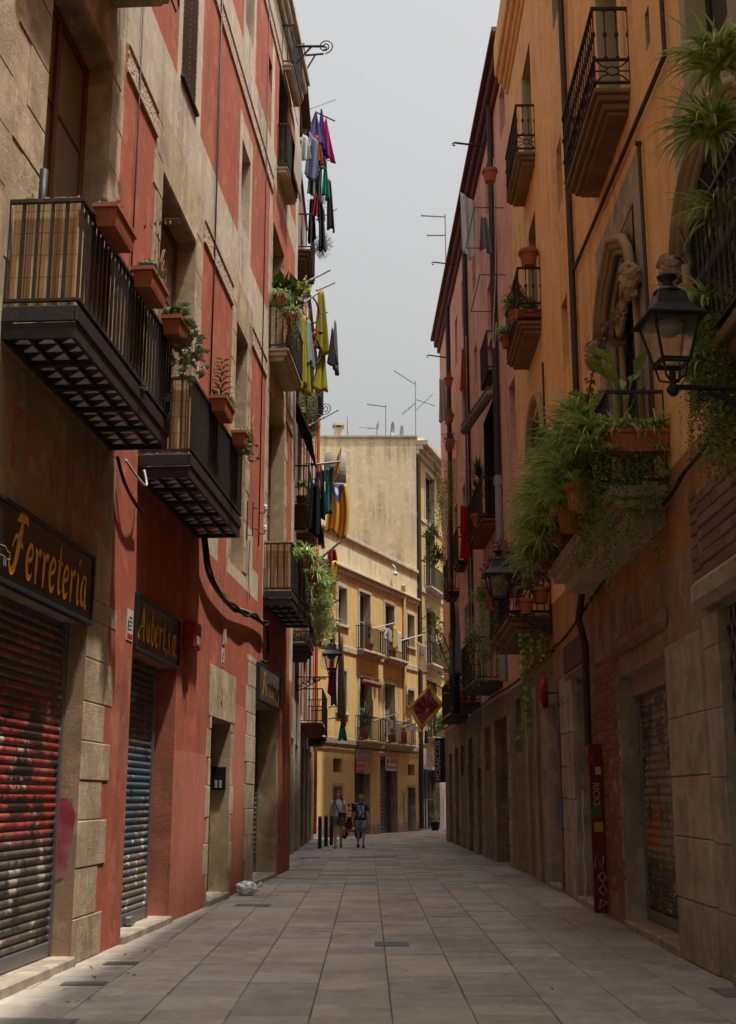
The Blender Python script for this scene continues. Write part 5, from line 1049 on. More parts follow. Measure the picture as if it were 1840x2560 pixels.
# balcony with purple plants behind the second lamp
for i, (s_, d, z, k, lab) in enumerate(((10.8, .6, 5.45, 1.2, 'purple-leaved plant nearest the bracket of the second lamp'), (11.6, .74, 5.6, 1.35, 'tall purple-leaved plant behind the second lamp'), (12.5, .78, 5.45, 1.25, 'purple-leaved plant right behind the lantern of the second lamp'), (10.55, .18, 5.3, 1.1, 'purple-leaved plant beside the ochre wall above the second lamp bracket'), (10.5, .45, 5.1, 1.0, 'purple-leaved plant spilling over the near rail above the second lamp bracket'))):
    planted('potted_plant', FR(s_, d, z - .5), lab, 'potted plant', 'purple plants on the balcony', POTB, [(BUP, (0, 0, .55), i, k)], 0, .8)
planted('spider_plant', FR(14.2, .8, 5.3), 'spider plant at the far end of the purple plant balcony', 'spider plant', None, POT, [(SPL[0], (0, 0, .2), 0, 1.0)])
tag(inst('trailing_plant', TRG, FR(14.5, .85, 5.0), sc=1.4), 'pale green trailing plant hanging past the second lamp', 'plant'); tag(inst('leafy_shrub', BUL, FR(14.8, .75, 4.4), sc=.7), 'yellow-green plant in box under the pale trailing plant', 'shrub')
poth = MB(); rd = random.Random(31)
for st in range(9):
    p_ = Vector((rd.uniform(-.25, .25), rd.uniform(-.3, .3), 0)); L = rd.uniform(.5, 2.0); q = 0; wx = rd.uniform(-.1, .1); path = [p_.copy()]
    while q < L: p_ = p_ + Vector((wx * .1 + rd.uniform(-.02, .02), rd.uniform(-.02, .02), -.09)); q += .09; path.append(p_.copy()); leaf(poth, p_, Vector((rd.uniform(-1, 1), rd.uniform(-1, .2), -.8)), Vector((0, -1, .4)), rd.uniform(.08, .15), .08)
    poth.tube(path, .004, 3)
tag(inst('trailing_plant', mesh('heart_leaves', poth, LIME, Z0), FR(10.6, .3, 4.35)), 'heart-leaved vine dangling below the purple plant balcony', 'plant')
# middle balcony of the ochre building with the hanging pot
planted('hanging_pot', FR(10.55, .2, 11.1), 'terracotta pot hung from cords above the planted ochre balcony', 'pot', None, POTB, [(TRG, (0, 0, .3), 0, .6), (SPG[0], (0, 0, .3), 0, .6)], 0, .9)
mb = MB(); c_ = FR(10.55, .2, 12.0)
for sx in (-.12, .12): mb.tube([FR(10.55 + sx, .2, 11.35), c_], .006, 4)
tag(obj('cords', mb, WHITEP), 'white cords holding the pot above the planted balcony', 'cord')
planted('flower_box', FR(10.62, .22, 10.08), 'orange flower box inside the near end of the planted ochre balcony', 'flower box', None, TROUGH, [(BU, (0, 0, .25), 0, .7)], ang, .9)
planted('potted_plant', FR(11.4, .38, 10.3), 'grey-green plant on the outer rail of the planted ochre balcony', 'potted plant', None, POT, [(SPG[1], (0, 0, .35), 0, 1.2), (BU, (0, 0, .5), 0, 1.1), (TRG, (0, 0, .4), 0, .6)])
planted('potted_plant', FR(12.4, .45, 10.2), 'feathery plant at the far corner of the planted ochre balcony', 'potted plant', None, POT, [(SPG[0], (0, 0, .3), 0, 1.2), (BU, (0, 0, .2), 0, .8)])
# salmon building
planted('flower_pot', FP(.9, .35, 15.6), 'terracotta pot on a wall bracket high on the salmon building', 'pot', None, POTB, [(SPG[0], (0, 0, .3), 0, .5)], 0, .9)
planted('potted_yucca', FP(4.6, .35, 8.1), 'yucca with sword leaves on the salmon building balcony beside the grey pipe sleeve', 'potted plant', None, POTB, [(YU, (0, 0, 1.35), 0, 1.1), (YU, (0, .2, 1.0), 2, .9)])
for i, (s_, z, k, lab) in enumerate(((14.2, 12.4, 1., 'ivy curtain on the salmon building, nearest of three'), (15.4, 12.0, 1.1, 'long yellowish ivy curtain beside the far drainpipe'), (16.6, 11.6, 1.1, 'ivy curtain at the far edge of the salmon building'))): tag(inst('trailing_plant', (TRL, TRY, TRL)[i], FP(s_, .35, z), sc=k * 1.3), lab, 'plant')
tag(inst('leafy_shrub', BU, FP(17.6, .55, 9.8), sc=1.8), 'leafy shrub bulging from the far salmon balcony against the yellow facade', 'shrub'); tag(inst('leafy_shrub', BU, FP(18.2, .6, 10.8), sc=1.4), 'upper leafy shrub on the far salmon balcony', 'shrub')
for i, (s_, z, lab) in enumerate(((13.6, 12.7, 'terracotta box with dark plant high above the ivy curtains'), (13.5, 13.6, 'terracotta pot above the box with the dark plant'), (13.6, 14.9, 'topmost terracotta pot on the far salmon wall'))): planted('hanging_pot', FP(s_, .25, z), lab, 'pot', None, TROUGH if i == 0 else POT, [(BUP if i == 0 else BU, (0, 0, .3), 0, .5 if i else .8)], FP.ang, 1.2)
tall = MB(); rd = random.Random(41); pth = [Vector((0, 0, 0)), Vector((-.1, .1, .9)), Vector((-.4, .3, 1.7)), Vector((-.6, .5, 2.6))]; tall.tube(pth, [.03, .025, .02, .01], 5)
for k in range(300):
    u = rd.random() ** .6 * 2.99; i = int(u); c = pth[i].lerp(pth[i + 1], u - i) + rv(rd) * rd.uniform(.05, .42); leaf(tall, c, rv(rd) + Vector((0, 0, .3)), rv(rd), .16, .05)
tag(inst('tall_plant', mesh('tall_plant', tall, SPIDER2, Z0), FP(11.6, .4, 4.3)), 'tall spindly plant leaning out over the far dark balconies', 'plant')
planted('potted_plant', FP(9.0, .42, 4.1), 'terracotta pot inside the dark balcony behind the flag', 'pot', None, POTB, [(SPS[0], (0, 0, .3), 0, 1)])
planted('spider_plant', FP(13.9, .35, 8.1), 'spiky plant on the small far balcony of the salmon building', 'spider plant', None, POT, [(SPG[1], (0, 0, .2), 0, 1.0)])

# ------------------------------------------------------------------ plants on the left
tag(inst('rubber_plant', RUB, FL(14.0, .3, 11.7), sc=1.25), 'rubber plant with big glossy leaves on the stone balcony by yellow towels', 'plant')
tag(inst('leafy_shrub', BUL, FL(14.9, .45, 12.2), sc=1.0), 'lime leaves above the rubber plant', 'shrub')
for i, (s_, d, z, lab) in enumerate(((13.2, .2, 11.3, 'spider plant at the near rail end of the rubber plant balcony'), (13.3, .42, 10.95, 'spider plant hanging at the corner of the rubber plant balcony'))): planted('spider_plant', FL(s_, d, z - .2), lab, 'spider plant', None, POT, [(SPG[i], (0, 0, .2), i, 1.1), (TRG, (0, 0, .2), 0, .8)])
GS = 'spider plants over the cane balcony'
for i, (s_, d, z, k, lab) in enumerate(((13.4, .3, 6.2, 1.0, 'spider plant on the near rail of the far cane balcony'), (14.2, .68, 6.15, 1.1, 'spider plant hanging first along the far cane balcony'), (15.0, .72, 6.0, 1.2, 'spider plant hanging mid along the far cane balcony'), (15.9, .75, 5.9, 1.25, 'spider plant hanging at the end of the far cane balcony'), (16.6, .7, 5.6, 1.1, 'lowest spider plant past the end of the far cane balcony'))):
    planted('spider_plant', FL(s_, d, z - .2), lab, 'spider plant', GS, POT, [(SPL[i % 3] if i % 2 else SPG[0], (0, 0, .2), i, k), (SP[i % 3], (.1, 0, .1), i + 1, k)])
    if i > 1: tag(inst('trailing_plant', TRG if i != 3 else TRY, FL(s_ + .3, d + .05, z), sc=1.0), ('grey-green trailer below the middle spider plant of the far cane balcony', 'yellowish trailer at the end of the far cane balcony', 'grey-green trailer past the end of the far cane balcony')[i - 2], 'plant')
for i, z in enumerate((7.25, 6.6, 5.95)): planted('hanging_pot', (-1.44 - .03 * i, 36 + .1 * i, z - .12), ('top terracotta pot of the three hung in a column on the brown house', 'middle terracotta pot of the column of three', 'bottom terracotta pot of the column above the street lantern')[i], 'pot', 'hanging pots in a column', POTB, [(SP[i], (0, 0, .35), i, 1.0), (SPS[i % 2], (.1, -.2, .1), 0, 1.2)], 0, 1.0)
for i, (x, z) in enumerate(((-1.22, 7.3), (-1.16, 6.6))): tag(inst('trailing_plant', TRY, (x, 36.2, z), sc=1.15), ('yellow-green hanging plant beside the column of pots, upper', 'yellow-green hanging plant just above the left lantern')[i], 'plant')
for i, (x, y, z, k) in enumerate(((-1.32, 33.5, 17.2, 1.35), (-1.4, 33.0, 18.4, 1.2))): tag(inst('dry_bush', BUD, (x, y, z), sc=k), ('grey dried bush on a balcony high on the brown house, lower', 'grey dried bush hanging below the black laundry')[i], 'bush')
planted('agave', FK(4.6, .3, 9.05), 'pale spiky agave on the railed balcony below the satellite rack', 'potted plant', None, POT, [(SPG[0], (0, 0, .5), 0, 1.3)])
for i, z in enumerate((11.6, 10.9)): tag(inst('trailing_plant', TRG, (-1.55, 30.5 + i, z), sc=1.1), ('creeper behind the yellow towels, upper', 'creeper behind the yellow towels, lower')[i], 'plant')
# yellow building
for i, (s_, d, z, k, lab) in enumerate(((5.6, .2, 3.9, 1.0, 'palm-like potted plant at the left end of the lower yellow balcony'), (8.9, .2, 3.9, 1.0, 'palm-like potted plant beside the red gas bottle'), (6.1, .2, 7.7, .6, 'potted plant on the upper left yellow balcony'), (9.0, .2, 7.7, .8, 'potted plant on the upper right yellow balcony'))): planted('potted_plant', FY(s_, d, z), lab, 'potted plant', None, POTB, [(YU, (0, 0, .9), i, 1.2 * k), (YU, (0, 0, .55), i + 1, 1.0 * k)])
r = thing('gas_bottle', FY(10.4, .18, 3.88), 'red gas bottle on the lower right balcony of the yellow building', 'gas bottle'); mb = MB(); mb.lathe(FY(10.4, .18, 3.88), [(.14, 0), (.165, .05), (.165, .5), (.12, .6), (.05, .63)], 12); obj('bottle', mb, surf('gas_bottle_red', (.45, .03, .02), bmp=0, rough=.4), r, None, True); mb = MB(); mb.lathe(FY(10.4, .18, 4.5), [(.09, 0), (.09, .1)], 10); obj('collar', mb, surf('gas_bottle_red', (.45, .03, .02)), r)
planted('potted_palm', FZ(.7, .6, 0), 'young palm in a dark pot on the pavement by the shop front', 'potted plant', None, mesh('pot', potmesh(.22, .38), surf('dark_pot', (.035, .02, .018), bmp=.1), Z0), [(mesh('palm_leaves', yucca(26, .8, .05, 77), SPIDER, Z0), (0, 0, .5), 0, 1.0)])
tag(inst('leafy_shrub', BU, FZ(2.2, .5, 5.0), sc=2.2), 'greenery spilling from the low balcony over the shop front', 'shrub')

# ------------------------------------------------------------------ street lanterns
LAMPM = surf('lantern_black', (.018, .02, .021), (.028, .029, .03), scale=4, bmp=.12, rough=.45, metal=.2)
m, t, b = new_mat('lantern_glass'); b.inputs['Base Color'].default_value = (.8, .78, .72, 1); b.inputs['Roughness'].default_value = .12; b.inputs['Transmission Weight'].default_value = .9; b.inputs['IOR'].default_value = 1.1; b.inputs['Alpha'].default_value = .35; LGL = m
def lantern(top, wall, label, sc=1., ang=0, ornate=True):
    """top: centre of the lantern base; wall: point where the bracket meets the wall"""
    r = thing('street_lamp', wall, label, 'street lamp', 'wall lanterns'); T = FO(top, ang); k = sc
    a0, a1, h = .115 * k, .205 * k, .42 * k
    mb = MB()
    for sx, sy in ((-1, -1), (1, -1), (1, 1), (-1, 1)): mb.tube([T(sx * a0, sy * a0, 0), T(sx * a1, sy * a1, h)], .014 * k, 5)
    for z, a in ((0, a0), (h * .06, a0 + (a1 - a0) * .06), (h, a1)):
        for q in range(4):
            c = [(-a, -a), (a, -a), (a, a), (-a, a)]; mb.tube([T(*c[q], z), T(*c[(q + 1) % 4], z)], .013 * k, 5)
    mb.tube([T(0, 0, -.2 * k), T(0, 0, -.06 * k)], .03 * k, 7)
    for sx, sy in ((-1, -1), (1, -1), (1, 1), (-1, 1)): mb.tube([T(0, 0, -.16 * k), T(sx * a0 * .75, sy * a0 * .75, -.12 * k), T(sx * a0 * .95, sy * a0 * .95, 0)], .011 * k, 5)
    mb.lathe(T(0, 0, -.28 * k), [(.02 * k, 0), (.05 * k, .03 * k), (.06 * k, .06 * k), (.035 * k, .1 * k)], 8); obj('frame', mb, LAMPM, r)
    for q in range(4):
        c = [(-1, -1), (1, -1), (1, 1), (-1, 1)]; (x0, y0), (x1, y1) = c[q], c[(q + 1) % 4]; g = MB(); b0, b1 = a0 * .97, a1 * .97
        p0, p1, p2, p3 = T(x0 * b0, y0 * b0, .02 * k), T(x1 * b0, y1 * b0, .02 * k), T(x1 * b1, y1 * b1, h - .01), T(x0 * b1, y0 * b1, h - .01); nn = (p1 - p0).cross(p3 - p0).normalized() * .003; g.add([p0, p1, p2, p3, p0 + nn, p1 + nn, p2 + nn, p3 + nn], [[0, 1, 2, 3], [7, 6, 5, 4], [0, 4, 5, 1], [1, 5, 6, 2], [2, 6, 7, 3], [3, 7, 4, 0]]); obj('pane', g, LGL, r)
    mb = MB(); mb.lathe(T(0, 0, h), [(a1 * 1.75, -.035 * k), (a1 * 1.78, -.02 * k), (a1 * 1.06, .08 * k), (a1 * 1.02, .09 * k), (a1 * .78, .22 * k), (a1 * .7, .225 * k)], 4, rot=math.pi / 4 + ang); ro = obj('roof', mb, LAMPM, r)
    mb = MB(); mb.lathe(T(0, 0, h + .22 * k), [(.13 * k, 0), (.12 * k, .03 * k), (.06 * k, .07 * k), (.045 * k, .1 * k), (.045 * k, .12 * k), (.085 * k, .15 * k), (.09 * k, .165 * k), (.03 * k, .17 * k)], 12); obj('finial', mb, LAMPM, ro, None, True)
    mb = MB(); mb.lathe(T(0, 0, h * .62), [(.05 * k, .0), (.1 * k, .03 * k), (.12 * k, .12 * k), (.02 * k, .14 * k)], 10); obj('reflector', mb, surf('milk_glass', (.6, .58, .52), bmp=0, rough=.3), r, None, True)
    W = Vector(wall); B = T(0, 0, -.2 * k); W2 = Vector((W.x, W.y, B.z)); mb = MB(); mb.tube([B, W2], .018, 6); L = (W2 - B); mb.box(FO(W2, math.atan2(L.y, L.x)), (-.03, -.03, -.42), (.0, .03, .12)); obj('arm', mb, LAMPM, r)
    mb = MB(); u = L.normalized(); ln = L.length
    def Q(x, z): return B + u * x + Vector((0, 0, z))
    mb.tube([Q(ln, -.38), Q(ln * .8, -.33), Q(ln * .55, -.2), Q(ln * .35, -.07), Q(ln * .22, -.03)], .017, 6)
    for cx, cz, rr, tn in ((ln * .78, -.14, .1, 2.2), (ln * .5, -.08, .065, 2.), (ln * .2, -.055, .05, 1.6), (ln * .92, -.27, .06, 1.6), (ln * .64, -.07, .04, 1.5)):
        mb.tube([Q(cx + rr * (1 - .8 * i / 20) * math.cos(i / 20 * tn * 6.283), cz + rr * (1 - .8 * i / 20) * math.sin(i / 20 * tn * 6.283)) for i in range(21)], .009, 5)
    if ornate:
        for i in range(14): x = ln * (.3 + .68 * i / 14); leaf(mb, Q(x, -.05 - .2 * i / 14), u * math.cos(i * 1.9) + Vector((0, 0, math.sin(i * 1.9))), L.cross(Vector((0, 0, 1))), .09, .05)
    obj('bracket', mb, LAMPM, r)
lantern((2.0, 7.75, 4.28), (3.0, 7.82, 4.2), 'black wall lantern on scrolled bracket, nearest the camera at right', .77, .1)
lantern((2.27, 21.3, 4.86), (3.17, 21.3, 4.6), 'black wall lantern by the purple plants, second along the right side', 1.05)
lantern((-1.05, 36, 5.12), (-2.06, 36, 4.8), 'black wall lantern on the left, in front of the yellow facade', 1.08)

# ------------------------------------------------------------------ cables, poles, brackets
CABLE = surf('black_cable', (.016, .015, .015), bmp=.05, rough=.55); WCABLE = surf('white_cable', (.5, .48, .45), bmp=0, rough=.5)
def cable(pts, r, label, m=None, name='cable', sm=True):
    P = [Vector(p) for p in pts]
    if sm:
        out = []
        for i in range(len(P) - 1):
            p0, p1, p2, p3 = P[max(i - 1, 0)], P[i], P[i + 1], P[min(i + 2, len(P) - 1)]
            for k in range(5): u = k / 5; out.append(.5 * (2 * p1 + (p2 - p0) * u + (2 * p0 - 5 * p1 + 4 * p2 - p3) * u * u + (3 * p1 - p0 - 3 * p2 + p3) * u ** 3))
        P = out + [P[-1]]
    mb = MB(); mb.tube(P, r, 6); return tag(obj(name, mb, m or CABLE, None, None, True), label, 'cable' if 'cable' in name else name.split('_')[-1])
cable([FL(2.74, .03, 12.5), FL(2.74, .03, 8.0), FL(2.73, .03, 6.4)], .011, 'thin black cable down the red wall beside the first frieze', sm=False)
cable([FL(7.36, .03, 18), FL(7.36, .03, 9.4), FL(7.3, .03, 5.1)], .015, 'black cable pair dropping down the red wall between tall doors', sm=False)
cable([FL(12.2, .03, 18), FL(12.2, .03, 6)], .012, 'thin cable down the wall beside the far stone doors', sm=False)
base = [(6.95, .06, 5.12), (7.0, .09, 4.85), (7.25, .08, 4.65), (7.8, .08, 4.52), (8.6, .08, 4.45), (9.4, .08, 4.43), (10.4, .08, 4.5), (11.4, .08, 4.58), (12.4, .08, 4.62), (12.9, .09, 4.66)]
for k, (o_, rr, lab) in enumerate(((0, .03, 'thick black cable bundle sagging along the red wall below the second balcony'), (.055, .02, 'upper black cable of the bundle along the red wall'), (-.05, .022, 'lower black cable of the bundle along the red wall'))): cable([FL(a, d + .02 * k, z + o_ * math.sin(a * 3 + k)) for a, d, z in base], rr, lab)
cable([FL(a, .11, z + .035 + .015 * math.sin(a * 5)) for a, _, z in base[2:]], .01, 'white cable twisting along the black bundle', WCABLE)
cable([FL(12.9, .1, 4.7), FL(13.3, .08, 4.3), FL(13.2, .06, 4.0), FL(12.7, .06, 3.95)], .03, 'cable loop hanging over the second hardware sign')
cable([FL(2.45, .05, 5.0), FL(2.6, .1, 4.75), FL(3.0, .12, 4.62), FL(3.45, .1, 4.6)], .02, 'cable slung between the first two black balconies')
cable([FL(2.6, .1, 5.0), FL(2.9, .18, 4.86), FL(3.3, .16, 4.9), FL(3.4, .1, 5.1)], .014, 'white cable loop in the gap between the first two balconies', WCABLE)
cable([FL(11.2, .03, 5.9), FL(11.15, .03, 5.3), FL(11.3, .03, 4.9)], .007, 'thin wire below the insulator bracket', sm=True)
cable([FR(a, .05, 4.62 - .06 * (a + 1.5) + .03 * math.sin(a * 4)) for a in [-2, -1, 0, .6, 1.2, 2, 3, 4, 5, 6.3, 7.5, 9, 9.9, 10.2]], .022, 'black cable running along the ochre wall above the stone doors')
cable([FR(a, .05, 3.95 + .03 * math.sin(a * 3)) for a in [10, 11, 12, 13, 14.5]] + [FP(a, .05, 3.92 + .03 * math.sin(a * 3)) for a in [2, 5, 8, 11, 14, 17, 20]], .025, 'cable running under the salmon balconies')
cable([FY(a, .06, 3.55 + .02 * math.sin(a * 3)) for a in [0, 2, 4, 6, 8, 10, 12.9]], .025, 'cable along the yellow facade under the stone band')
cable([FP(2.3, .06, 17), FP(2.2, .1, 14), FP(2.2, .2, 12.3), FP(2.0, .2, 11.9), FP(1.9, .15, 12.5)], .012, 'white cable looped beside the first salmon drainpipe', WCABLE)
cable([FP(9.3, .1, 15), FP(9.2, .12, 11), FP(9.25, .1, 8), FP(9.3, .1, 5)], .01, 'thin white cable down the second salmon drainpipe', WCABLE)
r = thing('insulator_bracket', FL(11.05, 0, 5.9), 'iron bracket with two white porcelain insulators on red wall', 'bracket'); mb = MB()
mb.tube([FL(10.95, .02, 5.85), FL(10.95, .02, 6.55), FL(11.05, .1, 6.55), FL(11.05, .1, 5.95), FL(10.95, .02, 5.95)], .012, 5)
for z in (6.45, 6.08): mb.tube([FL(11.05, .1, z), FL(11.05, .2, z - .02), FL(11.05, .24, z - .1), FL(11.05, .3, z - .1), FL(11.05, .32, z - .02)], .011, 5)
obj('iron', mb, RUSTY, r)
for z in (6.4, 6.03): mb = MB(); mb.lathe(FL(11.05, .32, z), [(.03, 0), (.035, .03), (.025, .04), (.035, .06), (.025, .1)], 10); obj('insulator', mb, WHITEP, r, None, True)
cable([FL(-.42, .1, 6.1), FL(-.42, .1, 6.75)], .04, 'black vent pipe standing behind the nearest cane balcony', name='vent_pipe', sm=False)
mb = MB(); mb.tube([FL(1.85, .58, 10.0), FL(2.0, .6, 9.95), FL(2.05, .62, 10.05), FL(1.98, .62, 10.12), FL(1.9, .6, 10.06)], .012, 5); tag(obj('iron_curl', mb, IRON), 'iron scroll at the corner of the topmost left balcony', 'scroll')
# clothes poles and brackets over the street
def pole(a, b, r_, label, m=None, hook=False, scroll=0, wall=None):
    mb = MB(); a, b = Vector(a), Vector(b); mb.tube([a, b], r_, 6); u = (b - a).normalized()
    if wall: mb.tube([Vector(wall), a.lerp(b, .6)], r_ * .8, 5)
    if scroll: mb.tube([b + u * scroll * .2 + Vector((0, 0, scroll)) + (u * math.sin(i / 24 * 12) - Vector((0, 0, math.cos(i / 24 * 12)))) * scroll * (1 - .85 * i / 24) for i in range(25)], r_ * .6, 5)
    if hook: mb.tube([b, b + u * .05 - Vector((0, 0, .03)), b + u * .03 - Vector((0, 0, .09)), b - u * .02 - Vector((0, 0, .08))], r_ * .7, 5)
    return tag(obj('bracket_pole', mb, m or IRON), label, 'pole')
pole((-1.7, 24.9, 18.0), (-.98, 24.9, 18.0), .03, 'iron beam with ring at the top of the red building', hook=True, wall=(-1.75, 24.9, 17.4))
pole((-1.75, 30, 21.1), (-1.2, 30, 21.15), .03, 'iron pulley bracket ending in a spiral against the sky', scroll=.22, wall=(-1.7, 30, 20.6))
pole((-1.62, 31.5, 20.4), (-.95, 32.5, 21.3), .015, 'thin telescopic pole slanting up into the sky', STEEL)
pole((-1.6, 32, 19.1), (-1.12, 32.4, 19.3), .022, 'clothes rail carrying the green and black laundry', STEEL)
pole((-1.5, 32, 20.6), (-.98, 33, 20.9), .022, 'clothes rail end beside the pink cloth')
pole((-1.5, 33.5, 18.0), (-.95, 34.2, 18.7), .03, 'grey bar slanting out over the dried bush, upper', STEEL); pole((-1.5, 33.8, 15.9), (-1.0, 34.6, 16.5), .03, 'grey bar slanting out over the dried bush, lower', STEEL)
pole((-1.5, 25.6, 12.05), (-1.12, 26.6, 12.8), .025, 'steel clothes arm above the bicycle', STEEL); pole((-1.42, 26.3, 12.9), (-.9, 27.4, 13.7), .025, 'steel clothes arm above the yellow towels', STEEL)
pole((-1.6, 31, 11.2), (-1.15, 31, 11.25), .02, 'scrolled bracket beside the long yellow towel', scroll=.16)
pole((-1.5, 31.6, 10.05), (-.75, 32.2, 10.3), .03, 'steel rail of the clothes rack at the railed balcony', STEEL); pole((-1.55, 31.2, 11.0), (-.8, 31.7, 11.6), .022, 'slanting steel bar above the railed balcony', STEEL)
pole((-1.5, 36, 8.3), (-.85, 36.6, 9.0), .04, 'dark slanting bar over the spider plants, upper'); pole((-1.3, 36.6, 7.6), (-.86, 37.2, 8.0), .035, 'dark slanting bar over the spider plants, middle'); pole((-1.4, 36.4, 6.9), (-.9, 37, 7.3), .035, 'dark slanting bar over the spider plants, lower')
pole((-1.4, 38, 6.85), (-.85, 38.4, 6.9), .03, 'white-ringed rod carrying the long brown cloth', STEEL); pole((-1.38, 44, 4.6), (-.75, 44.4, 4.75), .025, 'clothes bar beside the grey railed balcony', STEEL); pole((-1.38, 44, 4.2), (-.72, 44.4, 4.35), .025, 'lower clothes bar holding the green cloth', STEEL)
pole((3.05, 30, 18.4), (2.3, 30, 18.5), .03, 'iron pulley bracket under the salmon eaves against the sky', hook=True); pole((2.95, 38, 18.6), (2.15, 38, 18.7), .025, 'second iron bracket under the salmon eaves', hook=True); pole((2.85, 43, 17.2), (2.2, 43, 17.3), .025, 'last small bracket at the far corner of the salmon roof', hook=True)
mb = MB()
for z, dd in ((15.1, .7), (13.4, .6)): mb.tube([FP(1.2, 0, z), FP(1.2, dd, z), FP(3.2, dd, z - .1), FP(3.2, 0, z - .1)], .012, 5)
tag(obj('clothes_frame', mb, IRON), 'thin iron clothes frames on the salmon wall between drainpipes', 'clothes frame')
pole((2.95, 36.5, 4.2), (2.25, 37.6, 6.4), .02, 'dark rod rising from the dark balcony beside the laundry')
mb = MB()
for k in range(16): a = Vector((-1.5, 31.6, 10.05)).lerp(Vector((-.78, 32.2, 10.28)), k / 15); mb.tube([a, a - Vector((0, 0, .62))], .008, 4)
tag(obj('rack_bars', mb, IRON), 'vertical bars of the clothes rack over the railed balcony', 'rack')
# ------------------------------------------------------------------ laundry, awnings and flags
def clothmat(c, name=None, rough=.85):
    name = name or 'cloth_%02d_%02d_%02d' % tuple(int(x * 99) for x in c)
    if name in MATS: return MATS[name]
    m, t, b = new_mat(name); v = pos(t); col = mixc(t, noise_(t, v, 5), tuple(x * .8 for x in c), c); t.links.new(col, b.inputs['Base Color']); b.inputs['Roughness'].default_value = rough; b.inputs['Specular IOR Level'].default_value = .15
    tr = nd(t, 'BsdfTranslucent', {'Color': col}); mx = nd(t, 'MixShader', {'Fac': .22}); t.links.new(b.outputs[0], mx.inputs[1]); t.links.new(tr.outputs[0], mx.inputs[2]); t.links.new(mx.outputs[0], t.nodes['Material Output'].inputs[0])
    bump(t, b, noise_(t, v, 200), .1, .002); MATS[name] = m; return m
def cloth(a, b, L, c, label, w0=1., w1=1., folds=3, amp=.05, skew=0., seed=0, cat='laundry', mat=None, name='hanging_cloth', jag=.06, group='laundry over the street', shirt=False):
    """cloth pegged between a and b, falling L; w0/w1 = width at top/bottom against the peg span"""
    a, b = Vector(a), Vector(b); u = b - a; hu = Vector((u.x, u.y, 0)); W = max(hu.length, .05); hu = hu.normalized() if hu.length > 1e-4 else Vector((1, 0, 0)); n = Vector((-hu.y, hu.x, 0)); mid = (a + b) / 2; rd = random.Random(seed); ph = rd.uniform(0, 6); mb = MB()
    def P(x, y):
        k = (w0 + (w1 - w0) * y) * (1.45 if shirt and .03 < y < .3 else 1); q = mid + (a.lerp(b, x) - mid) * (k if y < .02 else 1) if y < .02 else mid + hu * (x - .5) * W * k + Vector((0, 0, (b.z - a.z) * (x - .5) * (1 - y)))
        return q + n * amp * (.25 + y) * math.sin(x * folds * 6.283 + ph + y * 1.2) + hu * skew * y * L + Vector((0, 0, -L * y * (1 + jag * math.sin(x * 7 + ph)) - .02 * math.sin(x * 3.14)))
    mb.grid(P, 18, 14); o = obj(name, mb, mat or clothmat(c), None, None, True); o.modifiers.new('thickness', 'SOLIDIFY').thickness = .006
    return tag(o, label, cat, group)
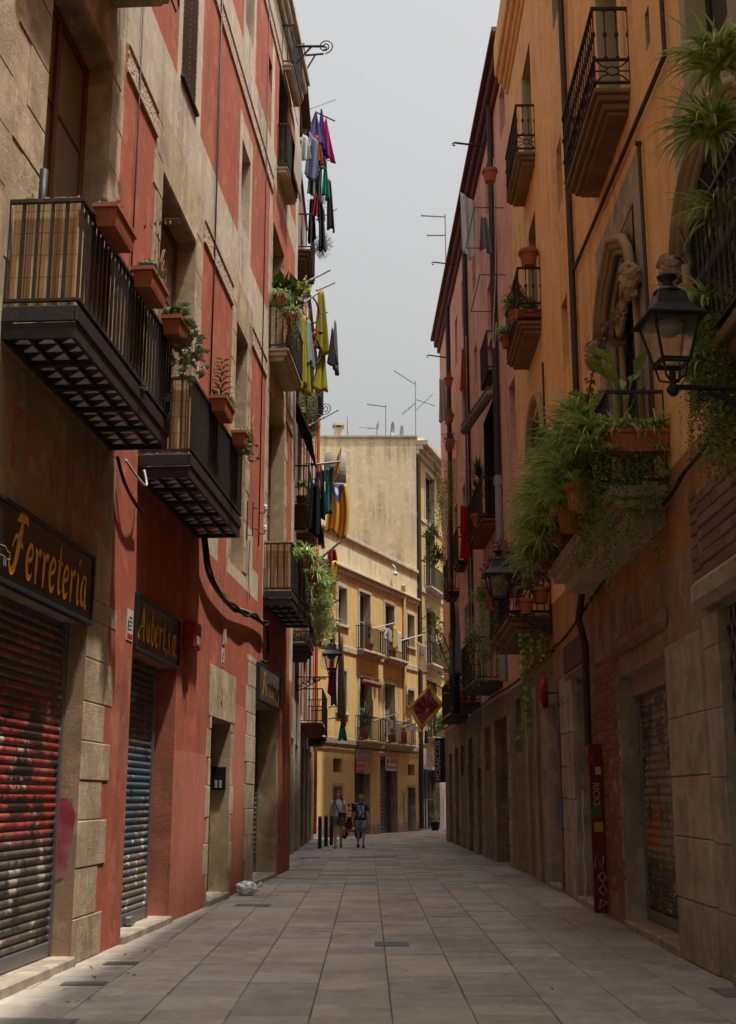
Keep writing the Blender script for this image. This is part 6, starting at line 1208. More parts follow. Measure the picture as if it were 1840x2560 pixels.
Cx = [((-1.55, 31.8, 20.5), (-1.43, 31.9, 20.55), 1.0, (.10, .08, .22), 'slate purple cloth pegged to a point, top of the laundry', .3, 4.2), ((-1.37, 32, 20.7), (-1.3, 32.1, 20.75), 1.35, (.06, .03, .14), 'dark violet cloth beside the slate purple one', .3, 3), ((-1.27, 32.3, 20.6), (-1.15, 32.4, 20.65), 1.35, (.45, .01, .16), 'magenta cloth pegged to a point against the sky', .2, 4.6),
      ((-1.85, 31.6, 20.2), (-1.6, 31.7, 20.2), 1.2, (.05, .04, .045), 'dark garment close to the red building at the top laundry', .8, 1.1), ((-1.5, 31.8, 19.75), (-1.38, 31.9, 19.8), .85, (.42, .11, .02), 'orange cloth below the slate purple one', .6, 1.4), ((-1.65, 31.6, 19.75), (-1.4, 31.7, 19.5), 1.3, (.16, .17, .28), 'grey-blue cloth behind the orange one', 1, 1.1),
      ((-1.85, 31.4, 19.6), (-1.65, 31.5, 19.5), .75, (.55, .54, .52), 'white cloth at the left of the upper laundry', .9, 1.0), ((-1.4, 32, 19.35), (-1.2, 32.1, 19.2), .3, (.03, .03, .04), 'dark socks row under the magenta cloth', 1, 1), ((-1.34, 32.1, 19.3), (-1.2, 32.2, 19.2), .35, (.55, .52, .48), 'white scrap between dark socks', 1, .7),
      ((-1.66, 32, 18.95), (-1.5, 32, 18.98), .95, (.2, .2, .2), 'grey garment on the lower laundry rail', .8, 1.1), ((-1.5, 32.05, 19.0), (-1.38, 32.1, 19.03), 1.55, (.02, .022, .028), 'long black garment on the lower rail', .6, 1.5), ((-1.36, 32.1, 19.05), (-1.3, 32.15, 19.06), 1.25, (.14, .13, .11), 'narrow grey-beige garment on the lower rail', .7, 1.2), ((-1.26, 32.2, 19.15), (-1.17, 32.25, 19.16), 1.1, (.01, .30, .17), 'bright green cloth on the lower rail against the sky', .3, 1.9),
      ((-1.15, 32.3, 18.7), (-1.05, 32.4, 18.65), 1.5, (.05, .035, .04), 'dark brown trousers slanting at the end of the lower rail', .7, 1.2), ((-1.52, 32, 18.0), (-1.42, 32, 18.02), .65, (.42, .02, .025), 'red garment hanging under the black one', .8, 1.2), ((-1.64, 32, 17.9), (-1.5, 32, 17.9), 1.3, (.015, .015, .02), 'black garment hanging low by the red one', .9, 1.2), ((-1.4, 32.1, 17.7), (-1.25, 32.1, 17.7), 1.3, (.03, .03, .04), 'charcoal garment at the bottom of the upper laundry', .8, .9), ((-1.32, 32.3, 17.6), (-1.27, 32.35, 17.6), 1.1, (.30, .05, .06), 'thin dull red garment beside the charcoal one', .8, 1),
      ((-1.47, 25.9, 12.0), (-1.38, 26.1, 12.0), 1.75, (.36, .33, .02), 'long yellow-green towel nearest the stone balcony', .5, 2.1), ((-1.18, 26.9, 13.0), (-1.02, 27.1, 13.05), 1.5, (.30, .25, .02), 'mustard towel hung from the steel arm', .9, 1.6), ((-1.12, 27.2, 11.9), (-.98, 27.4, 11.9), 1.25, (.34, .30, .02), 'yellow towel hanging lowest behind the mustard one', .8, 1.4), ((-1.36, 26.2, 12.0), (-1.3, 26.4, 12.0), 1.05, (.22, .32, .36), 'light blue shirt between yellow towels', .6, 1.5), ((-1.56, 25.7, 12.0), (-1.5, 25.9, 12.0), 1.6, (.22, .2, .2), 'grey towel beside the first yellow one', .8, 1.2), ((-1.7, 25.2, 12.0), (-1.58, 25.4, 12.0), 1.7, (.025, .025, .03), 'black towel over the rubber plant balcony rail', .9, 1.3), ((-.98, 30, 13.4), (-.85, 30.2, 13.2), 1.0, (.04, .04, .045), 'dark garment beyond the mustard towel', .4, 1.3), ((-.9, 31, 13.9), (-.85, 31.2, 13.9), 1.4, (.15, .13, .15), 'narrow grey garment dangling against the sky', .5, 1.2),
      ((-1.38, 31.8, 9.95), (-1.28, 31.9, 9.98), .8, (.08, .05, .28), 'violet garment on the clothes rack', .8, 1.), ((-1.25, 31.9, 10), (-1.15, 32, 10.03), 1.3, (.02, .02, .024), 'black garment on the clothes rack beside the violet one', .8, 1.), ((-1.12, 32, 10.1), (-1.05, 32.1, 10.1), 1.2, (.05, .28, .32), 'turquoise garment on the clothes rack', .6, 1.), ((-1.02, 32.1, 10.1), (-.92, 32.1, 10.15), 1.2, (.03, .028, .04), 'dark garment at the outer end of the clothes rack', .8, 1.), ((-1.5, 31.7, 9.6), (-1.3, 31.7, 9.6), 1.4, (.015, .015, .018), 'large black garment below the clothes rack', 1, 1.2),
      ((-1.2, 37, 8.85), (-1.0, 37.1, 8.9), .35, (.40, .015, .04), 'crimson garment bundled on the upper slanting bar', 1, .9), ((-1.08, 37, 8.5), (-.98, 37.1, 8.5), 1.2, (.55, .28, .02), 'amber cloth below the crimson garment', .9, 1.), ((-1.25, 37, 8.6), (-1.1, 37.1, 8.6), .7, (.05, .12, .2), 'blue garment beside the amber cloth', .9, 1.),
      ((-.95, 38.3, 6.85), (-.86, 38.4, 6.85), 3.1, (.26, .15, .08), 'long brown cloth hanging before the yellow facade', .2, 2.6), ((-1.16, 38.3, 6.2), (-1.0, 38.4, 6.2), 1.6, (.45, .012, .02), 'red cloth beside the long brown one', .8, 1.), ((-1.12, 38.4, 5.4), (-1.0, 38.5, 5.4), 1.1, (.05, .09, .25), 'blue cloth low behind the long brown one', .8, 1.), ((-.84, 38.6, 6.5), (-.78, 38.7, 6.5), 2.4, (.55, .45, .45), 'pale pink cloth at the edge of the long brown one', .8, 1.1), ((-1.1, 38.3, 6.7), (-1.0, 38.4, 6.7), .7, (.2, .2, .25), 'grey shirt above the red cloth', .9, 1),
      ((-.95, 44.2, 4.25), (-.85, 44.3, 4.25), .75, (.01, .24, .19), 'small green cloth pinned under the clothes bar', .3, 2.2)]
for i, (a, b, L, c, lab, w0, w1) in enumerate(Cx): cloth(a, b, L, c, lab, w0, w1 * (1.5 if w1 < 2 else 1.15), 2.5 if w1 > 1.3 else 1.7, .06, .06 * math.sin(i * 2.1), i, shirt=(w1 <= 1.1 and i % 2 == 0))
# yellow building laundry
for i, (s0, s1, z, L, c, lab) in enumerate(((6.5, 6.85, 8.75, .5, (.58, .56, .54), 'white top on the upper left line of the yellow building'), (6.95, 7.4, 8.75, .55, (.4, .38, .45), 'pale lilac top beside the white one on the yellow building'), (7.6, 8.1, 8.95, .95, (.55, .45, .12), 'yellow towel between the upper yellow building balconies'), (8.15, 8.6, 8.8, .95, (.6, .59, .57), 'white towel beside the yellow one'), (10.8, 12.0, 8.6, 1.35, (.34, .24, .16), 'beige sheet draped at the upper right yellow balcony'), (11.2, 11.7, 8.5, .45, (.12, .12, .13), 'grey garment over the beige sheet'), (7.0, 7.5, 4.85, .4, (.6, .58, .58), 'white cloth on the lower line of the yellow building'), (7.55, 7.8, 4.8, .35, (.5, .3, .32), 'pink cloth on the lower line'), (7.9, 8.4, 4.75, .85, (.6, .6, .62), 'white towel hanging lowest on the lower line'), (11.7, 12.1, 4.6, .6, (.06, .07, .1), 'navy shorts at the lower right yellow balcony'))): cloth(FY(s0, .75, z), FY(s1, .75, z - .05), L, c, lab, 1, 1.05, 2, .04, 0, 60 + i, shirt=i in (0, 1, 6))
cloth(FY(9.9, .7, 4.65), FY(11.4, .8, 4.75), .22, (.6, .6, .62), 'white sheet bunched over the lower right yellow railing', 1, 1, 3, .08, 0, 80)
for i, (s_, z, lab) in enumerate(((6.6, 8.7, 'clothes pole over the upper left yellow balcony'), (10.2, 8.6, 'clothes pole over the upper right yellow balcony'), (6.9, 4.8, 'clothes pole over the lower left yellow balcony'), (10.6, 4.75, 'clothes pole over the lower right yellow balcony'), (8.9, 4.7, 'clothes pole between the lower yellow balconies'))): pole(FY(s_ - .6, .3, z - .1), FY(s_ + .3, 1.1, z + .25), .022, lab, STEEL)
# laundry on the right
cloth(FP(7.2, .75, 6.4), FP(6.7, .8, 6.5), 2.0, (.12, .12, .15), 'grey trousers hanging from the dark balcony', 1, .8, 1.5, .06, 0, 90); cloth(FP(6.5, .75, 6.4), FP(6.0, .8, 6.3), 1.7, (.17, .17, .23), 'bluish grey shirt on the dark balcony', 1, 1.1, 2, .08, 0, 91); cloth(FP(6.9, .8, 5.2), FP(6.3, .8, 5.2), 1.5, (.012, .012, .014), 'black garment hanging under the bluish shirt', .9, .9, 2, .06, 0, 92)
for i, z in enumerate((9.15, 8.5)): cloth(FP(6.8, .3, z), FP(6.75, .62, z + .05), .8, (.55, .012, .02), ('upper red bandana on the yucca balcony', 'lower red bandana on the yucca balcony')[i], .8, 1., 2, .06, 0, 93 + i)
cloth(FP(6.4, .05, 17.9), FP(6.2, .5, 18.1), 1.8, (.75, .76, .78), 'white sheet high on the salmon wall under the eaves', 1, .8, 2, .05, 0, 95); cloth(FP(8.5, .2, 14.3), FP(8.4, .38, 14.3), 1.3, (.55, .085, .015), 'orange cloth high on the salmon wall by the drainpipe', .4, 1.2, 2, .05, 0, 96); cloth(FP(2.3, .2, 15.4), FP(2.2, .5, 15.4), .9, (.25, .25, .27), 'grey patterned cloth under the high terracotta pot', .5, 1.1, 2, .06, 0, 97)
cloth(FP(16.2, .1, 16), FP(16, .4, 16), 1.6, (.55, .55, .55), 'white cloth at the far end of the salmon wall', .8, 1, 2, .04, 0, 98)
# rolled awning and striped blind
r = thing('rolled_awning', FP(5, .4, 10.6), 'rolled grey awning on a slanting arm by the first salmon drainpipe', 'awning'); mb = MB(); mb.tube([FP(3.3, .15, 11.2), FP(5.9, .55, 11.0)], .11, 10); obj('roll', mb, clothmat((.30, .26, .24)), r, None, True); mb = MB(); mb.tube([FP(3.3, .2, 11.36), FP(5.9, .62, 11.16)], .03, 6); obj('bar', mb, STEEL, r)
m, t, b = new_mat('striped_blind'); v = pos(t); u_ = nd(t, 'VectorMath', {0: nd(t, 'NewGeometry').outputs['Position'], 1: tuple((FL.e + FL.n) * 9)}, operation='DOT_PRODUCT').outputs['Value']; f = math_(t, 'GREATER_THAN', math_(t, 'FRACT', u_), .7); t.links.new(mixc(t, f, (.42, .37, .33), (.16, .09, .085)), b.inputs['Base Color']); b.inputs['Roughness'].default_value = .9; SBL = m
mb = MB(); mb.grid(lambda x, y: FL(14.25 + x * 1.2, .08 + .24 * math.sin(min(1, y * 1.15) * 2.0) , 17.0 - 2.5 * y), 10, 14); o = obj('striped_blind', mb, SBL, None, None, True); o.modifiers.new('thickness', 'SOLIDIFY').thickness = .01; tag(o, 'striped roll blind bulging out over the narrow black balcony', 'blind')
r = thing('rolled_awning', FY(6, .4, 6.2), 'rolled brown awning over a first floor window of the yellow building', 'awning'); mb = MB(); mb.tube([FY(5.4, .25, 6.3), FY(7.0, .35, 6.25)], .12, 8); obj('roll', mb, clothmat((.28, .12, .08)), r, None, True); mb = MB(); mb.tube([FY(5.4, .25, 6.5), FY(6.9, .35, 6.5)], .04, 6); obj('bar', mb, WOOD, r)
mb = MB(); mb.tube([FK(8.6, .62, 9.4), FK(8.8, .66, 8.8)], [.05, .07], 8); mb.tube([FK(8.6, .7, 9.3), FK(8.8, .74, 8.7)], [.05, .06], 8); tag(obj('rolled_mat', mb, surf('rolled_reed', (.07, .035, .022), bmp=.4)), 'rolled brown reed mat hanging below the striped flag', 'mat')
# canted wooden blind under the balcony of the brown house
mb = MB(); mb.grid(lambda x, y: FK(1.2 + 3.2 * x, .06 + .62 * y, 11.5 - 1.5 * y), 14, 8); o = obj('wooden_blind', mb, surf('brown_slats', (.075, .04, .03), bmp=.5)); o.modifiers.new('thickness', 'SOLIDIFY').thickness = .03; tag(o, 'brown slatted blind slanting out of the brown house over a doorway', 'blind')
# striped flags
def flagmat(name, fr_dir, per, stops, tri=None):
    m, t, b = new_mat(name); at = nd(t, 'TexCoord').outputs['UV']; sp = nd(t, 'SeparateXYZ', {'Vector': at}); return m, t, b, sp
def uvgrid(fn, nu, nv, name, mat, label):
    mb = MB(); mb.grid(fn, nu, nv); o = obj(name, mb, mat, None, None, True); me = o.data; uv = me.uv_layers.new(name='uv')
    for p_ in me.polygons:
        for li in p_.loop_indices: vi = me.loops[li].vertex_index; uv.data[li].uv = ((vi % (nu + 1)) / nu, (vi // (nu + 1)) / nv)
    o.modifiers.new('thickness', 'SOLIDIFY').thickness = .004; return tag(o, label, 'flag')
def finish(m, t, b, col): t.links.new(col, b.inputs['Base Color']); b.inputs['Roughness'].default_value = .8; tr = nd(t, 'BsdfTranslucent', {'Color': col}); mx = nd(t, 'MixShader', {'Fac': .3}); t.links.new(b.outputs[0], mx.inputs[1]); t.links.new(tr.outputs[0], mx.inputs[2]); t.links.new(mx.outputs[0], t.nodes['Material Output'].inputs[0])
YF, RF, BF = (.62, .45, .02), (.50, .07, .02), (.06, .10, .25)
m, t, b, sp = flagmat('striped_flag', 0, 0, 0); f = math_(t, 'GREATER_THAN', math_(t, 'FRACT', math_(t, 'MULTIPLY', sp.outputs['X'], 4.5)), .5); finish(m, t, b, mixc(t, f, YF, RF))
A_, B_ = Vector((-.92, 38.2, 12.3)), Vector((-1.55, 38, 10.75))
def flag1(x, y):
    c = A_.lerp(B_, y) + Vector((.16 * math.sin(y * 3.14), 0, -.28 * math.sin(y * 3.14))); return c + Vector((-.12 - .1 * y, .1 * math.sin(y * 5), -.34 + .1 * y)) * (x - .5) * 1.1 + Vector((0, .05 * math.sin(x * 9 + y * 4), 0))
uvgrid(flag1, 14, 20, 'striped_flag', m, 'yellow and red striped flag swagged between balconies')
m, t, b, sp = flagmat('striped_flag_blue', 0, 0, 0); f = math_(t, 'GREATER_THAN', math_(t, 'FRACT', math_(t, 'MULTIPLY', sp.outputs['X'], 4.5)), .5); col = mixc(t, f, YF, RF); tri = math_(t, 'LESS_THAN', math_(t, 'ADD', math_(t, 'MULTIPLY', math_(t, 'ABSOLUTE', math_(t, 'SUBTRACT', sp.outputs['X'], .5)), 1.0), sp.outputs['Y']), .42); col = mixc(t, tri, col, BF)
dx = math_(t, 'SUBTRACT', sp.outputs['X'], .5); dy = math_(t, 'SUBTRACT', sp.outputs['Y'], .16); st = math_(t, 'LESS_THAN', math_(t, 'ADD', math_(t, 'MULTIPLY', dx, dx), math_(t, 'MULTIPLY', dy, dy)), .006); col = mixc(t, st, col, (.7, .7, .7)); finish(m, t, b, col)
uvgrid(lambda x, y: Vector((-1.45 + .72 * x + .1 * math.sin(y * 3), 40 + .06 * math.sin(x * 12), 11.75 - 1.75 * y - .1 * x + .12 * y * math.sin(x * 6))), 14, 18, 'blue_triangle_flag', m, 'striped flag with blue triangle hanging below the swagged one')
# flag with a yellow border and red and blue rays
m, t, b, sp = flagmat('ray_flag', 0, 0, 0); dx = math_(t, 'SUBTRACT', sp.outputs['X'], .5); dy = math_(t, 'SUBTRACT', sp.outputs['Y'], .62); ang_ = math_(t, 'ARCTAN2', dy, dx); f = math_(t, 'GREATER_THAN', math_(t, 'FRACT', math_(t, 'MULTIPLY', ang_, 12 / 6.2832)), .5); col = mixc(t, f, (.60, .07, .045), (.06, .08, .20))
for ax, v0 in (('X', .12), ('Y', .12)): col = mixc(t, math_(t, 'LESS_THAN', math_(t, 'SUBTRACT', .5, math_(t, 'ABSOLUTE', math_(t, 'SUBTRACT', sp.outputs[ax], .5))), v0), col, (.80, .56, .03))
sunf = math_(t, 'LESS_THAN', math_(t, 'ADD', math_(t, 'MULTIPLY', dx, dx), math_(t, 'MULTIPLY', dy, dy)), .006); col = mixc(t, sunf, col, (.65, .48, .05)); finish(m, t, b, col)
O_ = Vector((2.2, 44, 5.45)); U_, V_ = Vector((-.68, 0, -.78)), Vector((.42, .1, -.75))
uvgrid(lambda x, y: O_ + U_ * x * 1.15 + V_ * y * 1.05 + Vector((0, .08 * math.sin(x * 8 + y * 5), .03 * math.sin(y * 9))), 14, 14, 'ray_flag', m, 'yellow-bordered flag with red and blue rays on the far dark balcony')
pole((2.75, 44, 5.2), (2.05, 44, 5.55), .018, 'pole of the ray flag')

# ------------------------------------------------------------------ bicycle hung outside the stone balcony
r = thing('bicycle', (-1.35, 26.6, 11.4), 'bicycle hung upright outside the rubber plant balcony', 'bicycle')
def torus(mb, c, u, v_, R_, rr, n=20): mb.tube([Vector(c) + (Vector(u) * math.cos(6.2832 * i / n) + Vector(v_) * math.sin(6.2832 * i / n)) * R_ for i in range(n + 1)], rr, 5)
bx = Vector((.55, .83, 0)); up_ = Vector((0, 0, 1)); o0 = Vector((-1.3, 26.4, 12.2))
for k, c in enumerate((o0 + up_ * .1, o0 - up_ * .85 + bx * .08)):
    mb = MB(); torus(mb, c, bx, up_, .32, .02); w = obj('wheel', mb, surf('tyre_rubber', (.015, .015, .015), bmp=.1, rough=.8), r); mb = MB()
    for q in range(10): mb.tube([c, c + (bx * math.cos(q * .63) + up_ * math.sin(q * .63)) * .3], .003, 3)
    obj('spokes', mb, STEEL, w)
mb = MB(); a_, b_ = o0 + up_ * .1, o0 - up_ * .85 + bx * .08; c1, c2, c3 = o0 - up_ * .35 + bx * .3, o0 - up_ * .3 - bx * .15, o0 - up_ * .5 + bx * .02
for p_, q_ in ((a_, c2), (c2, c3), (c3, b_), (b_, c1), (c1, c2), (c1, c3)): mb.tube([p_, q_], .018, 5)
obj('bicycle_frame', mb, surf('bike_red', (.3, .03, .025), bmp=0, rough=.35), r); mb = MB(); mb.tube([a_ + bx * .3 - up_ * .1, a_ + bx * .36, a_ + bx * .34 + Vector((.2, -.1, 0))], .013, 5); obj('handlebar', mb, STEEL, r); mb = MB(); mb.lathe(c1 + bx * .08, [(.03, -.03), (.07, 0), (.04, .03)], 8); obj('saddle', mb, CABLE, r)

# ------------------------------------------------------------------ rooftop aerials
def aerial(x, y, z0, h, label, booms):
    r = thing('tv_aerial', (x, y, z0), label, 'aerial', 'rooftop aerials'); mb = MB(); mb.tube([(x, y, z0), (x, y, z0 + h)], .022, 5); obj('mast', mb, STEEL, r)
    for (z, dx, dz, n, el, m) in booms:
        mb = MB(); a = Vector((x, y, z0 + z)); b_ = a + Vector((dx, 0, dz)); mb.tube([a, b_], .016, 4); 
        for i in range(n): c = a.lerp(b_, (i + .5) / n); k = el * (.6 + .4 * i / n); mb.tube([c - Vector((0, .0, k)), c + Vector((0, 0, k))], .01, 3)
        obj('boom', mb, m, r)
YP = surf('yellow_plastic', (.55, .30, .02), bmp=0)
aerial(.9, 60.2, 19.2, 1.75, 'tv aerial with long toothed boom on the beige roof', [(1.65, -.95, .12, 16, .05, IRON)])
aerial(.45, 60.2, 19.2, .75, 'low aerial with yellow dipoles on the beige roof', [(.5, -.9, .05, 3, .02, STEEL), (.5, -.5, -.02, 2, .09, YP), (.4, .1, .4, 4, .2, STEEL)])
aerial(2.42, 60.4, 19.1, 3.2, 'tallest aerial mast above the roof corner', [(3.0, -1.1, .75, 10, .07, IRON), (2.0, -.7, -.6, 5, .12, IRON), (2.2, 1.0, -.35, 3, .05, IRON), (1.6, .9, .9, 4, .05, IRON)])
aerial(-1.05, 60.5, 19.2, 1.2, 'thin aerial beside the chimney', [(.4, .05, .0, 1, .08, STEEL)])
aerial(2.7, 40, 19.0, 2.4, 'aerial with stacked toothed booms over the salmon roof', [(2.3, -.85, .05, 12, .045, IRON), (1.6, -.65, .0, 9, .045, IRON)])
for i, (x, y, z, lab) in enumerate(((1.15, 60.3, 19.45, 'satellite dish on the beige roof beside the toothed aerial'), (1.62, 60.6, 19.35, 'small satellite dish further right on the beige roof'))):
    r = thing('satellite_dish', (x, y, 19.2), lab, 'satellite dish'); mb = MB(); n = 14; V = [Vector((x, y, z + .2))] + [Vector((x + .1 * math.cos(6.283 * k / n) + .1, y - .12, z + .25 + .36 * math.sin(6.283 * k / n))) for k in range(n)]; mb.add(V, [[0, 1 + k, 1 + (k + 1) % n] for k in range(n)]); o = obj('dish', mb, surf('dish_grey', (.5, .52, .55), bmp=0), r); o.modifiers.new('thickness', 'SOLIDIFY').thickness = .01; mb = MB(); mb.tube([(x, y, 19.2), (x, y, z + .2)], .02, 5); obj('post', mb, STEEL, r)
r = thing('satellite_dish', (-1.3, 41, 12.5), 'pale mesh dish behind the clothes rack on the left', 'satellite dish'); mb = MB(); mb.grid(lambda x, y: Vector((-1.5 + .75 * x, 41, 12.0 + 1.1 * y)) + Vector((0, .5 * ((x - .5) ** 2 + (y - .5) ** 2), 0)), 8, 8); o = obj('dish', mb, surf('dish_beige', (.40, .37, .3), bmp=.2), r); o.modifiers.new('thickness', 'SOLIDIFY').thickness = .02
r = thing('security_camera', (1.05, 57.5, 11.9), 'white dome camera on the yellow parapet', 'security camera'); q = FY(9.4, .2, 11.6); mb = MB(); mb.lathe(q, [(.02, -.1), (.09, -.07), (.11, 0), (.09, .06), (.03, .1)], 10); obj('dome', mb, WHITEP, r, None, True); mb = MB(); mb.tube([q + Vector((0, 0, .1)), q + Vector((0, 0, .3)), FY(9.4, 0, 12.1)], .025, 5); obj('arm', mb, WHITEP, r)

# ------------------------------------------------------------------ boards and signs at the street end
r = thing('sale_board', FY(5.8, .05, 2.5), 'grey, red and yellow sale board over the first shutter of the yellow building', 'board')
for a, b_, z0, z1, c, n in ((4.98, 6.78, 3.05, 3.58, (.30, .29, .28), 'grey_panel'), (4.98, 5.88, 2.5, 3.046, (.42, .05, .05), 'red_panel'), (5.885, 6.78, 2.5, 3.046, (.48, .34, .02), 'yellow_panel')): mb = MB(); mb.box(FY, (a, .02, z0), (b_, .06, z1)); obj(n, mb, flat('board_' + n, c), r)
mb = MB()
for k in range(8): mb.box(FY, (5.35 + k * .15, .061, 3.2), (5.45 + k * .15, .064, 3.32))
for k in range(5): mb.box(FY, (5.05 + k * .16, .061, 2.85), (5.16 + k * .16, .064, 2.99)); mb.box(FY, (5.05 + k * .16, .061, 2.65), (5.16 + k * .16, .064, 2.77))
obj('print', mb, flat('pale_print', (.5, .4, .38)), r)
r = thing('sale_board', FY(9, .05, 2.7), 'white notice board with red block over the second shutter of the yellow building', 'board'); mb = MB(); mb.box(FY, (8.5, .02, 2.68), (9.85, .06, 3.26)); obj('panel', mb, WHITEP, r); mb = MB(); mb.box(FY, (9.0, .061, 3.0), (9.8, .064, 3.22)); obj('red_block', mb, REDP, r); mb = MB(); mb.box(FY, (8.58, .061, 2.98), (8.85, .064, 3.2))
for k in (0, 1, 3, 4, 5, 7, 8, 10, 11): mb.box(FY, (8.6 + k * .1, .061, 2.76), (8.67 + k * .1, .064, 2.9))
obj('print', mb, BLKP, r)
r = thing('banner_sign', (2.7, 46, 2.2), 'narrow dark vertical banner sign reading MOSAICCOS', 'sign'); mb = MB(); mb.box(WF, (2.42, 45.98, 2.05), (2.82, 46.02, 3.62), 0, .005); obj('panel', mb, flat('navy_banner', (.018, .024, .035)), r); block_text('MOSAICCOS', (2.62, 45.972, 2.1), (0, 0, 1), .26, WHITEP, 'lettering', r, .98, (-1, 0, 0)); mb = MB(); mb.tube([(2.42, 46, 3.62), (2.85, 46, 3.62)], .02, 5); obj('rod', mb, IRON, r)
r = thing('round_sign', FR(10.1, .2, 3.2), 'red round lamp sign at the dark doorway on the right', 'sign'); c_ = FR(10.1, .22, 3.22); mb = MB(); mb.lathe((0, 0, 0), [(.04, -.05), (.2, -.045), (.23, 0), (.2, .045), (.04, .05)], 18)
for i, v_ in enumerate(mb.v): mb.v[i] = c_ + Vector((v_.z + v_.x * .25, v_.x * .9, v_.y * 1.2))
obj('disc', mb, surf('red_sign_plastic', (.36, .02, .015), bmp=0, rough=.35), r, None, True); mb = MB(); mb.tube([c_, FR(10.1, 0, 3.22)], .02, 5); obj('arm', mb, IRON, r)
r = thing('door_leaf', FR(5.95, .1, 0), 'red painted door leaf folded open, covered in stickers and tags', 'door leaf'); mb = MB(); mb.box(FR, (5.94, .02, .05), (6.0, .19, 2.2), 0, .008); obj('leaf', mb, surf('scuffed_red_paint', (.17, .016, .014), (.09, .010, .010), scale=4, patch=(.05, .04, .035), patch_scale=5, patch_amt=.6, bmp=.2, rough=.5), r)
xd = -FR.n; DULLW = flat('dull_white_paint', (.36, .34, .32))
block_text('RICKS', FR(5.935, .15, 1.7), (0, 0, -1), .12, DULLW, 'lettering', r, .95, xd); 
for i, (d, z, w, h, c) in enumerate(((.1, 1.85, .09, .1, (.45, .44, .4)), (.2, 2.0, .1, .1, (.35, .05, .04)), (.12, 1.3, .16, .14, (.05, .12, .06)), (.1, 1.12, .14, .12, (.42, .32, .03)))): mb = MB(); mb.box(FR, (5.934, d - .06, z - .05), (5.939, d - .06 + w * .8, z - .05 + h)); obj('sticker', mb, flat('sticker_%d' % i, c), r)
mb = MB()
for k, st in enumerate(([(.1, .62), (.12, .78), (.2, .6), (.22, .76)], [(.14, .5), (.2, .57), (.24, .5), (.2, .43), (.14, .5)], [(.14, .34), (.2, .41), (.24, .34), (.2, .27), (.14, .34)], [(.14, .1), (.16, .22), (.24, .18), (.17, .13)])): mb.tube([FR(5.933, .27 - d, z) for d, z in st], .012, 4)
obj('tag_paint', mb, DULLW, r)
cable([FR(6.02, .28, 1.6 - .16 * k + .0 * k) + Vector((.012 * math.sin(k * 2.1), 0, 0)) for k in range(10)], .014, 'pale chain hanging along the red door leaf', WCABLE, 'hanging_chain')
# painted panel beside the dark doorway and painted figure on the yellow wall
m = graffiti('painted_jamb', (.07, .05, .07), [(.2, 2.9, 18, 24, 2.2, .5, (.26, .06, .03), 1.5, .5), (.2, 2.9, 18, 24, 3.2, .58, (.05, .05, .16), 4.5, .6)]); mb = MB(); mb.box(FR, (9.87, .0, .1), (10.13, .03, 3.05)); tag(obj('graffiti_board', mb, m), 'painted wooden board beside the dark doorway under the round sign', 'board')
GREENP = flat('green_wall_paint', (.16, .22, .03)); mb = MB()
for st in ([(10.75, .0), (10.82, .6), (10.85, 1.0), (10.8, 1.3)], [(11.15, .0), (11.05, .6), (10.95, 1.0), (10.9, 1.3)], [(10.78, 1.3), (10.85, 1.55), (10.95, 1.3)], [(10.78, 1.35), (10.6, 1.15), (10.55, .8)], [(10.95, 1.35), (11.1, 1.6), (11.15, 1.95)], [(10.7, 1.5), (10.6, 1.7), (10.65, 1.9)], [(10.8, 1.6), (10.87, 1.75), (10.95, 1.6), (10.87, 1.5), (10.8, 1.6)]):
    for i in range(len(st) - 1):
        (a, z0), (c, z1) = st[i], st[i + 1]; mb.add([FY(a - .05, .004, z0), FY(a + .05, .004, z0), FY(c + .05, .004, z1), FY(c - .05, .004, z1)], [[0, 1, 2, 3]])
tag(obj('wall_painting', mb, GREENP), 'thin green painted strokes on the yellow wall beside the small door', 'graffiti')
m, t, b = new_mat('pink_spray'); v = pos(t); t.links.new(mixc(t, rng(t, noise_(t, v, 3), .4, .6), (.30, .03, .05), (.40, .14, .15)), b.inputs['Base Color']); b.inputs['Roughness'].default_value = .7
mb = MB(); mb.add([FL(1.846, d, z) for d, z in ((-.19, .75), (-.1, .78), (-.05, 1.0), (-.03, 1.2), (-.02, 1.35), (-.06, 1.46), (-.12, 1.5), (-.19, 1.5))], [list(range(8))]); tag(obj('spray_tag', mb, m), 'pinkish red spray paint at the edge of the first stone pier', 'graffiti')

# ------------------------------------------------------------------ street furniture and small things on the ground
for i, (x, y) in enumerate(((-1.46, 38.9), (-1.33, 40.6), (-1.2, 42.0))):
    r = thing('bollard', (x, y, 0), ('black bollard nearest the camera', 'middle black bollard beside the woman', 'farthest black bollard behind the woman')[i], 'bollard', 'bollards by the left houses'); mb = MB(); mb.lathe((x, y, 0), [(.058, 0), (.058, .88), (.05, .92)], 14); obj('post', mb, surf('bollard_iron', (.03, .026, .022), bmp=.1, rough=.6), r, None, False); mb = MB(); mb.lathe((x, y, .921), [(.055, 0), (.055, .03), (.025, .04)], 14); obj('cap', mb, STEEL, r)
mb = MB(); rd = random.Random(3); cb = Vector((-1.92, 20.5, 0)); N, M_ = 20, 12
def bagp(u, v_):
    th = u * 6.2832; ph = v_ * math.pi; d_ = Vector((math.sin(ph) * math.cos(th), math.sin(ph) * math.sin(th), -math.cos(ph))); k = 1 + .3 * (noise.noise(d_ * 2.3) + .6 * noise.noise(d_ * 5) + .4 * noise.noise(d_ * 11)); p_ = Vector((d_.x * .165 * k, d_.y * .12 * k, .105 + d_.z * .105 * k)); p_.z = max(p_.z, .002 + .001 * d_.x); return cb + p_
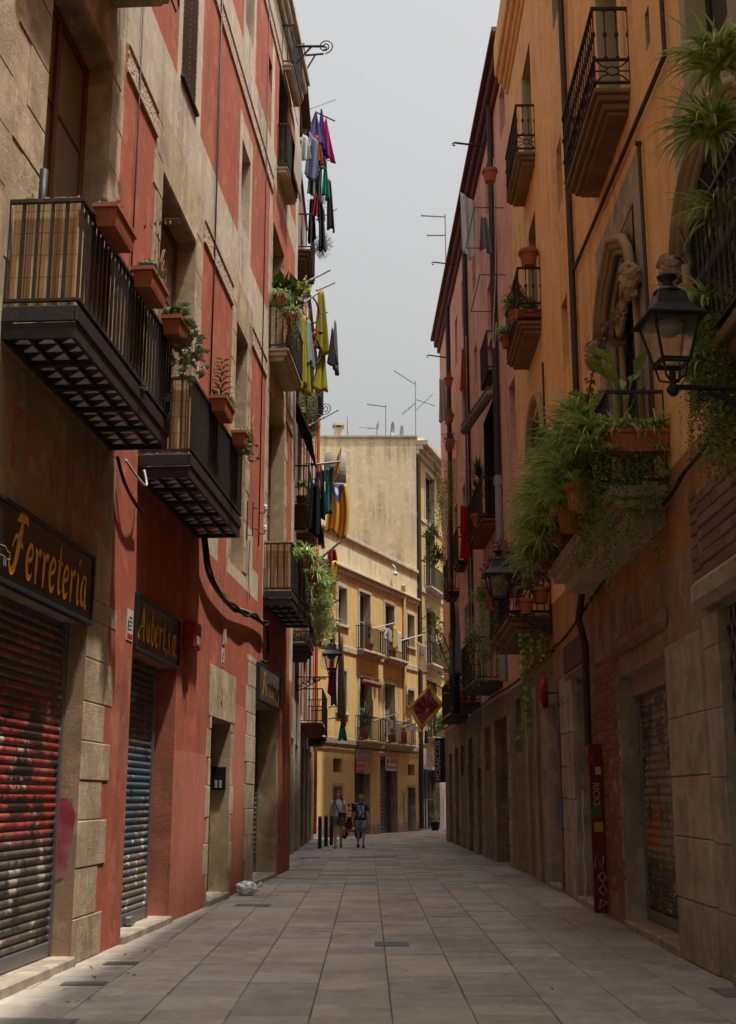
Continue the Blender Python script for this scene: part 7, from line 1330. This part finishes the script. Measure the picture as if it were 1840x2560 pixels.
mb.grid(bagp, 40, 24); bagm = surf('white_plastic_bag', (.85, .86, .88), (.72, .73, .76), scale=9, bmp=.3, bscale=30, rough=.35); r = thing('plastic_bag', cb, 'knotted white plastic bag on the pavement by the red wall', 'bag'); obj('bag', mb, bagm, r, None, True); mb = MB(); mb.tube([cb + Vector((.13, 0, .12)), cb + Vector((.19, -.01, .15)), cb + Vector((.23, 0, .2)), cb + Vector((.25, .01, .17)), cb + Vector((.2, 0, .13))], [.03, .018, .012, .01, .014], 6); obj('knot', mb, bagm, r, None, True)
CASTB = surf('worn_cover_bar', (.30, .275, .25), bmp=.3, bscale=60, rough=.7)
def grate(x, y, w, l, label, bars=0, rot=0):
    T = FO((x, y, 0), rot); r = thing('drain_cover', (x, y, 0), label, 'drain cover', 'covers set in the paving'); mb = MB(); mb.box(T, (-w / 2, -l / 2, -.03), (w / 2, l / 2, .006)); o = obj('frame', mb, surf('cast_iron_cover', (.20, .18, .16), (.15, .135, .12), scale=9, bmp=.5, bscale=60, rough=.6, metal=.3), r)
    n = bars or 7
    for k in range(n): y0 = -l / 2 + .03 + (l - .06) * k / n; b_ = MB(); b_.box(T, (-w / 2 + .03, y0, .0061), (w / 2 - .03, y0 + (l - .06) / n * .55, .011)); obj('bar', b_, CASTB, o)
grate(.25, 13.75, .36, .42, 'square steel cover in the middle of the paving'); grate(-2.3, 12.2, .3, .2, 'small cover in the sunlit strip by the stone pier'); grate(-2.35, 10.9, .36, .2, 'small cover in the sunlit strip nearest the camera'); grate(-2.45, 9.0, .9, .4, 'long slotted drain grate at the bottom left corner', 14); grate(3.0, 10.4, .5, .5, 'square cover by the right hand wall'); grate(.1, 33.5, 1.3, .35, 'long dark drain slot in front of the people', 4); grate(-1.5, 33, .5, .4, 'small cover by the left houses'); grate(-1.65, 18.6, .5, .42, 'cover in the paving near the plastic bag'); grate(2.5, 50.5, .6, .4, 'cover in the paving at the bend')
mb = MB()
for k in range(14): x, y = rd.uniform(-2.6, -2.0), rd.uniform(9.6, 13.5); p_ = Vector((x, y, .006)); leaf(mb, p_, Vector((rd.uniform(-1, 1), rd.uniform(-1, 1), .2)), Vector((0, 0, 1)), .07, .03)
for k in range(50): x, y = rd.uniform(-2.0, 3.0), rd.uniform(9, 30); leaf(mb, Vector((x, y, .006)), Vector((rd.uniform(-1, 1), rd.uniform(-1, 1), .2)), Vector((0, 0, 1)), rd.uniform(.02, .05), .02)
tag(obj('litter', mb, DRY), 'dry leaves and scraps scattered on the paving', 'litter', kind='stuff')
mb = MB(); mb.box(FL, (-.25, -.17, .1), (-.05, -.1, .2), 0, .01); tag(obj('padlock', mb, STEEL), 'steel padlock box at the foot of the first shutter', 'padlock'); mb = MB(); mb.box(FL, (4.5, -.19, .1), (4.72, -.12, .19), 0, .01); tag(obj('padlock', mb, STEEL), 'steel padlock box at the foot of the blue shutter', 'padlock')
# ------------------------------------------------------------------ two people walking towards the camera
import bmesh
SKIN = surf('skin', (.60, .37, .27), (.54, .31, .22), scale=6, bmp=.05, rough=.6); SKIND = surf('tanned_skin', (.52, .30, .20), (.46, .25, .165), scale=6, bmp=.05, rough=.6)
def skinned(name, verts, edges, root, mat, parent, org, sub=2):
    """verts: name -> (x, y, z, rx, ry); one continuous surface grown over the connected joints"""
    me = bpy.data.meshes.new(name); bm = bmesh.new(); lay = bm.verts.layers.skin.verify(); V = {}
    for k, (x, y, z, rx, ry) in verts.items(): v = bm.verts.new((x, y, z)); v[lay].radius = (rx, ry); v[lay].use_root = k == root; V[k] = v
    for a, b in edges: bm.edges.new((V[a], V[b]))
    bm.to_mesh(me); bm.free(); me.materials.append(mat); o = bpy.data.objects.new(name, me); link(o, parent, org)
    s = o.modifiers.new('skin', 'SKIN'); s.use_smooth_shade = True; s.branch_smoothing = .3; u = o.modifiers.new('smooth', 'SUBSURF'); u.levels = sub; u.render_levels = sub
    return o
def rings(mb, R_, n=16, mi=0, cap=False):
    """loft of ellipses (x, y, z, rx, ry)"""
    V = [Vector((x + rx * math.cos(6.2832 * k / n), y + ry * math.sin(6.2832 * k / n), z)) for x, y, z, rx, ry in R_ for k in range(n)]
    F = [[i * n + k, i * n + (k + 1) % n, (i + 1) * n + (k + 1) % n, (i + 1) * n + k] for i in range(len(R_) - 1) for k in range(n)]
    if cap: F += [list(range(n))[::-1], [(len(R_) - 1) * n + k for k in range(n)]]
    mb.add(V, F, mi)
def limb(mb, pts, n=12, mi=0):
    mb.tube([p[:3] for p in pts], [p[3] for p in pts], n, mi, cap=False)
def person(loc, H, label, pose, skin, shirt, shorts, hairm, kind):
    k = H / 1.70; O = Vector(loc); r = thing('person', O, label, 'person')
    S = lambda x, y, z: (x * k, y * k, z * k)
    v = {}; e = []
    def J(nm, x, y, z, rx, ry=None, par=None): v[nm] = (x * k, y * k, z * k, rx * k, (ry or rx) * k); par and e.append((par, nm))
    hw = .155 if kind == 'w' else .15
    J('pelvis', 0, 0, .93, .135, .105); J('waist', 0, 0, 1.07, .115, .09, 'pelvis'); J('chest', 0, .0, 1.26, .135, .10, 'waist'); J('collar', 0, .005, 1.39, .09, .07, 'chest'); J('neck', 0, -.005, 1.46, .048, .05, 'collar'); J('jaw', 0, -.03, 1.53, .058, .07, 'neck'); J('face', 0, -.03, 1.60, .072, .09, 'jaw'); J('crown', 0, -.01, 1.67, .06, .07, 'face')
    for sd, (el, wr, kn, an) in (('l', pose[0]), ('r', pose[1])):
        q = -1 if sd == 'l' else 1
        J('sh' + sd, q * hw, 0, 1.38, .055, .055, 'collar'); J('el' + sd, q * (hw + .055 + el[0]), el[1], 1.12 + el[2], .042, .042, 'sh' + sd); J('fa' + sd, (q * (hw + .055 + el[0]) + q * (hw + .07 + wr[0])) / 2, (el[1] + wr[1]) / 2, (1.12 + el[2] + .90 + wr[2]) / 2, .038, .038, 'el' + sd); J('wr' + sd, q * (hw + .07 + wr[0]), wr[1], .90 + wr[2], .026, .024, 'fa' + sd)
        wx, wy, wz = q * (hw + .07 + wr[0]), wr[1], .90 + wr[2]; J('pa' + sd, wx, wy - .012, wz - .06, .02, .036, 'wr' + sd)
        for fi, (dy, ln) in enumerate(((-.03, .065), (-.011, .078), (.009, .072), (.027, .055))):
            J('f%d%s' % (fi, sd), wx, wy - .012 + dy, wz - .1, .0085, .0085, 'pa' + sd); J('g%d%s' % (fi, sd), wx - q * .012, wy - .014 + dy, wz - .1 - ln * .55, .008, .008, 'f%d%s' % (fi, sd)); J('h%d%s' % (fi, sd), wx - q * .03, wy - .014 + dy, wz - .1 - ln * .95, .007, .007, 'g%d%s' % (fi, sd))
        J('t0' + sd, wx - q * .012, wy - .05, wz - .055, .011, .011, 'pa' + sd); J('t1' + sd, wx - q * .02, wy - .066, wz - .09, .009, .009, 't0' + sd)
        J('hip' + sd, q * .085, 0, .86, .09, .095, 'pelvis'); J('th' + sd, q * .09, kn[0] * .5, .68, .075, .08, 'hip' + sd); J('kn' + sd, q * .09, kn[0], .50 + kn[1], .055, .058, 'th' + sd); J('ca' + sd, q * .088, kn[0] * .45 + an[0] * .55, .36 + an[1] * .6 + kn[1] * .4, .052, .056, 'kn' + sd); J('an' + sd, q * .085, an[0], .09 + an[1], .034, .038, 'ca' + sd); J('he' + sd, q * .085, an[0] - .03, .045 + an[1] * .9, .034, .036, 'an' + sd); J('to' + sd, q * .09, an[0] - .17, .028 + an[1] * .5, .036, .024, 'he' + sd)
    skinned('body', v, e, 'pelvis', skin, r, O)
    P = lambda nm: Vector(v[nm][:3])
    # face: nose, eyes, mouth, ears as one small relief part
    mb = MB(); f = P('face')
    mb.tube([f + Vector(S(0, -.085, .015)), f + Vector(S(0, -.105, -.018)), f + Vector(S(0, -.09, -.03))], [.008 * k, .014 * k, .012 * k], 6)
    for q in (-1, 1): mb.lathe(f + Vector(S(q * .075, .01, -.01)), [(.006 * k, -.03 * k), (.016 * k, -.01 * k), (.016 * k, .02 * k), (.006 * k, .03 * k)], 6)
    obj('face_relief', mb, skin, r, None, True); mb = MB()
    for q in (-1, 1): mb.lathe(f + Vector(S(q * .03, -.083, .012)), [(.004 * k, -.006 * k), (.012 * k, 0), (.004 * k, .006 * k)], 6)
    mb.box(WF, tuple(f + Vector(S(-.022, -.092, -.056))), tuple(f + Vector(S(.022, -.08, -.047)))); obj('eyes_and_mouth', mb, flat('dark_feature', (.06, .025, .02)), r)
    for o_ in r.children:
        if o_.name.startswith(('face_relief', 'eyes')): o_.location = o_.location + O - Vector((0, 0, 0)) if False else o_.location
    return r, v, k, O, P, S
def shift(mb, O): mb.v = [v + O for v in mb.v]; return mb
_obj = obj
def dress(r, v, k, O, shirt, shorts, sleeve, leg, loose=1.0):
    P = lambda n: Vector(v[n][:3]); mb = MB(); w = loose
    rings(mb, [(0, 0, .90 * k, .165 * k * w, .125 * k * w), (0, 0, 1.0 * k, .15 * k * w, .115 * k * w), (0, 0, 1.1 * k, .138 * k * w, .108 * k * w), (0, 0, 1.25 * k, .152 * k * w, .122 * k * w), (0, 0, 1.36 * k, .165 * k, .105 * k), (0, 0, 1.42 * k, .12 * k, .085 * k), (0, -.005 * k, 1.455 * k, .07 * k, .065 * k)], 18)
    for s_ in 'lr':
        a, b = P('sh' + s_), P('el' + s_); limb(mb, [tuple(a.lerp(b, -.15)) + (.062 * k,), tuple(a.lerp(b, .2)) + (.068 * k * w,), tuple(a.lerp(b, sleeve)) + (.064 * k * w,)])
    t_ = _obj('shirt', shift(mb, O), shirt, r, None, True); t_.modifiers.new('thickness', 'SOLIDIFY').thickness = .006
    mb = MB(); rings(mb, [(0, 0, 1.0 * k, .132 * k, .104 * k), (0, 0, .93 * k, .155 * k, .12 * k), (0, 0, .85 * k, .168 * k, .13 * k), (0, 0, .80 * k, .15 * k, .12 * k)], 18)
    for s_ in 'lr':
        a, b = P('hip' + s_), P('kn' + s_); limb(mb, [tuple(a.lerp(b, -.1)) + (.1 * k,), tuple(a.lerp(b, .3)) + (.1 * k,), tuple(a.lerp(b, leg)) + (.088 * k * w,)])
    t_ = _obj('shorts', shift(mb, O), shorts, r, None, True); t_.modifiers.new('thickness', 'SOLIDIFY').thickness = .006
def shoes(r, v, k, O, mat, low):
    for s_ in 'lr':
        a, b = Vector(v['he' + s_][:3]), Vector(v['to' + s_][:3]); mb = MB()
        if low: mb.tube([a + Vector((0, .04, -.012)) * k, a.lerp(b, .4) + Vector((0, 0, .008)) * k, b + Vector((0, -.02, -.002)) * k, b + Vector((0, -.05, -.006)) * k], [.04 * k, .05 * k, .043 * k, .02 * k], 10)
        else:
            mb.tube([a + Vector((0, .05, -.034)) * k, a.lerp(b, .5) + Vector((0, 0, -.03)) * k, b + Vector((0, -.05, -.02)) * k], [.03 * k, .032 * k, .03 * k], 8)
            for u in (.15, .7): c = a.lerp(b, u); mb.tube([c + Vector((.04 * k * math.cos(q), 0, .04 * k * math.sin(q))) for q in [.0, .7, 1.57, 2.4, 3.14]], .008 * k, 5)
        _obj('shoe', shift(mb, O), mat, r, None, True)
# woman: white T-shirt, grey shorts, long auburn hair, shoulder bag
poseW = [((.015, .02, 0), (.04, -.02, -.02), (-.06, .0), (-.14, .0)), ((.01, .0, 0), (.03, -.08, .02), (.06, .01), (.2, .05))]
r, v, k, O, P, S = person((-.92, 39.5, 0), 1.70, 'woman in white T-shirt and grey shorts with shoulder bag walking towards the camera', poseW, SKIN, None, None, None, 'w')
for o_ in r.children:
    if o_.name.split('.')[0] in ('face_relief', 'eyes_and_mouth'): o_.location = o_.location + O; WL[o_] = WL[o_] + O
TW = clothmat((.85, .82, .84), 'white_tshirt'); SHG = clothmat((.24, .26, .28), 'grey_denim'); dress(r, v, k, O, TW, SHG, .42, .5)
HAIR = surf('auburn_hair', (.30, .10, .035), (.19, .06, .022), scale=3, streak=(.30, .12, .04), bmp=.5, bscale=30, rough=.5)
mb = MB(); f = P('face'); rings(mb, [(0, .05, 1.30, .10, .03), (0, .055, 1.40, .125, .05), (0, .045, 1.5, .115, .065), (0, .03, 1.58, .1, .085), (0, .012, 1.65, .096, .098), (0, .005, 1.70, .075, .08), (0, .005, 1.725, .03, .035)], 16, 0, True)
for q in (-1, 1): mb.tube([(q * .07, -.05, 1.67), (q * .095, -.03, 1.58), (q * .105, -.02, 1.48), (q * .12, -.04, 1.36), (q * .11, -.06, 1.28)], [.03, .035, .04, .04, .015], 8)
_obj('hair', shift(mb, O), HAIR, r, None, True); shoes(r, v, k, O, surf('brown_sandal', (.07, .035, .025), bmp=.05), False)
bag = thing('shoulder_bag', O + Vector((.12, -.15, .85)), 'dark patterned shoulder bag with teal flap carried by the woman', 'bag'); mb = MB(); T = FO(O + Vector((.13, -.17, .84)), -.1); mb.box(T, (-.12, -.05, 0), (.12, .05, .2), 0, .03); _obj('bag', mb, graffiti('patterned_bag', (.03, .04, .04), [(.5, 1.2, 38, 41, 16, .55, (.4, .38, .34), 2, 1)]), bag); mb = MB(); mb.box(T, (-.125, -.056, .13), (.125, .055, .225), 0, .02); _obj('flap', mb, clothmat((.02, .09, .085)), bag)
mb = MB(); mb.tube([O + Vector(p_) for p_ in ((.05, -.16, 1.03), (-.02, -.16, 1.2), (-.1, -.12, 1.38), (-.14, -.02, 1.45), (-.1, .1, 1.38), (.1, .12, 1.1), (.2, .0, 1.0), (.22, -.12, 1.03))], .016, 6); _obj('strap', mb, surf('brown_strap', (.05, .022, .016), bmp=.05), bag)
# boy: navy T-shirt with pale print, jeans shorts
poseB = [((.02, .05, 0), (.05, .02, -.02), (.04, .02), (.14, .03)), ((.02, -.03, 0), (.045, -.1, .0), (-.05, 0), (-.12, .0))]
r, v, k, O, P, S = person((-.22, 39.6, 0), 1.58, 'boy in navy printed T-shirt and faded jeans shorts walking beside the woman', poseB, SKIND, None, None, None, 'b')
for o_ in r.children:
    if o_.name.split('.')[0] in ('face_relief', 'eyes_and_mouth'): o_.location = o_.location + O; WL[o_] = WL[o_] + O
m, t, b = new_mat('navy_print_tshirt'); vv = pos(t); sp = nd(t, 'SeparateXYZ', {'Vector': vv}); f_ = rng(t, noise_(t, vv, 14, 3), .46, .52)
for ax, lo, hi in (('X', -.33, -.11), ('Z', .92, 1.27)): f_ = math_(t, 'MULTIPLY', f_, math_(t, 'MULTIPLY', rng(t, sp.outputs[ax], lo - .02, lo + .02), rng(t, sp.outputs[ax], hi - .02, hi + .02, 1, 0)))
t.links.new(mixc(t, f_, (.022, .03, .055), (.42, .46, .56)), b.inputs['Base Color']); b.inputs['Roughness'].default_value = .9
JEAN = surf('faded_denim', (.33, .42, .52), (.15, .2, .28), scale=9, bmp=.2, bscale=120); dress(r, v, k, O, m, JEAN, .7, .92, 1.12)
mb = MB(); rings(mb, [(0, .02 * k, 1.58 * k, .078 * k, .09 * k), (0, .01 * k, 1.64 * k, .086 * k, .1 * k), (0, -.01 * k, 1.70 * k, .075 * k, .085 * k), (0, -.01 * k, 1.73 * k, .03 * k, .035 * k)], 14, 0, True); rdh = random.Random(2)
for q in range(40): a = rdh.uniform(0, 6.28); z = rdh.uniform(1.63, 1.72); rr = .08 * (1 - (z - 1.62) * 3); mb.tube([Vector((rr * math.cos(a), rr * math.sin(a), z)) * k, Vector((rr * 1.25 * math.cos(a), rr * 1.25 * math.sin(a) - .02, z + .025)) * k], [.018 * k, .006 * k], 5)
_obj('hair', shift(mb, O), surf('sandy_hair', (.48, .30, .14), (.34, .20, .09), scale=8, bmp=.4, rough=.6), r, None, True); shoes(r, v, k, O, surf('navy_slipon', (.02, .025, .04), bmp=.05), True)

# ------------------------------------------------------------------ parked scooter behind them
O = Vector((-.62, 47.5, 0)); r = thing('scooter', O, 'dark red scooter parked behind the woman', 'scooter'); SRED = surf('scooter_red', (.20, .012, .012), bmp=0, rough=.25, spec=.5); BLK = surf('scooter_black', (.015, .015, .016), bmp=0, rough=.35); ang = .45; T = FO(O, ang)
for y in (-.62, .6):
    c = T(0, y, .24); mb = MB(); u_ = T(0, 1, 0) - O; torus(mb, c, u_, Vector((0, 0, 1)), .18, .06, 18); w = obj('wheel', mb, surf('tyre_rubber', (.015, .015, .015)), r); mb = MB(); torus(mb, c, u_, Vector((0, 0, 1)), .1, .03, 14); obj('rim', mb, STEEL, w)
mb = MB()
V = []; prof = [(-.72, .34, .1), (-.66, .55, .17), (-.56, .8, .2), (-.48, .95, .17)]
for y, z, w in prof: V += [T(-w, y, z), T(-w * .5, y - .06, z + .02), T(w * .5, y - .06, z + .02), T(w, y, z), T(w, y + .12, z), T(-w, y + .12, z)]
mb.add(V, [[6 * i + q, 6 * i + (q + 1) % 6, 6 * i + 6 + (q + 1) % 6, 6 * i + 6 + q] for i in range(3) for q in range(6)] + [[0, 1, 2, 3, 4, 5], [18, 19, 20, 21, 22, 23]]); obj('front_fairing', mb, SRED, r)
mb = MB(); mb.box(T, (-.17, -.5, .28), (.17, .15, .36), 0, .03); mb.box(T, (-.19, .1, .36), (.19, .85, .72), 0, .1); obj('rear_body', mb, SRED, r); mb = MB(); mb.box(T, (-.16, .05, .72), (.16, .8, .82), 0, .05); obj('seat', mb, BLK, r)
mb = MB(); mb.lathe(T(0, -.62, .9), [(.02, -.1), (.1, -.06), (.12, 0), (.09, .09), (.02, .12)], 10); obj('headlight', mb, surf('lamp_glass', (.5, .5, .48), bmp=0, rough=.1), r, None, True); mb = MB(); mb.tube([T(-.34, -.4, 1.05), T(-.12, -.48, 1.02), T(.12, -.48, 1.02), T(.34, -.4, 1.05)], .02, 6); mb.tube([T(0, -.62, .3), T(0, -.48, 1.02)], .03, 6); obj('handlebar', mb, BLK, r)
for q in (-1, 1): mb = MB(); mb.tube([T(q * .2, -.45, 1.04), T(q * .3, -.45, 1.22)], .008, 5); mb.lathe(T(q * .32, -.46, 1.24), [(.01, -.05), (.05, -.03), (.05, .03), (.01, .05)], 8); obj('mirror', mb, BLK, r, None, True)
m_ = MB(); m_.grid(lambda x, y: T(-.24 + .48 * x, -.6 - .1 * math.sin(x * 3.14) + .12 * y, .98 + .35 * y), 8, 6); g_ = obj('windscreen', m_, surf('smoked_screen', (.03, .03, .035), bmp=0, rough=.1), r, None, True); g_.modifiers.new('thickness', 'SOLIDIFY').thickness = .006
